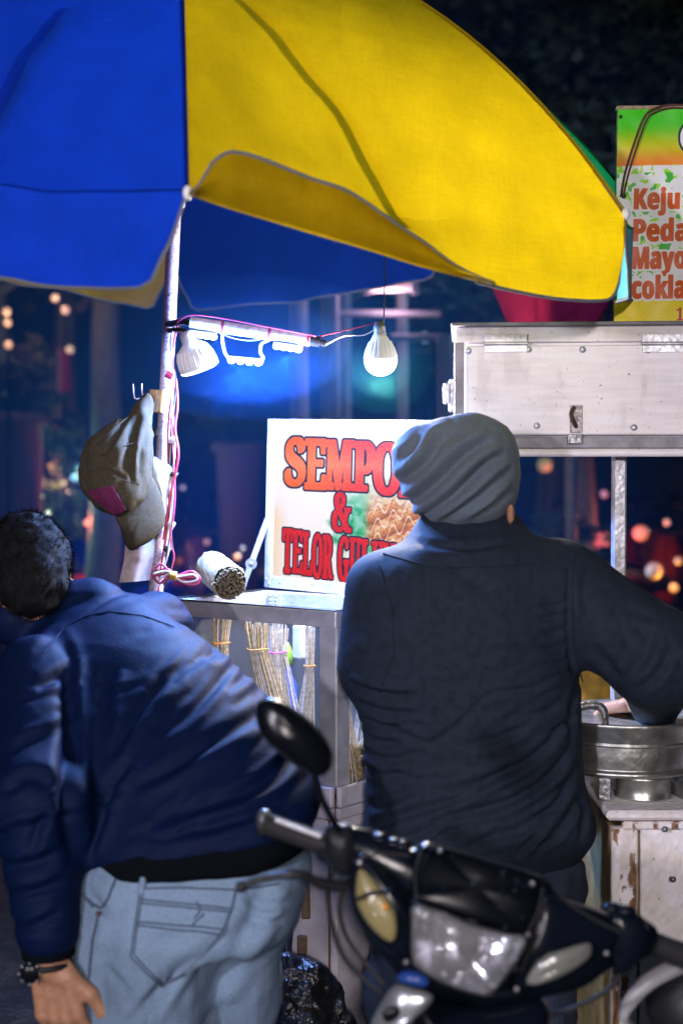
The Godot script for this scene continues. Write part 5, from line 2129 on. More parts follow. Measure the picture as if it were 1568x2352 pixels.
func leaning_person() -> void:
	var t := thing("person", "person in navy jacket and pale jeans bending over the snack cart", "person", Vector3(P(440, 1990, 2.5).x, 0, -2.5))
	var hip_l := Vector3(P(322, 2140, 2.46).x, 0.72, -2.46)
	var hip_r := Vector3(P(530, 2120, 2.52).x, 0.73, -2.52)
	var knee_l := Vector3(P(318, 2352, 2.46).x, 0.42, -2.45)
	var knee_r := Vector3(P(512, 2352, 2.6).x, 0.42, -2.62)
	var ank_l := knee_l + Vector3(0.0, -0.34, 0.03)
	var ank_r := knee_r + Vector3(0.03, -0.34, 0.03)
	var neck := P(92, 1405, 2.84)
	var hc := P(58, 1312, 2.86)
	var hb := Basis.from_euler(Vector3(0.75, PI + 0.45, 0.15))
	var sh_l := P(80, 1548, 2.67)
	var el_l := P(86, 1850, 2.44)
	var wr_l := P(112, 2185, 2.40)
	var sh_r := P(360, 1440, 2.96)
	var el_r := P(380, 1640, 3.02)
	var wr_r := P(300, 1720, 3.16)
	# body
	var body := Shape.new()
	body.k = 0.05
	body.chain([P(445, 2010, 2.5), P(425, 1750, 2.62), P(300, 1500, 2.80), P(170, 1400, 2.88), neck, hc], [0.10, 0.10, 0.06, 0.045, 0.05, 0.05])
	body.chain([sh_l, el_l, wr_l], [0.045, 0.042, 0.030])
	body.chain([sh_r, el_r, wr_r], [0.04, 0.04, 0.028])
	body.chain([hip_l, knee_l, ank_l], [0.07, 0.055, 0.04])
	body.chain([hip_r, knee_r, ank_r], [0.07, 0.055, 0.04])
	var hd := Shape.new()
	hd.k = 0.018
	head(hd, hc, hb)
	hd.bone(hc + hb * Vector3(0, -0.06, -0.02), neck, 0.052, 0.056)
	var hl := Shape.new()
	hl.k = 0.007
	hl.bone(wr_l + Vector3(0, 0.03, 0), wr_l + Vector3(0.003, -0.02, 0), 0.031, 0.029)
	hand(hl, wr_l + Vector3(0.003, -0.018, 0.0), Vector3(0.20, -1.0, 0.04), Vector3(0.35, 0.1, -1.0), -1.0, 1.06, 0.45)
	var hr := Shape.new()
	hr.k = 0.012
	hand(hr, wr_r, Vector3(-0.2, -0.3, -1), Vector3(0, -1, 0), 1.0, 1.0, 0.7)
	put("body", merge([meshed(body, 0.016), meshed(hd, 0.005), meshed(hl, 0.0035, 1), meshed(hr, 0.005)]), m.skin, t)
	eyes(t, hc, hb)
	# jacket
	var j := Shape.new()
	j.k = 0.045
	j.rows(slab_rows([
		[1325, 150, 262, 2.86, 0.060], [1350, 118, 322, 2.84, 0.085], [1400, 72, 382, 2.80, 0.115], [1450, 50, 440, 2.77, 0.14], [1500, 40, 498, 2.74, 0.152], [1560, 62, 553, 2.70, 0.16],
		[1620, 100, 606, 2.66, 0.165], [1700, 130, 664, 2.61, 0.165], [1780, 150, 708, 2.57, 0.16], [1860, 168, 738, 2.53, 0.155], [1905, 184, 732, 2.505, 0.148], [1938, 196, 724, 2.49, 0.14], [1950, 204, 714, 2.49, 0.132]]))
	j.shear = 0.155
	j.shear_x = P(450, 1900, 2.5).x
	j.chain([sh_l, el_l, wr_l + Vector3(0, 0.035, 0)], [0.070, 0.072, 0.052])
	j.chain([P(300, 1450, 2.9), sh_r, el_r, wr_r], [0.06, 0.06, 0.06, 0.045])
	j.bone(P(40, 1420, 2.83), P(205, 1385, 2.86), 0.056, 0.050)
	var r := nets(j, 0.0058)
	var v := soften(r[0], r[1], 2)
	var D := 2.46
	var cr := []
	for q in [
		[[[230, 1560], [218, 1640], [240, 1700]], 0.010, 0.016], [[[360, 1580], [300, 1660], [250, 1745]], 0.013, 0.014], [[[520, 1560], [440, 1640], [360, 1700]], 0.009, 0.014],
		[[[600, 1660], [500, 1700], [400, 1760], [310, 1800]], 0.012, 0.015], [[[470, 1520], [400, 1560], [330, 1620]], 0.008, 0.015], [[[690, 1740], [600, 1800], [480, 1830], [360, 1870]], 0.011, 0.015],
		[[[640, 1830], [560, 1860], [420, 1890]], 0.009, 0.013], [[[300, 1750], [262, 1800], [235, 1860]], 0.012, 0.014], [[[250, 1850], [235, 1890], [215, 1950]], 0.010, 0.012],
		[[[460, 1440], [380, 1462], [300, 1450]], 0.006, 0.016], [[[560, 1530], [510, 1540], [450, 1548]], 0.007, 0.013], [[[610, 1590], [570, 1590], [500, 1612]], 0.007, 0.012],
		[[[330, 1420], [240, 1400], [170, 1420], [120, 1460]], 0.004, 0.008],
		[[[112, 1545], [140, 1660], [165, 1760], [178, 1880], [190, 1960]], 0.018, 0.016], [[[60, 1600], [110, 1580], [125, 1620]], 0.009, 0.014], [[[20, 1730], [70, 1700], [130, 1690]], 0.008, 0.013], [[[30, 1800], [90, 1760], [150, 1790]], 0.009, 0.013],
		[[[10, 1900], [70, 1870], [160, 1850]], 0.009, 0.013], [[[20, 1960], [90, 1950], [170, 1920]], 0.010, 0.013], [[[30, 2030], [90, 2010], [180, 1990]], 0.009, 0.013], [[[45, 2090], [110, 2080], [170, 2050]], 0.009, 0.012], [[[150, 1820], [120, 1860], [100, 1930]], 0.008, 0.012],
		[[[30, 1520], [70, 1500], [110, 1530], [150, 1600]], 0.005, 0.012]]:
		cr.append([PS(q[0], D), q[1] * 0.8, q[2] * 0.68])
	cr += wrinkle_field([[230, 1480, 600, 1800, 40, 14, 170, 14, 0.0032, 0.0066], [200, 1760, 700, 1930, 28, 12, 190, 10, 0.0034, 0.0066], [10, 1560, 170, 2110, 16, 22, 120, 16, 0.0034, 0.0066], [150, 1380, 420, 1500, 12, 16, 130, 5, 0.003, 0.007], [430, 1480, 620, 1680, 24, 20, 110, 7, 0.0045, 0.006]], D)
	v = folds(v, r[1], cr, noise_of(5.5, 151, 3), Basis(Vector3(0.55, -0.7, 0), Vector3(0.45, 0.8, 0), Vector3(0, 0, 0.9)), 0.0016)
	var navy := textured(Color(0.0011, 0.0072, 0.037), 0.66, grain(256, 0.04, 152, 0.85, 1.1), 5.0, relief(0.10, 153, 3, 4.0, 256), 0.12)
	navy.metallic_specular = 0.22
	var jk := put("jacket", as_mesh(v, r[1]), navy, t)
	# knitted hem and cuff
	var knit := textured(Color(0.0035, 0.005, 0.007), 0.95, null, 30.0, weave(), 1.0)
	knit.metallic_specular = 0.12
	var hem := Shape.new()
	hem.rows(slab_rows([[1890, 190, 726, 2.505, 0.148], [1925, 200, 722, 2.495, 0.144], [1965, 212, 714, 2.485, 0.142], [1996, 222, 705, 2.48, 0.138]]))
	hem.shear = 0.125
	hem.shear_x = j.shear_x
	hem.noise = noise_of(9.0, 154, 2)
	hem.noise_amp = 0.006
	put("knit_hem", merge([meshed(hem, 0.008)]), knit, jk)
	var st := begin()
	tube(st, smooth_line(PackedVector3Array([wr_l + Vector3(-0.002, 0.050, 0), wr_l + Vector3(-0.001, 0.03, 0), wr_l + Vector3(0.0, 0.008, 0), wr_l + Vector3(0.001, -0.008, 0)]), 3), [0.046, 0.048, 0.047, 0.046, 0.046, 0.045, 0.044, 0.044, 0.043, 0.041], 20)
	put("knit_cuff", st, knit, jk)
	st = begin()
	tube(st, lay(v, r[1], dense([[100, 1500], [150, 1440], [200, 1415], [250, 1405], [330, 1415], [400, 1440]], 6), 0.0006), 0.0013, 5)
	put("yoke_seam", st, navy, jk)
	# jeans
	var p := Shape.new()
	p.k = 0.05
	p.rows(slab_rows([[1955, 212, 712, 2.485, 0.125], [2000, 190, 712, 2.48, 0.135], [2060, 182, 698, 2.475, 0.142], [2120, 180, 680, 2.47, 0.145], [2165, 190, 650, 2.47, 0.13]]))
	p.chain([hip_l + Vector3(0, -0.02, 0), knee_l, ank_l], [0.112, 0.096, 0.072])
	p.chain([hip_r, knee_r, ank_r], [0.092, 0.084, 0.07])
	p.noise = noise_of(7.0, 155, 3)
	p.noise_basis = Basis(Vector3(1.2, 0.5, 0), Vector3(-0.7, 0.8, 0), Vector3(0, 0, 1))
	p.noise_amp = 0.010
	var denim := textured(Color(0.205, 0.30, 0.43), 0.9, grain(256, 0.16, 156, 0.75, 1.15, 3), 5.0, weave(), 0.5)
	denim.vertex_color_use_as_albedo = true
	r = nets(p, 0.0062)
	v = soften(r[0], r[1], 2)
	cr = []
	for q in [[[[440, 2190], [380, 2270], [330, 2352]], 0.010, 0.010], [[[400, 2240], [330, 2310], [300, 2352]], 0.006, 0.008], [[[190, 2080], [260, 2110], [300, 2120]], 0.005, 0.006], [[[560, 2060], [600, 2090], [660, 2090]], 0.006, 0.007], [[[570, 2110], [610, 2130], [650, 2120]], 0.006, 0.007], [[[560, 1990], [630, 2010], [700, 1990]], 0.005, 0.007], [[[230, 2230], [280, 2260], [300, 2330]], 0.006, 0.009], [[[250, 2180], [240, 2270], [250, 2352]], 0.006, 0.02], [[[540, 2130], [480, 2180], [430, 2230]], 0.010, 0.014], [[[520, 2170], [500, 2200], [450, 2260]], 0.008, 0.012], [[[600, 2010], [590, 2100], [540, 2180], [500, 2290], [470, 2352]], 0.012, 0.016], [[[185, 2062], [230, 2090], [300, 2085]], 0.006, 0.010], [[[330, 2148], [420, 2152], [520, 2160]], 0.006, 0.010]]:
		cr.append([PS(q[0], 2.36), q[1], q[2]])
	v = folds(v, r[1], cr, noise_of(4.0, 158, 3), Basis(), 0.002)
	var jn := put("jeans", faded(v, r[1]), denim, t)
	var stitch := textured(Color(0.075, 0.105, 0.17), 0.85, m.soft, 20.0)
	var pocket := [[324, 2042], [540, 2044], [531, 2088], [508, 2136], [425, 2232], [373, 2266], [302, 2194]]
	st = begin()
	var spots := []
	var grid_at := func(u: float, w: float) -> Array:
		var lft := [[0.0, 324, 2042], [0.5, 312, 2125], [0.8, 302, 2194], [1.0, 372, 2266]]
		var rgt := [[0.0, 540, 2044], [0.3, 531, 2088], [0.6, 508, 2136], [0.85, 440, 2215], [1.0, 374, 2266]]
		return [lerpf(table(lft, w, 1), table(rgt, w, 1), u), lerpf(table(lft, w, 2), table(rgt, w, 2), u)]
	for jj in 23:
		for ii in 23: spots.append(grid_at.call(ii / 22.0, jj / 22.0))
	var laid := lay(v, r[1], spots, 0.0010)
	sheet(st, func(u, w): return laid[roundi(w * 22) * 23 + roundi(u * 22)], 22, 22, 0, 0.003)
	put("back_pocket", st, denim, jn)
	for q in [[[324, 2042], [312, 2125], [302, 2194], [336, 2231], [373, 2266], [402, 2250], [425, 2232]], [[330, 2046], [318, 2126], [309, 2190], [340, 2224], [373, 2257], [400, 2243]], [[326, 2066], [430, 2076], [531, 2088]], [[326, 2074], [430, 2084], [530, 2096]], [[315, 2118], [410, 2126], [508, 2134]], [[314, 2126], [410, 2134], [504, 2143]],
		[[540, 2044], [531, 2088], [508, 2136], [475, 2180]], [[322, 2042], [430, 2040], [545, 2044], [640, 2030]], [[190, 2050], [214, 2078], [232, 2092], [250, 2065], [268, 2020]], [[196, 2060], [216, 2086]], [[230, 2100], [216, 2160], [206, 2250], [200, 2352]], [[180, 2110], [176, 2200], [172, 2300]], [[452, 2070], [462, 2090], [446, 2112]], [[440, 2130], [470, 2098]]]:
		st = begin()
		tube(st, lay(v, r[1], dense(q), 0.0042), 0.0016, 6)
		put("stitched_seam", st, stitch, jn)
	st = begin()
	tube(st, lay(v, r[1], dense([[330, 2018], [328, 2040], [325, 2056]], 3), 0.003), 0.006, 6)
	put("belt_loop", st, denim, jn)
	st = begin()
	ball(st, lay(v, r[1], [[228, 2101]], 0.002)[0], Vector3.ONE * 0.005, 5, 8)
	put("pocket_rivet", st, mat(Color(0.06, 0.02, 0.02), 0.4), jn)
	# hair
	var hs := Shape.new()
	hs.k = 0.02
	hs.egg(hc + hb * Vector3(0, 0.010, -0.006), Vector3(0.086, 0.102, 0.102), hb)
	hs.egg(hc + hb * Vector3(0, -0.045, -0.045), Vector3(0.072, 0.090, 0.060), hb)
	hs.noise = noise_of(30.0, 157, 3)
	hs.noise_amp = 0.009
	var hair := textured(Color(0.004, 0.0045, 0.006), 0.8, null, 9.0, relief(0.12, 159, 4, 8.0, 256), 0.3)
	hair.metallic_specular = 0.3
	var fc := hb.inverse()
	var hm := meshed(hs, 0.0055, 1, func(c): var q: Vector3 = fc * (c - hc); return not (q.z > 0.05 and q.y < 0.055))
	var hn := put("hair", merge([hm]), hair, t)
	st = begin()
	for i in 5200:
		var k := rng.randi_range(0, hm[1].size() / 3 - 1) * 3
		var a: Vector3 = hm[0][hm[1][k]]
		var b: Vector3 = hm[0][hm[1][k + 1]]
		var c: Vector3 = hm[0][hm[1][k + 2]]
		var q := a.lerp(b, rng.randf()).lerp(c, rng.randf() * 0.5)
		var n := (b - a).cross(c - a).normalized()
		var down := hb * Vector3(0.1, -0.8, -0.25)
		down = (down - n * down.dot(n)).normalized()
		var w := down.cross(n) * 0.0007
		var dir := (down + n * rng.randf_range(0.25, 0.7) + Vector3(rng.randf_range(-0.4, 0.4), rng.randf_range(-0.3, 0.4), rng.randf_range(-0.4, 0.4))).normalized()
		var tip := q + dir * rng.randf_range(0.010, 0.022)
		st.set_smooth_group(-1)
		tri(st, q - w, q + w, tip)
	var hsn := put("hair_strands", st, hair, hn)
	tag(hsn, "", "", "", "stuff")
	# watch with a beaded strap
	var wc := wr_l + Vector3(0.002, -0.020, 0)
	st = begin()
	var ring := PackedVector3Array()
	for i in 20: ring.append(wc + Vector3(cos(TAU * i / 20) * 0.034, 0.002 * sin(TAU * i / 10), sin(TAU * i / 20) * 0.031))
	tube(st, ring, 0.0055, 6, true)
	var wt := put("watch", st, m.black_plastic, t)
	st = begin()
	lathe(st, Transform3D(Basis(Vector3.RIGHT, PI / 2) , wc + Vector3(-0.026, -0.006, 0.026)), [[0.0, -0.004], [0.016, -0.004], [0.0165, 0.004], [0.014, 0.007], [0.0, 0.007]], 18)
	put("watch_case", st, m.gloss_black, wt)
	for i in 8:
		st = begin()
		ball(st, wc + Vector3(-0.026 + 0.017 * cos(TAU * i / 8), -0.006 + 0.017 * sin(TAU * i / 8), 0.032), Vector3.ONE * 0.0026, 4, 7)
		put("bezel_stud", st, m.rivet, wt)
	# shoes
	for q in [ank_l, ank_r]:
		var sh := Shape.new()
		sh.k = 0.03
		sh.bone(q + Vector3(0, -0.04, 0.02), q + Vector3(0, -0.052, -0.15), 0.042, 0.032)
		put("shoe", merge([meshed(sh, 0.009)]), m.black_plastic, t)


func beanie_person() -> void:
	var t := thing("person", "person in dark grey padded jacket and grey beanie reaching over the pot", "person", Vector3(P(1080, 1990, 2.85).x, 0, -2.85))
	var d := 2.85
	var hip_l := Vector3(P(960, 2080, d).x, 0.68, -d)
	var hip_r := Vector3(P(1215, 2080, d).x, 0.68, -d)
	var knee_l := Vector3(hip_l.x - 0.01, 0.44, -d - 0.02)
	var knee_r := Vector3(hip_r.x + 0.0, 0.44, -d - 0.02)
	var ank_l := Vector3(hip_l.x - 0.02, 0.08, -d + 0.02)
	var ank_r := Vector3(hip_r.x + 0.01, 0.08, -d + 0.02)
	var hc := P(1068, 1108, 2.88)
	var hb := Basis.from_euler(Vector3(0.18, PI - 0.55, -0.06))
	var neck := P(1062, 1230, 2.87)
	var sh_l := P(878, 1352, 2.86)
	var el_l := P(868, 1535, 2.90)
	var wr_l := P(960, 1570, 3.12)
	var sh_r := P(1276, 1350, 2.85)
	var el_r := P(1512, 1513, 2.80)
	var wr_r := P(1462, 1614, 3.01)
	var body := Shape.new()
	body.k = 0.05
	body.chain([P(1088, 2020, d), P(1080, 1700, d), P(1065, 1400, d), neck, hc], [0.10, 0.10, 0.10, 0.056, 0.05])
	body.chain([sh_l, el_l, wr_l], [0.045, 0.04, 0.028])
	body.chain([sh_r, el_r, wr_r], [0.05, 0.042, 0.028])
	body.chain([hip_l, knee_l, ank_l], [0.07, 0.055, 0.04])
	body.chain([hip_r, knee_r, ank_r], [0.07, 0.055, 0.04])
	var hd := Shape.new()
	hd.k = 0.018
	head(hd, hc, hb)
	hd.bone(hc + hb * Vector3(0, -0.06, -0.015), neck, 0.052, 0.056)
	hd.egg(P(1172, 1180, 2.82), Vector3(0.008, 0.021, 0.015))
	var hr := Shape.new()
	hr.k = 0.012
	hand(hr, wr_r, Vector3(-0.45, -0.25, -0.85), Vector3(0.1, -1, 0), 1.0, 0.95, 0.6)
	var hl := Shape.new()
	hl.k = 0.012
	hand(hl, wr_l, Vector3(0.3, -0.2, -1), Vector3(0, -1, 0), -1.0, 1.0, 0.6)
	put("body", merge([meshed(body, 0.016), meshed(hd, 0.005), meshed(hr, 0.0045), meshed(hl, 0.005)]), m.skin, t)
	eyes(t, hc, hb)
	# jacket
	var j := Shape.new()
	j.k = 0.045
	j.rows(slab_rows([
		[1202, 985, 1180, 2.875, 0.085], [1232, 952, 1212, 2.872, 0.098], [1262, 900, 1262, 2.87, 0.12], [1300, 858, 1300, 2.865, 0.135], [1345, 828, 1312, 2.862, 0.148], [1400, 806, 1316, 2.86, 0.155],
		[1480, 794, 1316, 2.855, 0.16], [1550, 798, 1324, 2.85, 0.155], [1610, 816, 1332, 2.85, 0.15], [1680, 832, 1336, 2.85, 0.145], [1760, 838, 1340, 2.85, 0.145], [1830, 840, 1348, 2.85, 0.148],
		[1885, 838, 1368, 2.85, 0.152], [1925, 832, 1366, 2.85, 0.15], [1955, 830, 1346, 2.85, 0.142], [1990, 838, 1330, 2.85, 0.132]]))
	j.chain([sh_l, el_l, wr_l], [0.072, 0.062, 0.048])
	j.chain([sh_r, el_r, wr_r + Vector3(0.03, 0.0, 0.03)], [0.096, 0.087, 0.05])
	j.bone(P(1010, 1236, 2.875), P(1140, 1232, 2.875), 0.052, 0.052)
	var r := nets(j, 0.0058)
	var v := soften(r[0], r[1], 2)
	var cr := []
	for q in [
		[[[1310, 1660], [1230, 1740], [1120, 1790], [1010, 1820]], 0.012, 0.012], [[[1330, 1720], [1250, 1800], [1140, 1850], [1000, 1880]], 0.013, 0.012], [[[1330, 1790], [1270, 1860], [1180, 1910], [1090, 1930]], 0.011, 0.012], [[[1340, 1850], [1290, 1910], [1230, 1950]], 0.010, 0.011],
		[[[1240, 1650], [1130, 1700], [1050, 1712]], 0.007, 0.012], [[[1180, 1760], [1060, 1830], [930, 1880], [850, 1930]], 0.010, 0.012], [[[960, 1810], [900, 1850], [848, 1880]], 0.010, 0.012], [[[1290, 1560], [1220, 1580], [1120, 1590]], 0.007, 0.010], [[[1300, 1610], [1250, 1640], [1150, 1650]], 0.007, 0.011],
		[[[1305, 1390], [1270, 1395], [1235, 1392]], 0.006, 0.008], [[[1305, 1415], [1265, 1420], [1230, 1414]], 0.006, 0.008], [[[1308, 1450], [1270, 1455], [1240, 1450]], 0.006, 0.008], [[[1308, 1490], [1270, 1494], [1225, 1490]], 0.006, 0.008], [[[1312, 1525], [1270, 1530], [1215, 1528]], 0.006, 0.008],
		[[[800, 1585], [870, 1598], [960, 1600]], 0.012, 0.011], [[[815, 1625], [880, 1640], [960, 1640]], 0.008, 0.009], [[[830, 1668], [880, 1676], [930, 1672]], 0.008, 0.009], [[[836, 1706], [880, 1715], [930, 1712]], 0.008, 0.009], [[[838, 1745], [885, 1752], [930, 1748]], 0.008, 0.009], [[[840, 1790], [885, 1795], [940, 1782]], 0.008, 0.009],
		[[[1316, 1300], [1312, 1400], [1318, 1500], [1332, 1560]], 0.009, 0.010], [[[1345, 1580], [1322, 1640], [1320, 1720]], 0.009, 0.010],
		[[[1400, 1420], [1420, 1480], [1400, 1540]], 0.007, 0.016], [[[1500, 1440], [1480, 1500], [1440, 1560]], 0.008, 0.014], [[[1540, 1480], [1510, 1540], [1470, 1590]], 0.008, 0.012], [[[1360, 1480], [1400, 1530], [1450, 1590]], 0.006, 0.014],
		[[[960, 1250], [1060, 1262], [1180, 1248]], 0.007, 0.009], [[[1010, 1280], [1080, 1330], [1150, 1380]], 0.005, 0.02], [[[1340, 1830], [1352, 1880], [1340, 1950]], 0.008, 0.010], [[[1260, 1880], [1220, 1930], [1180, 1970]], 0.008, 0.010], [[[1000, 1900], [940, 1930], [870, 1950]], 0.009, 0.010]]:
		cr.append([PS(q[0], 2.72), q[1] * 0.78, q[2] * 0.7])
	cr += wrinkle_field([[900, 1640, 1320, 1930, 33, 9, 230, 12, 0.0034, 0.0070], [835, 1600, 980, 1860, -4, 10, 110, 12, 0.0045, 0.006], [1180, 1370, 1310, 1600, 2, 7, 80, 16, 0.0032, 0.005], [860, 1330, 1250, 1600, 60, 40, 120, 4, 0.002, 0.010], [1340, 1380, 1560, 1600, -40, 25, 110, 8, 0.004, 0.009], [1200, 1860, 1350, 1970, 35, 20, 80, 10, 0.0045, 0.006]], 2.72)
	v = folds(v, r[1], cr, noise_of(6.0, 161, 3), Basis(Vector3(0.5, -0.7, 0), Vector3(0.5, 0.8, 0), Vector3(0, 0, 0.9)), 0.0013)
	var grey := textured(Color(0.0170, 0.0250, 0.041), 0.78, grain(256, 0.03, 162, 0.8, 1.15), 5.0, relief(0.10, 163, 3, 4.0, 256), 0.12)
	grey.metallic_specular = 0.25
	var jk := put("jacket", as_mesh(v, r[1]), grey, t)
	for q in [[[1318, 1275], [1312, 1350], [1316, 1450], [1326, 1530], [1336, 1565]], [[870, 1300], [900, 1400], [905, 1500], [870, 1590]], [[880, 1272], [1000, 1305], [1150, 1300], [1290, 1285]]]:
		var st := begin()
		tube(st, lay(v, r[1], dense(q, 6), 0.0008), 0.0015, 5)
		put("seam", st, grey, jk)
	# trousers
	var p := Shape.new()
	p.k = 0.05
	p.rows(slab_rows([[1960, 850, 1330, d, 0.125], [2020, 850, 1328, d, 0.13], [2090, 856, 1325, d, 0.13]]))
	p.chain([hip_l, knee_l, ank_l], [0.10, 0.082, 0.065])
	p.chain([hip_r, knee_r, ank_r], [0.10, 0.082, 0.065])
	p.noise = noise_of(9.0, 164, 3)
	p.noise_basis = Basis(Vector3(0.7, 0.9, 0), Vector3(-0.8, 1.0, 0), Vector3(0, 0, 1))
	p.noise_amp = 0.016
	put("trousers", merge([meshed(p, 0.009)]), textured(Color(0.020, 0.032, 0.062), 0.85, m.soft, 3.0, weave(), 0.6), t)
	# beanie with slanting folds
	var b := Shape.new()
	b.k = 0.05
	b.egg(P(1062, 1082, 2.87), Vector3(0.108, 0.098, 0.112), Basis(Vector3.BACK, -0.10))
	b.egg(P(962, 1050, 2.87), Vector3(0.050, 0.058, 0.062))
	b.egg(P(1090, 1020, 2.87), Vector3(0.066, 0.050, 0.08))
	b.egg(P(1066, 1146, 2.87), Vector3(0.086, 0.052, 0.096), Basis(Vector3.BACK, 0.16))
	r = nets(b, 0.0055, func(c): var o: float = c.x - P(1062, 1212, 2.87).x; return c.y > P(1062, 1212, 2.87).y + (0.10 * o if o < 0.04 else 0.004 + 0.55 * (o - 0.04)))
	v = soften(r[0], r[1], 2)
	cr = []
	for q in [[[[930, 1170], [1000, 1110], [1070, 1040], [1130, 1010]], 0.018, 0.010], [[[960, 1200], [1040, 1140], [1110, 1070], [1165, 1040]], 0.016, 0.009], [[[1010, 1205], [1090, 1150], [1150, 1100], [1185, 1075]], 0.013, 0.009], [[[920, 1110], [970, 1070], [1010, 1010], [1050, 985]], 0.016, 0.010], [[[1080, 1200], [1140, 1160], [1185, 1120]], 0.007, 0.009], [[[915, 1060], [950, 1030], [975, 1000]], 0.006, 0.009]]:
		cr.append([PS(q[0], 2.76), q[1], q[2]])
	v = folds(v, r[1], cr, noise_of(9.0, 165, 3), Basis(Vector3(0.8, 0.5, 0), Vector3(-0.8, 1.2, 0), Vector3(0, 0, 1)), 0.0025)
	var wool := textured(Color(0.105, 0.135, 0.170), 0.95, grain(256, 0.09, 166, 0.75, 1.2), 9.0, relief(0.2, 167, 3, 5.0, 256, 1), 0.3)
	wool.rim_enabled = true
	wool.rim = 0.25
	wool.rim_tint = 0.3
	put("beanie", as_mesh(v, r[1]), wool, t)
	# face mask loop
	var st := begin()
	tube(st, smooth_line(PackedVector3Array([hc + hb * Vector3(-0.080, 0.014, 0.004), hc + hb * Vector3(-0.082, 0.0, 0.02), hc + hb * Vector3(-0.074, -0.03, 0.045)]), 4), 0.0018, 5)
	put("mask_loop", st, m.wire_black, t)
	st = begin()
	pillow(st, PackedVector3Array([hc + hb * Vector3(-0.06, -0.012, 0.082), hc + hb * Vector3(-0.072, -0.05, 0.05), hc + hb * Vector3(-0.04, -0.10, 0.062), hc + hb * Vector3(0.04, -0.10, 0.062), hc + hb * Vector3(0.072, -0.05, 0.05), hc + hb * Vector3(0.06, -0.012, 0.082)]), 0.034, 0.0, 4)
	put("face_mask", st, cloth_mat(Color(0.012, 0.012, 0.015), 0.8), t)
	for q in [ank_l, ank_r]:
		var sh := Shape.new()
		sh.k = 0.03
		sh.bone(q + Vector3(0, -0.04, 0.02), q + Vector3(0, -0.05, -0.15), 0.040, 0.031)
		put("shoe", merge([meshed(sh, 0.009)]), m.black_plastic, t)


# ================================================================ motorbike in the foreground
func wheel(parent: Node3D, c: Vector3, axle: Vector3, r: float, tyre_mat: Material, rim_mat: Material) -> void:
	var x := axle.normalized()
	var y := Vector3.UP
	var z := x.cross(y).normalized()
	var st := begin()
	var ring := PackedVector3Array()
	for i in 36: ring.append(c + (y * cos(TAU * i / 36) + z * sin(TAU * i / 36)) * (r - 0.038))
	tube(st, ring, 0.038, 10, true)
	var w := put("wheel", st, tyre_mat, parent)
	st = begin()
	ring = PackedVector3Array()
	for i in 36: ring.append(c + (y * cos(TAU * i / 36) + z * sin(TAU * i / 36)) * (r - 0.082))
	tube(st, ring, 0.014, 8, true)
	put("rim", st, rim_mat, w)
	st = begin()
	rod(st, c - x * 0.05, c + x * 0.05, 0.045, 14)
	for i in 12:
		var g := TAU * i / 12.0
		rod(st, c + x * (0.03 if i % 2 else -0.03), c + (y * cos(g) + z * sin(g)) * (r - 0.085), 0.0035, 5)
	put("spokes", st, rim_mat, w)


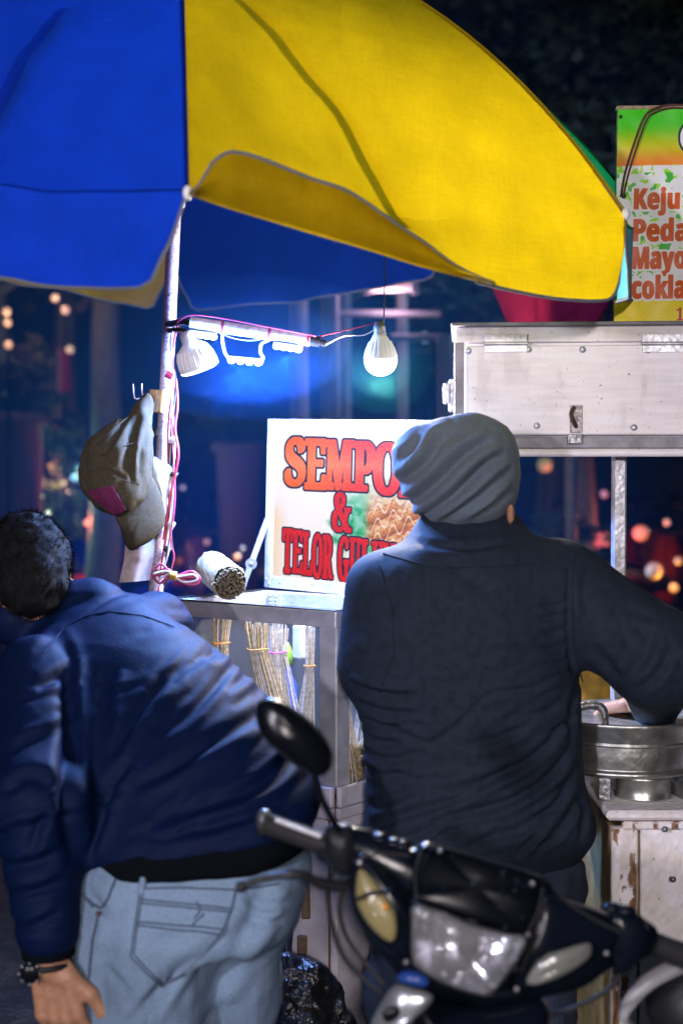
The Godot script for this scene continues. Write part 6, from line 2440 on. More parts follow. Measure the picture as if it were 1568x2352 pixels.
func motorbike() -> void:
	var d := 2.07
	var t := thing("motorbike", "black motorbike parked in front with a clear headlight and one mirror", "motorbike", Vector3(0.2, 0, -2.1))
	var blk := textured(Color(0.004, 0.006, 0.012), 0.22, null, 6.0, relief(0.02, 170, 3, 4.0), 0.12)
	blk.metallic_specular = 0.3
	# dusty water spots on the screen
	var sp := Image.create(256, 256, false, Image.FORMAT_RGB8)
	sp.fill(Color(0.03, 0.045, 0.07))
	for i in 260:
		var c := Vector2i(rng.randi_range(3, 252), rng.randi_range(3, 252))
		var rr := rng.randi_range(0, 2)
		for yy in range(-rr, rr + 1):
			for xx in range(-rr, rr + 1):
				if xx * xx + yy * yy <= rr * rr: sp.set_pixel(c.x + xx, c.y + yy, Color(0.20, 0.25, 0.31))
	var dusty := mat(Color(1, 1, 1), 0.28)
	dusty.albedo_texture = ImageTexture.create_from_image(sp)
	dusty.metallic_specular = 0.3
	tri_map(dusty, 3.4)
	# handlebar cover: one moulded shell
	var st := begin()
	pillow(st, loop([[748, 1905], [800, 1898], [868, 1912], [905, 1940], [950, 1950], [985, 1935], [1110, 1968], [1242, 2012], [1290, 2062], [1390, 2100], [1468, 2128], [1486, 2172], [1440, 2205], [1392, 2232], [1340, 2268], [1250, 2290], [1120, 2306], [1010, 2296], [935, 2262], [880, 2200], [838, 2150], [815, 2080], [800, 2010], [760, 1955]], 2.10, 4), 0.035, 0.10, 7)
	put("handlebar_cover", st, blk, t)
	st = begin()      # upper screen
	pillow(st, loop([[965, 1945, 2.055], [990, 1940, 2.06], [1110, 1972, 2.045], [1236, 2014, 2.05], [1246, 2040, 2.045], [1236, 2090, 2.03], [1210, 2142, 2.025], [1190, 2146, 2.022], [1080, 2118, 2.015], [950, 2068, 2.02], [945, 2040, 2.03], [952, 1980, 2.045]], d, 3), 0.014, 0.03, 5)
	put("front_screen", st, dusty, t)
	st = begin()      # side wings beside the lamp
	pillow(st, loop([[806, 1975, 2.06], [840, 1965, 2.05], [880, 2010, 2.04], [930, 2080, 2.03], [942, 2150, 2.03], [935, 2200, 2.03], [900, 2190, 2.04], [860, 2160, 2.05], [818, 2110, 2.06], [800, 2040, 2.065]], d, 3), 0.016, 0.03, 5)
	pillow(st, loop([[1252, 2060, 2.04], [1300, 2070, 2.045], [1390, 2105, 2.055], [1420, 2150, 2.06], [1380, 2215, 2.06], [1300, 2262, 2.045], [1215, 2276, 2.035], [1172, 2270, 2.03], [1198, 2200, 2.025], [1225, 2140, 2.03]], d, 3), 0.014, 0.03, 5)
	put("side_wing", st, blk, t)
	# headlight: mirror bowl, bulb shield, clear lens and its rim
	var rim := loop([[948, 2078, 1.998], [1000, 2090, 1.99], [1080, 2122, 1.985], [1160, 2142, 1.985], [1206, 2150, 1.992], [1196, 2190, 1.99], [1160, 2245, 1.99], [1124, 2284, 1.995], [1080, 2280, 1.99], [1020, 2258, 1.988], [960, 2222, 1.992], [944, 2190, 1.996], [944, 2120, 1.998]], d, 4)
	st = begin()
	pillow(st, rim, -0.035, 0.05, 7)
	var mirror := textured(Color(0.62, 0.63, 0.70), 0.22, null, 14.0, relief(0.02, 172, 2, 6.0, 256), 0.4, 1.0)
	var hl := put("headlight", st, mirror, t)
	st = begin()
	var lc := P(1078, 2140, 1.97)
	rod(st, P(1078, 2190, 2.02), P(1072, 2178, 1.985), 0.014, 14)
	rod(st, P(1080, 2142, 2.01), P(1076, 2142, 1.985), 0.017, 16)
	put("bulb_shield", st, m.gloss_black, hl)
	var shiny := mat(Color(0.85, 0.84, 0.92), 0.09, 1.0)       # moulded facets of the bowl
	for q in [[962, 2096], [978, 2104], [1132, 2160], [1178, 2168], [1190, 2180], [1172, 2222], [1130, 2262], [1020, 2240], [1104, 2178], [1118, 2200], [1040, 2118], [1052, 2130], [1012, 2178], [1060, 2238]]:
		st = begin()
		ball(st, P(q[0], q[1], 2.005), Vector3(0.009, 0.007, 0.005) * rng.randf_range(0.5, 1.2), 6, 12)
		put("facet", st, shiny, hl)
	st = begin()
	pillow(st, rim, 0.022, -0.020, 7)
	var lens := mat(Color(0.97, 0.97, 1.0), 0.03)
	lens.albedo_color.a = 0.06
	lens.transparency = BaseMaterial3D.TRANSPARENCY_ALPHA
	put("lens", st, lens, hl)
	st = begin()
	tube(st, rim, 0.0032, 6, true)
	put("lens_rim", st, m.gloss_black, hl)
	# indicators
	var amber := mat(Color(0.25, 0.21, 0.085), 0.12)
	amber.clearcoat_enabled = true
	amber.clearcoat = 0.6
	amber.normal_enabled = true
	amber.normal_texture = relief(0.05, 173, 2, 5.0)
	amber.normal_scale = 0.4
	tri_map(amber, 9.0)
	var smoke := amber.duplicate()
	smoke.albedo_color = lin(0.15, 0.155, 0.14)
	for q in [
		[[[826, 1994, 2.036], [850, 2012, 2.03], [880, 2050, 2.022], [904, 2092, 2.015], [911, 2130, 2.012], [906, 2158, 2.014], [888, 2160, 2.016], [858, 2136, 2.022], [832, 2100, 2.028], [818, 2064, 2.034], [818, 2025, 2.036]], amber, "amber tinted indicator lens left of the headlight"],
		[[[1206, 2252, 2.018], [1222, 2222, 2.016], [1252, 2194, 2.016], [1300, 2176, 2.02], [1346, 2164, 2.028], [1358, 2172, 2.032], [1354, 2194, 2.032], [1330, 2216, 2.028], [1290, 2240, 2.022], [1250, 2256, 2.018], [1222, 2262, 2.016]], smoke, "smoke grey indicator lens right of the headlight"]]:
		st = begin()
		rim = loop(q[0], d, 3)
		pillow(st, rim, 0.013, 0.02, 6)
		var ind := put("indicator", st, q[1], t)
		tag(ind, q[2])
		st = begin()
		tube(st, rim, 0.0026, 5, true)
		put("indicator_rim", st, m.gloss_black, ind)
	# a dark band across the left indicator and its orange bulb
	st = begin()
	tube(st, PS([[820, 2066, 2.012], [850, 2052, 2.008], [896, 2048, 2.005]]), 0.0035, 6)
	put("indicator_strap", st, m.gloss_black, t)
	st = begin()
	ball(st, P(884, 2082, 2.002), Vector3(0.004, 0.005, 0.003), 5, 8)
	put("indicator_bulb", st, mat(Color(0.8, 0.30, 0.03), 0.2), t)
	# seams, screws and cables of the handlebar cover
	for q in [[[[958, 2066], [952, 2010], [968, 1948]], 2.012], [[[1206, 2150], [1232, 2100], [1246, 2040]], 2.012], [[[1252, 2062], [1230, 2140], [1196, 2230]], 2.012], [[[1300, 2072], [1360, 2110], [1420, 2140]], 2.020], [[[810, 1980], [870, 1960], [940, 1966]], 2.045]]:
		st = begin()
		tube(st, smooth_line(PS(q[0], q[1]), 5), 0.0018, 5)
		put("panel_seam", st, m.rubber, t)
	for q in [[944, 2088, 2.005], [1212, 2148, 2.005], [1186, 2272, 2.014], [932, 2210, 2.014], [1392, 2190, 2.02], [826, 1982, 2.04], [1010, 1954, 2.03], [1222, 2030, 2.03]]:
		st = begin()
		ball(st, P(q[0], q[1], q[2]), Vector3(0.0042, 0.0042, 0.003), 5, 9)
		put("screw", st, m.dull_steel, t)
	for q in [[[800, 2020, 2.10], [780, 2080, 2.12], [800, 2160, 2.13], [880, 2260, 2.12]], [[1440, 2200, 2.10], [1400, 2270, 2.12], [1300, 2320, 2.13], [1220, 2330, 2.12]], [[770, 1990, 2.09], [752, 2060, 2.12], [790, 2200, 2.14], [900, 2300, 2.13]]]:
		st = begin()
		tube(st, smooth_line(PS(q), 5), 0.0038, 7)
		put("control_cable", st, m.rubber, t)
	# grips, levers and switch housings
	var g1 := P(603, 1890, 2.14)
	var g2 := P(742, 1938, 2.13)
	st = begin()
	tube(st, PackedVector3Array([g1, g1.lerp(g2, 0.06), g1.lerp(g2, 0.1), g2]), [0.0185, 0.0185, 0.0150, 0.0155], 14)
	var gr := put("grip", st, m.rubber, t)
	st = begin()
	for i in 14: rod(st, g1.lerp(g2, 0.14 + 0.058 * i), g1.lerp(g2, 0.16 + 0.058 * i), 0.0163, 12)
	put("grip_ridges", st, m.rubber, gr)
	st = begin()
	ball(st, P(607, 1886, 2.14), Vector3(0.012, 0.018, 0.016), 6, 10)
	put("bar_end", st, m.dull_steel, gr)
	st = begin()
	rod(st, P(632, 1884, 2.118), P(736, 1922, 2.112), 0.0032, 7)
	put("brake_hose", st, m.alu, gr)
	st = begin()
	tube(st, PackedVector3Array([g2, g2.lerp(P(800, 1962, 2.12), 0.5), P(800, 1962, 2.12)]), [0.023, 0.026, 0.028], 14)
	pillow(st, loop([[748, 1900], [790, 1892], [812, 1905], [818, 1960], [800, 2010], [766, 2000], [746, 1960]], 2.09, 3), 0.02, 0.03, 4)
	put("switch_housing", st, m.black_plastic, t)
	st = begin()
	tube(st, smooth_line(PS([[556, 2036, 2.04], [590, 2022, 2.04], [640, 2012, 2.045], [686, 2008, 2.05], [712, 2018, 2.055], [740, 2030, 2.06], [792, 2036, 2.07]]), 5), [0.0042, 0.0045, 0.0048, 0.005, 0.005, 0.005, 0.005, 0.005, 0.005, 0.005, 0.005, 0.005, 0.0055, 0.006, 0.0062, 0.0062, 0.0065, 0.0065, 0.0068, 0.007, 0.007, 0.007, 0.0075, 0.0075, 0.008, 0.008, 0.008, 0.008, 0.008, 0.008, 0.008], 9)
	ball(st, P(555, 2037, 2.04), Vector3(0.0085, 0.0085, 0.0085), 7, 10)
	put("brake_lever", st, textured(Color(0.03, 0.03, 0.033), 0.3, null, 9.0, m.fine, 0.3, 0.6), t)
	st = begin()
	tube(st, PS([[1400, 2130, 2.10], [1440, 2140, 2.10], [1482, 2162, 2.11]]), [0.034, 0.030, 0.026], 14)
	pillow(st, loop([[1396, 2098], [1440, 2092], [1478, 2110], [1488, 2150], [1474, 2200], [1430, 2240], [1404, 2210]], 2.07, 3), 0.016, 0.03, 4)
	put("switch_housing", st, blk, t)
	st = begin()
	tube(st, PS([[1482, 2160, 2.11], [1560, 2190, 2.12], [1660, 2228, 2.13], [1676, 2234, 2.13]]), [0.0165, 0.0165, 0.0168, 0.019], 14)
	put("grip", st, m.rubber, t)
	st = begin()
	for q in [[872, 1925, 2.06], [905, 1936, 2.055], [925, 1942, 2.05], [1404, 2085, 2.07], [1436, 2092, 2.065]]:
		st = begin()
		ball(st, P(q[0], q[1], q[2]), Vector3(0.016, 0.008, 0.012), 5, 8)
		put("cover_cap", st, blk, t)
	# mirror seen from its back
	st = begin()
	pillow(st, loop([[590, 1622, 2.045], [606, 1606, 2.045], [636, 1606, 2.05], [680, 1630, 2.055], [722, 1664, 2.06], [752, 1706, 2.065], [763, 1745, 2.065], [752, 1772, 2.062], [724, 1784, 2.058], [690, 1768, 2.052], [642, 1732, 2.045], [606, 1694, 2.04], [590, 1656, 2.042]], d, 3), 0.030, 0.004, 7, 0.004)
	var mr := put("mirror", st, m.gloss_black, t)
	st = begin()
	pillow(st, loop([[596, 1624, 2.056], [640, 1612, 2.061], [720, 1670, 2.071], [757, 1745, 2.076], [724, 1778, 2.07], [646, 1728, 2.056], [600, 1664, 2.053]], d, 3), 0.001, 0.001, 2)
	put("mirror_glass", st, mat(Color(0.8, 0.8, 0.82), 0.03, 1.0), mr)
	st = begin()
	tube(st, smooth_line(PS([[722, 1772, 2.056], [732, 1815, 2.058], [752, 1862, 2.065], [788, 1925, 2.085]]), 5), 0.0052, 8)
	put("mirror_stem", st, m.gloss_black, mr)
	st = begin()
	rod(st, P(782, 1912, 2.082), P(796, 1940, 2.09), 0.010, 10)
	put("stem_nut", st, m.black_plastic, mr)
	# silver front piece and the body below
	var silver := textured(Color(0.50, 0.52, 0.56), 0.28, m.soft, 4.0, null, 1.0, 0.7)
	st = begin()
	pillow(st, loop([[905, 2262, 2.0], [940, 2268, 1.99], [990, 2284, 1.985], [985, 2310, 1.985], [945, 2350, 1.985], [930, 2420, 1.99], [890, 2460, 2.0], [850, 2440, 2.01], [850, 2360, 2.01], [875, 2305, 2.005]], d, 3), 0.016, 0.02, 5)
	var sv := put("silver_cowl", st, silver, t)
	st = begin()
	pillow(st, loop([[878, 2326], [896, 2312], [914, 2314], [918, 2330], [902, 2346], [884, 2348]], 1.978, 3), 0.004, 0.004, 3)
	put("vent", st, m.gloss_black, sv)
	st = begin()
	pillow(st, loop([[920, 2240], [1000, 2290], [1120, 2310], [1240, 2290], [1262, 2350], [1240, 2520], [1180, 2700], [1080, 2760], [1000, 2700], [930, 2540], [905, 2380]], 2.10, 3), 0.07, 0.06, 6)
	put("front_cowl", st, blk, t)
	st = begin()
	pillow(st, loop([[925, 2230, 2.03], [960, 2232, 2.025], [985, 2250, 2.02], [975, 2268, 2.02], [935, 2262, 2.025], [912, 2248, 2.03]], d, 3), 0.012, 0.012, 4)
	put("bracket_cover", st, textured(Color(0.02, 0.06, 0.25), 0.25, null, 5.0), t)
	# body running back to the right: head tube, leg shield, seat, wheels
	var hd := Vector3(0.18, 0.62, -2.16)
	var dir := Vector3(0.90, 0, -0.436)
	var sd := Vector3(0.436, 0, 0.90)
	var on := func(s: float, y: float, w := 0.0) -> Vector3: return Vector3(hd.x, 0, hd.z) + dir * s + sd * w + Vector3(0, y, 0)
	st = begin()
	var low := Shape.new()
	low.k = 0.06
	low.bone(on.call(0.05, 0.62), on.call(0.22, 0.40), 0.085, 0.075)
	low.bone(on.call(0.22, 0.40), on.call(0.55, 0.40), 0.075, 0.09)
	low.bone(on.call(0.55, 0.42), on.call(1.15, 0.60), 0.10, 0.07)
	put("body_shell", as_mesh(meshed(low, 0.012)[0], meshed(low, 0.012)[1]), blk, t)
	var seat := Shape.new()
	seat.k = 0.05
	seat.bone(on.call(0.42, 0.640), on.call(0.78, 0.640), 0.075, 0.085)
	seat.bone(on.call(0.78, 0.640), on.call(1.15, 0.665), 0.085, 0.07)
	var sm := meshed(seat, 0.010)
	put("seat", as_mesh(sm[0], sm[1]), textured(Color(0.012, 0.012, 0.014), 0.5, null, 12.0, m.fine, 0.5), t)
	st = begin()
	tube(st, smooth_line(PackedVector3Array([P(1428, 2345, 2.30), P(1440, 2310, 2.30), P(1480, 2262, 2.30), P(1530, 2232, 2.31), P(1600, 2205, 2.33), P(1700, 2190, 2.36)]), 4), [0.006, 0.008, 0.009, 0.010, 0.011, 0.012, 0.013, 0.013, 0.014, 0.014, 0.014, 0.014, 0.014, 0.014, 0.014, 0.014, 0.013, 0.012, 0.012, 0.011, 0.01], 9)
	put("white_trim", st, mat(Color(0.34, 0.34, 0.36), 0.4), t)
	var fw := Vector3(0.12, 0.285, -2.02)
	for s in [-1, 1]:
		st = begin()
		rod(st, Vector3(0.16 + 0.06 * s, 0.66, -2.14), fw + Vector3(0.06 * s, 0, 0), 0.016, 10)
		put("fork_leg", st, m.dull_steel, t)
	wheel(t, fw, Vector3(1, 0, 0.12), 0.285, m.rubber, m.dull_steel)
	wheel(t, on.call(1.0, 0.285), sd, 0.285, m.rubber, m.dull_steel)
	st = begin()
	var fen := PackedVector3Array()
	for i in 13: fen.append(fw + Vector3(0, cos(-1.0 + 2.2 * i / 12.0) * 0.30, sin(-1.0 + 2.2 * i / 12.0) * 0.30))
	tube(st, fen, 0.045, 10)
	put("front_mudguard", st, silver, t)
	st = begin()
	box(st, Transform3D(Basis(dir, Vector3.UP, sd), on.call(0.55, 0.30)), Vector3(0.34, 0.17, 0.20), 0.03)
	put("engine", st, m.dull_steel, t)
	st = begin()
	rod(st, on.call(0.6, 0.26, 0.08), on.call(0.62, 0.0, 0.2), 0.011, 8)
	put("side_stand", st, m.dull_steel, t)
	st = begin()
	rod(st, on.call(0.55, 0.24, -0.12), on.call(1.2, 0.32, -0.13), 0.035, 12)
	put("exhaust", st, m.dull_steel, t)


# ================================================================ what lies behind the stall, out of focus
func parked_bike(called: String, label: String, c: Vector3, turn: float, shell: Color, tint: Color, lit: int) -> Node3D:
	var t := thing(called, label, "motorbike", c, "motorbikes parked behind the stall")
	t.rotation.y = turn
	var b := Basis(Vector3.UP, turn)
	var go := func(st, nm, mt, par): 
		var o := MeshInstance3D.new()
		st.generate_normals()
		st.set_material(mt)
		o.mesh = st.commit()
		o.name = nm
		par.add_child(o, true)
		return o
	var paint := mat(shell, 0.22)
	var st := begin()       # own axes: x forward, y up
	pillow(st, PackedVector3Array([Vector3(0.66, 0.98, 0), Vector3(0.50, 1.0, 0), Vector3(0.42, 0.80, 0), Vector3(0.30, 0.42, 0), Vector3(0.46, 0.36, 0), Vector3(0.62, 0.60, 0)]), 0.13, 0.13, 5)
	go.call(st, "front_shield", paint, t)
	st = begin()
	pillow(st, PackedVector3Array([Vector3(0.42, 0.44, 0), Vector3(-0.1, 0.52, 0), Vector3(-0.55, 0.72, 0), Vector3(-0.86, 0.78, 0), Vector3(-0.80, 0.62, 0), Vector3(-0.4, 0.36, 0), Vector3(0.3, 0.28, 0)]), 0.14, 0.14, 5)
	go.call(st, "body_shell", paint, t)
	st = begin()
	pillow(st, PackedVector3Array([Vector3(0.02, 0.70, 0), Vector3(-0.20, 0.78, 0), Vector3(-0.62, 0.84, 0), Vector3(-0.80, 0.84, 0), Vector3(-0.76, 0.75, 0), Vector3(-0.3, 0.66, 0)]), 0.12, 0.12, 4)
	go.call(st, "seat", m.rubber, t)
	for x in [0.62, -0.62]:
		st = begin()
		var ring := PackedVector3Array()
		for i in 24: ring.append(Vector3(x + 0.23 * cos(TAU * i / 24), 0.28 + 0.23 * sin(TAU * i / 24), 0))
		tube(st, ring, 0.048, 8, true)
		var w = go.call(st, "wheel", m.rubber, t)
		st = begin()
		rod(st, Vector3(x, 0.28, -0.05), Vector3(x, 0.28, 0.05), 0.05, 10)
		for i in 6: rod(st, Vector3(x, 0.28, 0), Vector3(x + 0.2 * cos(TAU * i / 6), 0.28 + 0.2 * sin(TAU * i / 6), 0), 0.012, 5)
		go.call(st, "rim", m.dull_steel, w)
	for s in [-1, 1]:
		st = begin()
		rod(st, Vector3(0.50, 0.92, 0.06 * s), Vector3(0.62, 0.28, 0.07 * s), 0.02, 7)
		go.call(st, "fork_leg", m.dull_steel, t)
		st = begin()
		tube(st, PackedVector3Array([Vector3(0.46, 1.0, 0), Vector3(0.42, 1.06, 0.16 * s), Vector3(0.36, 1.03, 0.34 * s)]), 0.016, 7)
		go.call(st, "handlebar", m.rubber, t)
		st = begin()
		ball(st, Vector3(0.45, 1.24, 0.28 * s), Vector3(0.02, 0.05, 0.075), 6, 10)
		rod(st, Vector3(0.42, 1.05, 0.18 * s), Vector3(0.45, 1.22, 0.26 * s), 0.006, 5)
		go.call(st, "mirror", m.gloss_black, t)
	st = begin()
	ball(st, Vector3(0.645, 0.86, 0), Vector3(0.05, 0.07, 0.09), 7, 12)
	go.call(st, "headlight", mat(Color(0.6, 0.6, 0.62), 0.08, 0.9), t)
	st = begin()
	ball(st, Vector3(-0.865, 0.72, 0), Vector3(0.03, 0.04, 0.08), 6, 10)
	var tail := mat(tint, 0.12)
	go.call(st, "tail_light", tail, t)
	for s in [-1, 1]:
		st = begin()
		ball(st, Vector3(-0.80, 0.70, 0.13 * s), Vector3(0.03, 0.025, 0.035), 6, 8)
		ball(st, Vector3(0.60, 0.80, 0.13 * s), Vector3(0.03, 0.025, 0.035), 6, 8)
		go.call(st, "indicator", mat(Color(0.8, 0.28, 0.02), 0.12), t)
	st = begin()
	rod(st, Vector3(-0.05, 0.27, 0.1), Vector3(-0.02, 0.0, 0.22), 0.014, 6)
	go.call(st, "side_stand", m.dull_steel, t)
	return t


func leafy(c: Vector3, r: Vector3, n: int, leaf: float, sd: int, lean := 0.0) -> ArrayMesh:      # small leaves in clumps through a volume, origin at c
	var g := RandomNumberGenerator.new()
	g.seed = sd
	var clumps := []
	for i in int(24 + n / 160.0):
		var p := Vector3(g.randfn(), g.randfn(), g.randfn()).normalized() * pow(g.randf(), 0.4)
		clumps.append([p * r, g.randf_range(0.16, 0.34) * minf(r.x, r.y)])
	var st := begin()
	st.set_smooth_group(-1)
	for i in n:
		var k: Array = clumps[g.randi() % clumps.size()]
		var p: Vector3 = c + k[0] + Vector3(g.randfn(), g.randfn() * 0.7, g.randfn()) * k[1] * 0.7
		var a := Vector3(g.randfn(), g.randfn() * 0.6 - 0.2, g.randfn()).normalized()
		var b := a.cross(Vector3(g.randfn(), g.randfn(), g.randfn())).normalized()
		var s := leaf * g.randf_range(0.6, 1.3)
		tri(st, p - b * s * 0.35, p + a * s, p + b * s * 0.35)
		tri(st, p - b * s * 0.35, p + b * s * 0.35, p - a * s * 0.5)
	st.generate_normals()
	return st.commit()


func tree(label: String, foot: Vector3, high: float, lean: float, crown_r: Vector3, n: int, sd: int, leaf_mat: Material, bark: Material) -> void:
	var t := thing("tree", label, "tree", foot, "trees behind the stall")
	var g := RandomNumberGenerator.new()
	g.seed = sd
	var st := begin()
	var top := foot + Vector3(lean, high, 0)
	tube(st, smooth_line(PackedVector3Array([foot - Vector3(0, 0.05, 0), foot + Vector3(lean * 0.2 + 0.05, high * 0.35, 0), foot + Vector3(lean * 0.6 - 0.05, high * 0.7, 0), top]), 4), [0.15, 0.13, 0.12, 0.115, 0.11, 0.105, 0.10, 0.095, 0.09, 0.085, 0.08, 0.075, 0.07], 9)
	var tr := put("trunk", st, bark, t)
	for i in 6:
		st = begin()
		var a := foot + Vector3(lean * 0.8, high * (0.7 + 0.05 * i), 0)
		var gg := TAU * i / 6.0 + g.randf()
		tube(st, PackedVector3Array([a, a + Vector3(cos(gg) * crown_r.x * 0.35, crown_r.y * 0.25, sin(gg) * crown_r.z * 0.35), a + Vector3(cos(gg) * crown_r.x * 0.7, crown_r.y * 0.5, sin(gg) * crown_r.z * 0.7)]), [0.05, 0.035, 0.015], 6)
		put("limb", st, bark, tr)
	var cm := leafy(Vector3.ZERO, crown_r, int(n * 1.8), 0.10, sd, 0.0)
	var o := MeshInstance3D.new()
	o.mesh = cm
	o.mesh.surface_set_material(0, leaf_mat)
	o.name = "crown"
	t.add_child(o, true)
	o.position = Vector3(lean, high + crown_r.y * 0.55, 0)


func backdrop() -> void:
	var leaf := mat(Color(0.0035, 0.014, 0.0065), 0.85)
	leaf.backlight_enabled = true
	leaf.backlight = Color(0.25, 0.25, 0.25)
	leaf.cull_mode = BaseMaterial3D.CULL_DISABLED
	var bark := textured(Color(0.11, 0.13, 0.125), 0.9, m.soft, 3.0, m.fine, 0.8)
	var G := func(px: float, d: float) -> Vector3:
		var p := P(px, 1176, d)
		return Vector3(p.x, 0, p.z)
	# --- trees
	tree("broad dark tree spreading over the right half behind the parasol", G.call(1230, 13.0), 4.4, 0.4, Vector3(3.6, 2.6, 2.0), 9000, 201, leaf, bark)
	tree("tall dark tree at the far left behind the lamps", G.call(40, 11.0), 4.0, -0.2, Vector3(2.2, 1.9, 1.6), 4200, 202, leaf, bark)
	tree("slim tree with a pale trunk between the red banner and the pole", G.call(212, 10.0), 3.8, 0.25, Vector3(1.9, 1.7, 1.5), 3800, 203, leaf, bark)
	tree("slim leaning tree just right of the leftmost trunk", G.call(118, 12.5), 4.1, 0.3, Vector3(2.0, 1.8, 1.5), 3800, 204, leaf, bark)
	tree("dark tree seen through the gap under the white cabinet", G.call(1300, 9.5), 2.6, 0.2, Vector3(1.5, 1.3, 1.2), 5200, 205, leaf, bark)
	# --- hedge and planters
	for q in [["low clipped hedge behind the cap, greenish", 90, 210, 905, 11.0, 206], ["dark hedge glimpsed beyond the grey beanie", 1180, 1400, 1120, 9.0, 207]]:
		var a := P(q[1], q[3], q[4])
		var b := P(q[2], q[3], q[4])
		var t := thing("hedge", q[0], "hedge", Vector3((a.x + b.x) * 0.5, 0, a.z))
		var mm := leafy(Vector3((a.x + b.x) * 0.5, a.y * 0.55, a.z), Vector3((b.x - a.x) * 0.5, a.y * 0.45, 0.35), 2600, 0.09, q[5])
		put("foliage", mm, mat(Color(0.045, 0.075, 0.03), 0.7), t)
		var st := begin()
		at_box(st, Vector3((a.x + b.x) * 0.5, 0.12, a.z), Vector3(b.x - a.x, 0.24, 0.5), 0.02)
		put("kerb_box", st, textured(Color(0.2, 0.19, 0.2), 0.9, m.soft, 3.0), t)
	var clay := textured(Color(0.09, 0.06, 0.068), 0.8, m.soft, 4.0)
	for q in [[44, 950, 9.5, "pink clay planter at the far left edge"], [548, 1015, 10.5, "mauve planter box seen between pole and lit sign"]]:
		var c := P(q[0], q[1], q[2])
		var t := thing("planter", q[3], "planter", Vector3(c.x, 0, c.z))
		var st := begin()
		var h: float = c.y
		lathe(st, Transform3D(Basis(), Vector3(c.x, 0, c.z)), [[0.0, 0.0], [0.11, 0.0], [0.155, h - 0.07], [0.19, h - 0.07], [0.19, h], [0.15, h], [0.14, h - 0.05], [0.0, h - 0.05]], 18)
		put("pot", st, clay, t)
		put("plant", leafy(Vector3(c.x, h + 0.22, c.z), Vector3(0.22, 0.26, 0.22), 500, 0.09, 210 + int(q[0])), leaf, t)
	# --- steel frame of a tent behind the bulb
	var steel := mat(Color(0.30, 0.33, 0.38), 0.6)
	var t := thing("tent_frame", "pale steel pipe frame standing behind the hanging bulb", "tent frame", G.call(850, 7.6))
	for q in [[686, 7.6, 0.045, 660], [757, 7.2, 0.045, 640], [792, 8.4, 0.03, 660], [922, 7.6, 0.028, 650], [1020, 7.0, 0.035, 770]]:
		var st := begin()
		var top := P(q[0], q[3], q[1])
		rod(st, G.call(q[0], q[1]) + Vector3(0.02, 0, 0), top, q[2], 8)
		put("upright", st, steel, t)
	for q in [[[780, 720, 7.4], [1010, 722, 7.4]], [[900, 776, 7.2], [1022, 775, 7.0]], [[640, 648, 7.6], [960, 652, 7.4]]]:
		var st := begin()
		rod(st, P(q[0][0], q[0][1], q[0][2]), P(q[1][0], q[1][1], q[1][2]), 0.018, 8)
		put("cross_bar", st, steel, t)
	# pink and orange tubes under its eave, blurred bulbs further back
	t = thing("pink_tube_lamp", "glowing pink tube lamp under the tent eave", "lamp", P(900, 662, 7.3))
	var st := begin()
	rod(st, P(842, 664, 7.3), P(952, 660, 7.3), 0.018, 10)
	put("tube", st, glow_mat(Color(1.0, 0.42, 0.50), 0.9), t)
	st = begin()
	for x in [842, 952]:
		st = begin()
		at_box(st, P(x, 655, 7.3), Vector3(0.04, 0.09, 0.05), 0.005)
		put("bracket", st, steel, t)
	lamp(t, P(897, 690, 7.28), Color(1.0, 0.55, 0.7), 0.10, 0.05)
	t = thing("white_street_lamp", "blurred bluish white lamp low behind the red valance", "lamp", P(1318, 715, 8.0))
	st = begin()
	ball(st, P(1320, 720, 8.0), Vector3(0.075, 0.11, 0.06), 8, 12, Basis(Vector3.BACK, -0.8))
	put("globe", st, glow_mat(Color(0.45, 0.65, 1.0), 1.2), t)
	st = begin()
	rod(st, G.call(1312, 8.02), P(1312, 740, 8.02), 0.03, 8)
	put("lamp_post", st, m.dull_steel, t)
	lamp(t, P(1320, 715, 7.86), Color(0.45, 0.65, 1.0), 0.8, 0.07)
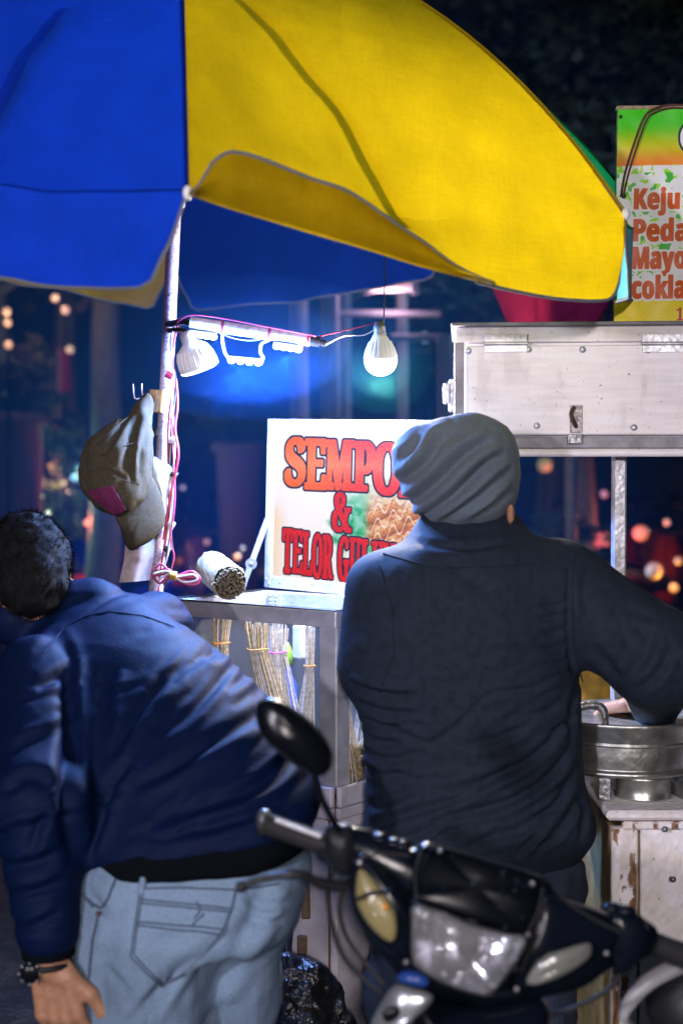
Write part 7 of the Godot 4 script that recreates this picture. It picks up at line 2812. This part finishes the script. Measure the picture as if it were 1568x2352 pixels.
	var bulbs := [
		[16, 716, 9.2, 0.0235, Color(1.0, 0.50, 0.24), 1.3, "orange lamp high at the left edge, upper of the close pair"], [18, 742, 9.2, 0.023, Color(0.9, 0.42, 0.20), 0.7, "dimmer orange lamp right below the upper one at the left edge"],
		[20, 792, 9.2, 0.0235, Color(1.0, 0.45, 0.22), 1.2, "orange lamp at the left edge, lowest of three"], [127, 684, 9.4, 0.0235, Color(1.0, 0.55, 0.28), 1.1, "orange lamp nearest the blue valance on the left"],
		[151, 712, 9.4, 0.025, Color(1.0, 0.42, 0.36), 0.8, "pinkish lamp just right of the highest orange lamp"], [161, 803, 9.2, 0.0235, Color(0.95, 0.62, 0.36), 0.8, "pale amber lamp above the red banner"],
		[20, 1050, 12.0, 0.02, Color(1.0, 0.35, 0.10), 1.5, "small orange lamp below the pink planter"], [130, 1072, 12.0, 0.06, Color(0.9, 0.38, 0.22), 0.35, "dull orange lamp low between planter and cap"],
		[94, 1140, 10.0, 0.014, Color(0.5, 1.0, 0.55), 2.4, "tiny green lamp among the parked motorbikes"], [545, 1278, 9.0, 0.018, Color(1.0, 0.42, 0.05), 2.2, "small amber lamp left of the stay arm"],
		[536, 1228, 11.0, 0.022, Color(1.0, 0.38, 0.16), 1.0, "faint orange lamp above the amber one beside the sign"], [558, 1258, 9.0, 0.012, Color(0.35, 0.6, 1.0), 1.3, "tiny bluish lamp beside the stay arm"],
		[1546, 1350, 9.0, 0.026, Color(1.0, 0.34, 0.02), 1.5, "bright orange lamp right of the aluminium post"], [1500, 1312, 9.0, 0.05, Color(1.0, 0.32, 0.04), 0.28, "wide dim orange lamp just right of the post"],
		[1556, 1288, 9.0, 0.022, Color(1.0, 0.36, 0.15), 0.6, "dim orange lamp above the bright one at the right edge"], [1386, 1135, 9.0, 0.022, Color(1.0, 0.25, 0.4), 0.6, "pinkish red lamp just left of the aluminium post"],
		[1417, 1290, 9.0, 0.016, Color(0.25, 0.6, 0.9), 0.9, "small teal lamp right beside the post"], [975, 776, 9.0, 0.028, Color(0.35, 0.75, 0.95), 0.9, "pale cyan lamp behind the hanging bulb"],
		[925, 722, 9.0, 0.035, Color(0.5, 0.75, 1.0), 0.7, "pale lamp on the tent's cross bar above the bulb"], [1250, 1068, 10.0, 0.05, Color(0.45, 0.42, 0.05), 0.35, "dim yellow green lamp under the cabinet"],
		[200, 1200, 10.0, 0.02, Color(1.0, 0.12, 0.06), 1.3, "red lamp just right of the leaning person's hair"], [110, 1180, 10.2, 0.014, Color(0.4, 0.6, 1.0), 1.0, "tiny blue white lamp above the leaning person's hair"], [1470, 1225, 9.6, 0.05, Color(1.0, 0.16, 0.05), 0.7, "wide orange red lamp right of the post"], [1384, 1240, 9.6, 0.045, Color(0.9, 0.05, 0.09), 0.6, "crimson lamp left of the post above the grey sleeve"], [420, 1120, 10.0, 0.016, Color(0.4, 0.45, 0.9), 0.7, "tiny violet lamp right of the cables"], [475, 1245, 10.0, 0.02, Color(0.8, 0.25, 0.2), 0.5, "faint reddish lamp above the wrapped skewers"], [60, 1115, 10.0, 0.02, Color(0.2, 0.7, 0.5), 0.4, "faint green lamp at the left among motorbikes"], [1530, 1200, 10.0, 0.022, Color(0.7, 0.6, 0.7), 0.4, "faint grey lamp near the right edge"], [175, 1092, 11.0, 0.016, Color(0.25, 0.5, 0.9), 0.8, "tiny blue lamp left of the cap"], [148, 1110, 11.0, 0.022, Color(1.0, 0.45, 0.25), 0.7, "small salmon lamp left of the cap's peak"]]
	var sooty := mat(Color(0.002, 0.002, 0.002), 0.95)
	sooty.metallic_specular = 0.05
	for q in bulbs:
		var c := P(q[0], q[1], q[2])
		t = thing("distant_lamp", q[6], "lamp", c, "distant lamps in the dark behind the stall")
		st = begin()
		ball(st, c, Vector3.ONE * q[3], 6, 10)
		put("bulb", st, glow_mat(q[4], q[5]), t)
		st = begin()
		rod(st, Vector3(c.x, 0, c.z - 0.01), c + Vector3(0, -q[3] * 0.9, -0.01), 0.005, 6)
		put("lamp_post", st, sooty, t)
		lamp(t, c, q[4], q[5] * q[3] * (2.2 if q[2] < 9.55 else 9.0), q[3] * 0.8)
	# --- red banner
	t = thing("red_banner", "narrow crimson banner hanging in the dark at the left", "banner", P(145, 900, 12.0))
	st = begin()
	box(st, Transform3D(Basis(), P(146, 850, 12.0)), Vector3(0.10, 0.34, 0.012), 0.003)
	put("cloth", st, mat(Color(0.55, 0.02, 0.10), 0.7), t)
	st = begin()
	rod(st, G.call(137, 12.0), P(137, 800, 12.0), 0.015, 6)
	put("banner_pole", st, steel, t)
	# --- motorbikes in rows
	var spots := [
		[70, 11.5, 2.2, Color(0.012, 0.013, 0.016), Color(0.6, 0.02, 0.02), "black motorbike parked behind the leaning person's head"], [150, 12.6, 1.9, Color(0.62, 0.012, 0.02), Color(0.6, 0.03, 0.02), "red motorbike parked between the leaning person and the cap"],
		[262, 11.2, 2.3, Color(0.01, 0.03, 0.42), Color(0.5, 0.02, 0.02), "deep blue motorbike parked behind the cable loops"], [-40, 13.0, 2.0, Color(0.03, 0.035, 0.04), Color(0.6, 0.02, 0.02), "grey motorbike parked at the far left edge"],
		[440, 12.0, 2.2, Color(0.02, 0.02, 0.03), Color(0.6, 0.02, 0.02), "dark motorbike parked just right of the pole"], [560, 11.4, 2.4, Color(0.10, 0.03, 0.09), Color(0.6, 0.02, 0.02), "plum motorbike parked left of the lit sign"],
		[660, 13.5, 2.0, Color(0.015, 0.015, 0.018), Color(0.6, 0.02, 0.02), "black motorbike parked behind the lit sign"], [1290, 11.0, 0.9, Color(0.02, 0.02, 0.025), Color(0.7, 0.02, 0.03), "black motorbike parked right behind the beanie person's shoulder"],
		[1395, 12.6, 1.1, Color(0.5, 0.01, 0.03), Color(0.7, 0.02, 0.03), "crimson motorbike parked behind the aluminium post"], [1476, 11.8, 1.0, Color(0.75, 0.09, 0.03), Color(0.7, 0.02, 0.03), "orange red motorbike parked right of the aluminium post"],
		[1560, 10.5, 0.8, Color(0.02, 0.02, 0.03), Color(0.7, 0.02, 0.03), "black motorbike parked at the right edge behind the pots"], [20, 15.0, 2.5, Color(0.03, 0.10, 0.16), Color(0.6, 0.02, 0.02), "teal motorbike parked furthest back at the left"], [210, 14.6, 2.0, Color(0.45, 0.02, 0.03), Color(0.6, 0.02, 0.02), "dark red motorbike parked furthest back left of the pole"], [1440, 14.5, 0.9, Color(0.6, 0.07, 0.02), Color(0.7, 0.02, 0.03), "rust red motorbike parked furthest back right of the post"], [500, 14.8, 2.3, Color(0.05, 0.06, 0.16), Color(0.6, 0.02, 0.02), "slate blue motorbike parked furthest back beside the planter box"], [340, 13.6, 2.1, Color(0.02, 0.025, 0.03), Color(0.6, 0.02, 0.02), "dark green motorbike parked behind the hanging paper"]]
	for q in spots:
		parked_bike("parked_motorbike", q[5], G.call(q[0], q[1]), q[2], q[3], q[4], 0)
	# --- dark wall closing the square
	t = thing("boundary_wall", "long dark plastered wall closing the square far behind", "wall", Vector3(0, 0, -19))
	st = begin()
	at_box(st, Vector3(0, 1.1, -19), Vector3(46, 2.2, 0.2), 0.02)
	put("wall", st, textured(Color(0.10, 0.11, 0.14), 0.9, m.soft, 0.6, m.fine, 0.4), t)
	st = begin()
	at_box(st, Vector3(0, 2.24, -19), Vector3(46, 0.08, 0.3), 0.02)
	put("coping", st, textured(Color(0.16, 0.16, 0.18), 0.9, m.soft, 0.6), t)
	# --- cooking haze hanging in the lamp light
	for q in [["haze", "faint blue cooking haze hanging behind the lamps", Vector3(-0.15, 1.75, -5.3), Vector3(3.0, 2.0, 2.4), 0.05, Color(0.25, 0.62, 1.0)],
			["lamp_smoke", "thin smoke spreading widely behind the LED light bar", P(640, 860, 4.75), Vector3(4.2, 2.7, 2.0), 0.032, Color(0.2, 0.55, 1.0)],
			["lamp_smoke", "thin smoke spreading behind the LED light bar", P(610, 840, 4.30), Vector3(2.6, 1.7, 1.3), 0.05, Color(0.2, 0.55, 1.0)],
			["lamp_smoke", "thicker smoke behind the LED light bar", P(590, 825, 4.08), Vector3(1.7, 1.1, 0.86), 0.05, Color(0.2, 0.55, 1.0)],
			["lamp_smoke", "smoke close round the LED light bar", P(575, 800, 3.50), Vector3(0.8, 0.34, 0.7), 0.05, Color(0.25, 0.55, 1.0)],
			["lamp_smoke", "smoke right at the LED light bar", P(570, 805, 3.34), Vector3(0.46, 0.24, 0.34), 0.09, Color(0.3, 0.55, 1.0)],
			["bulb_smoke", "thin smoke close round the hanging bulb", P(875, 840, 3.32), Vector3(0.24, 0.22, 0.24), 0.009, Color(0.3, 0.9, 1.0)],
			["bulb_smoke", "smoke right at the hanging bulb", P(875, 845, 3.28), Vector3(0.14, 0.14, 0.14), 0.02, Color(0.4, 0.9, 1.0)]]:
		var fog := FogVolume.new()
		fog.name = numbered(q[0])
		fog.shape = RenderingServer.FOG_VOLUME_SHAPE_ELLIPSOID
		fog.size = q[3]
		var fmt := FogMaterial.new()
		fmt.albedo = q[5]
		fmt.density = q[4]
		fog.material = fmt
		add_child(fog)
		fog.position = q[2]
		tag(fog, q[1], "", "", "stuff")
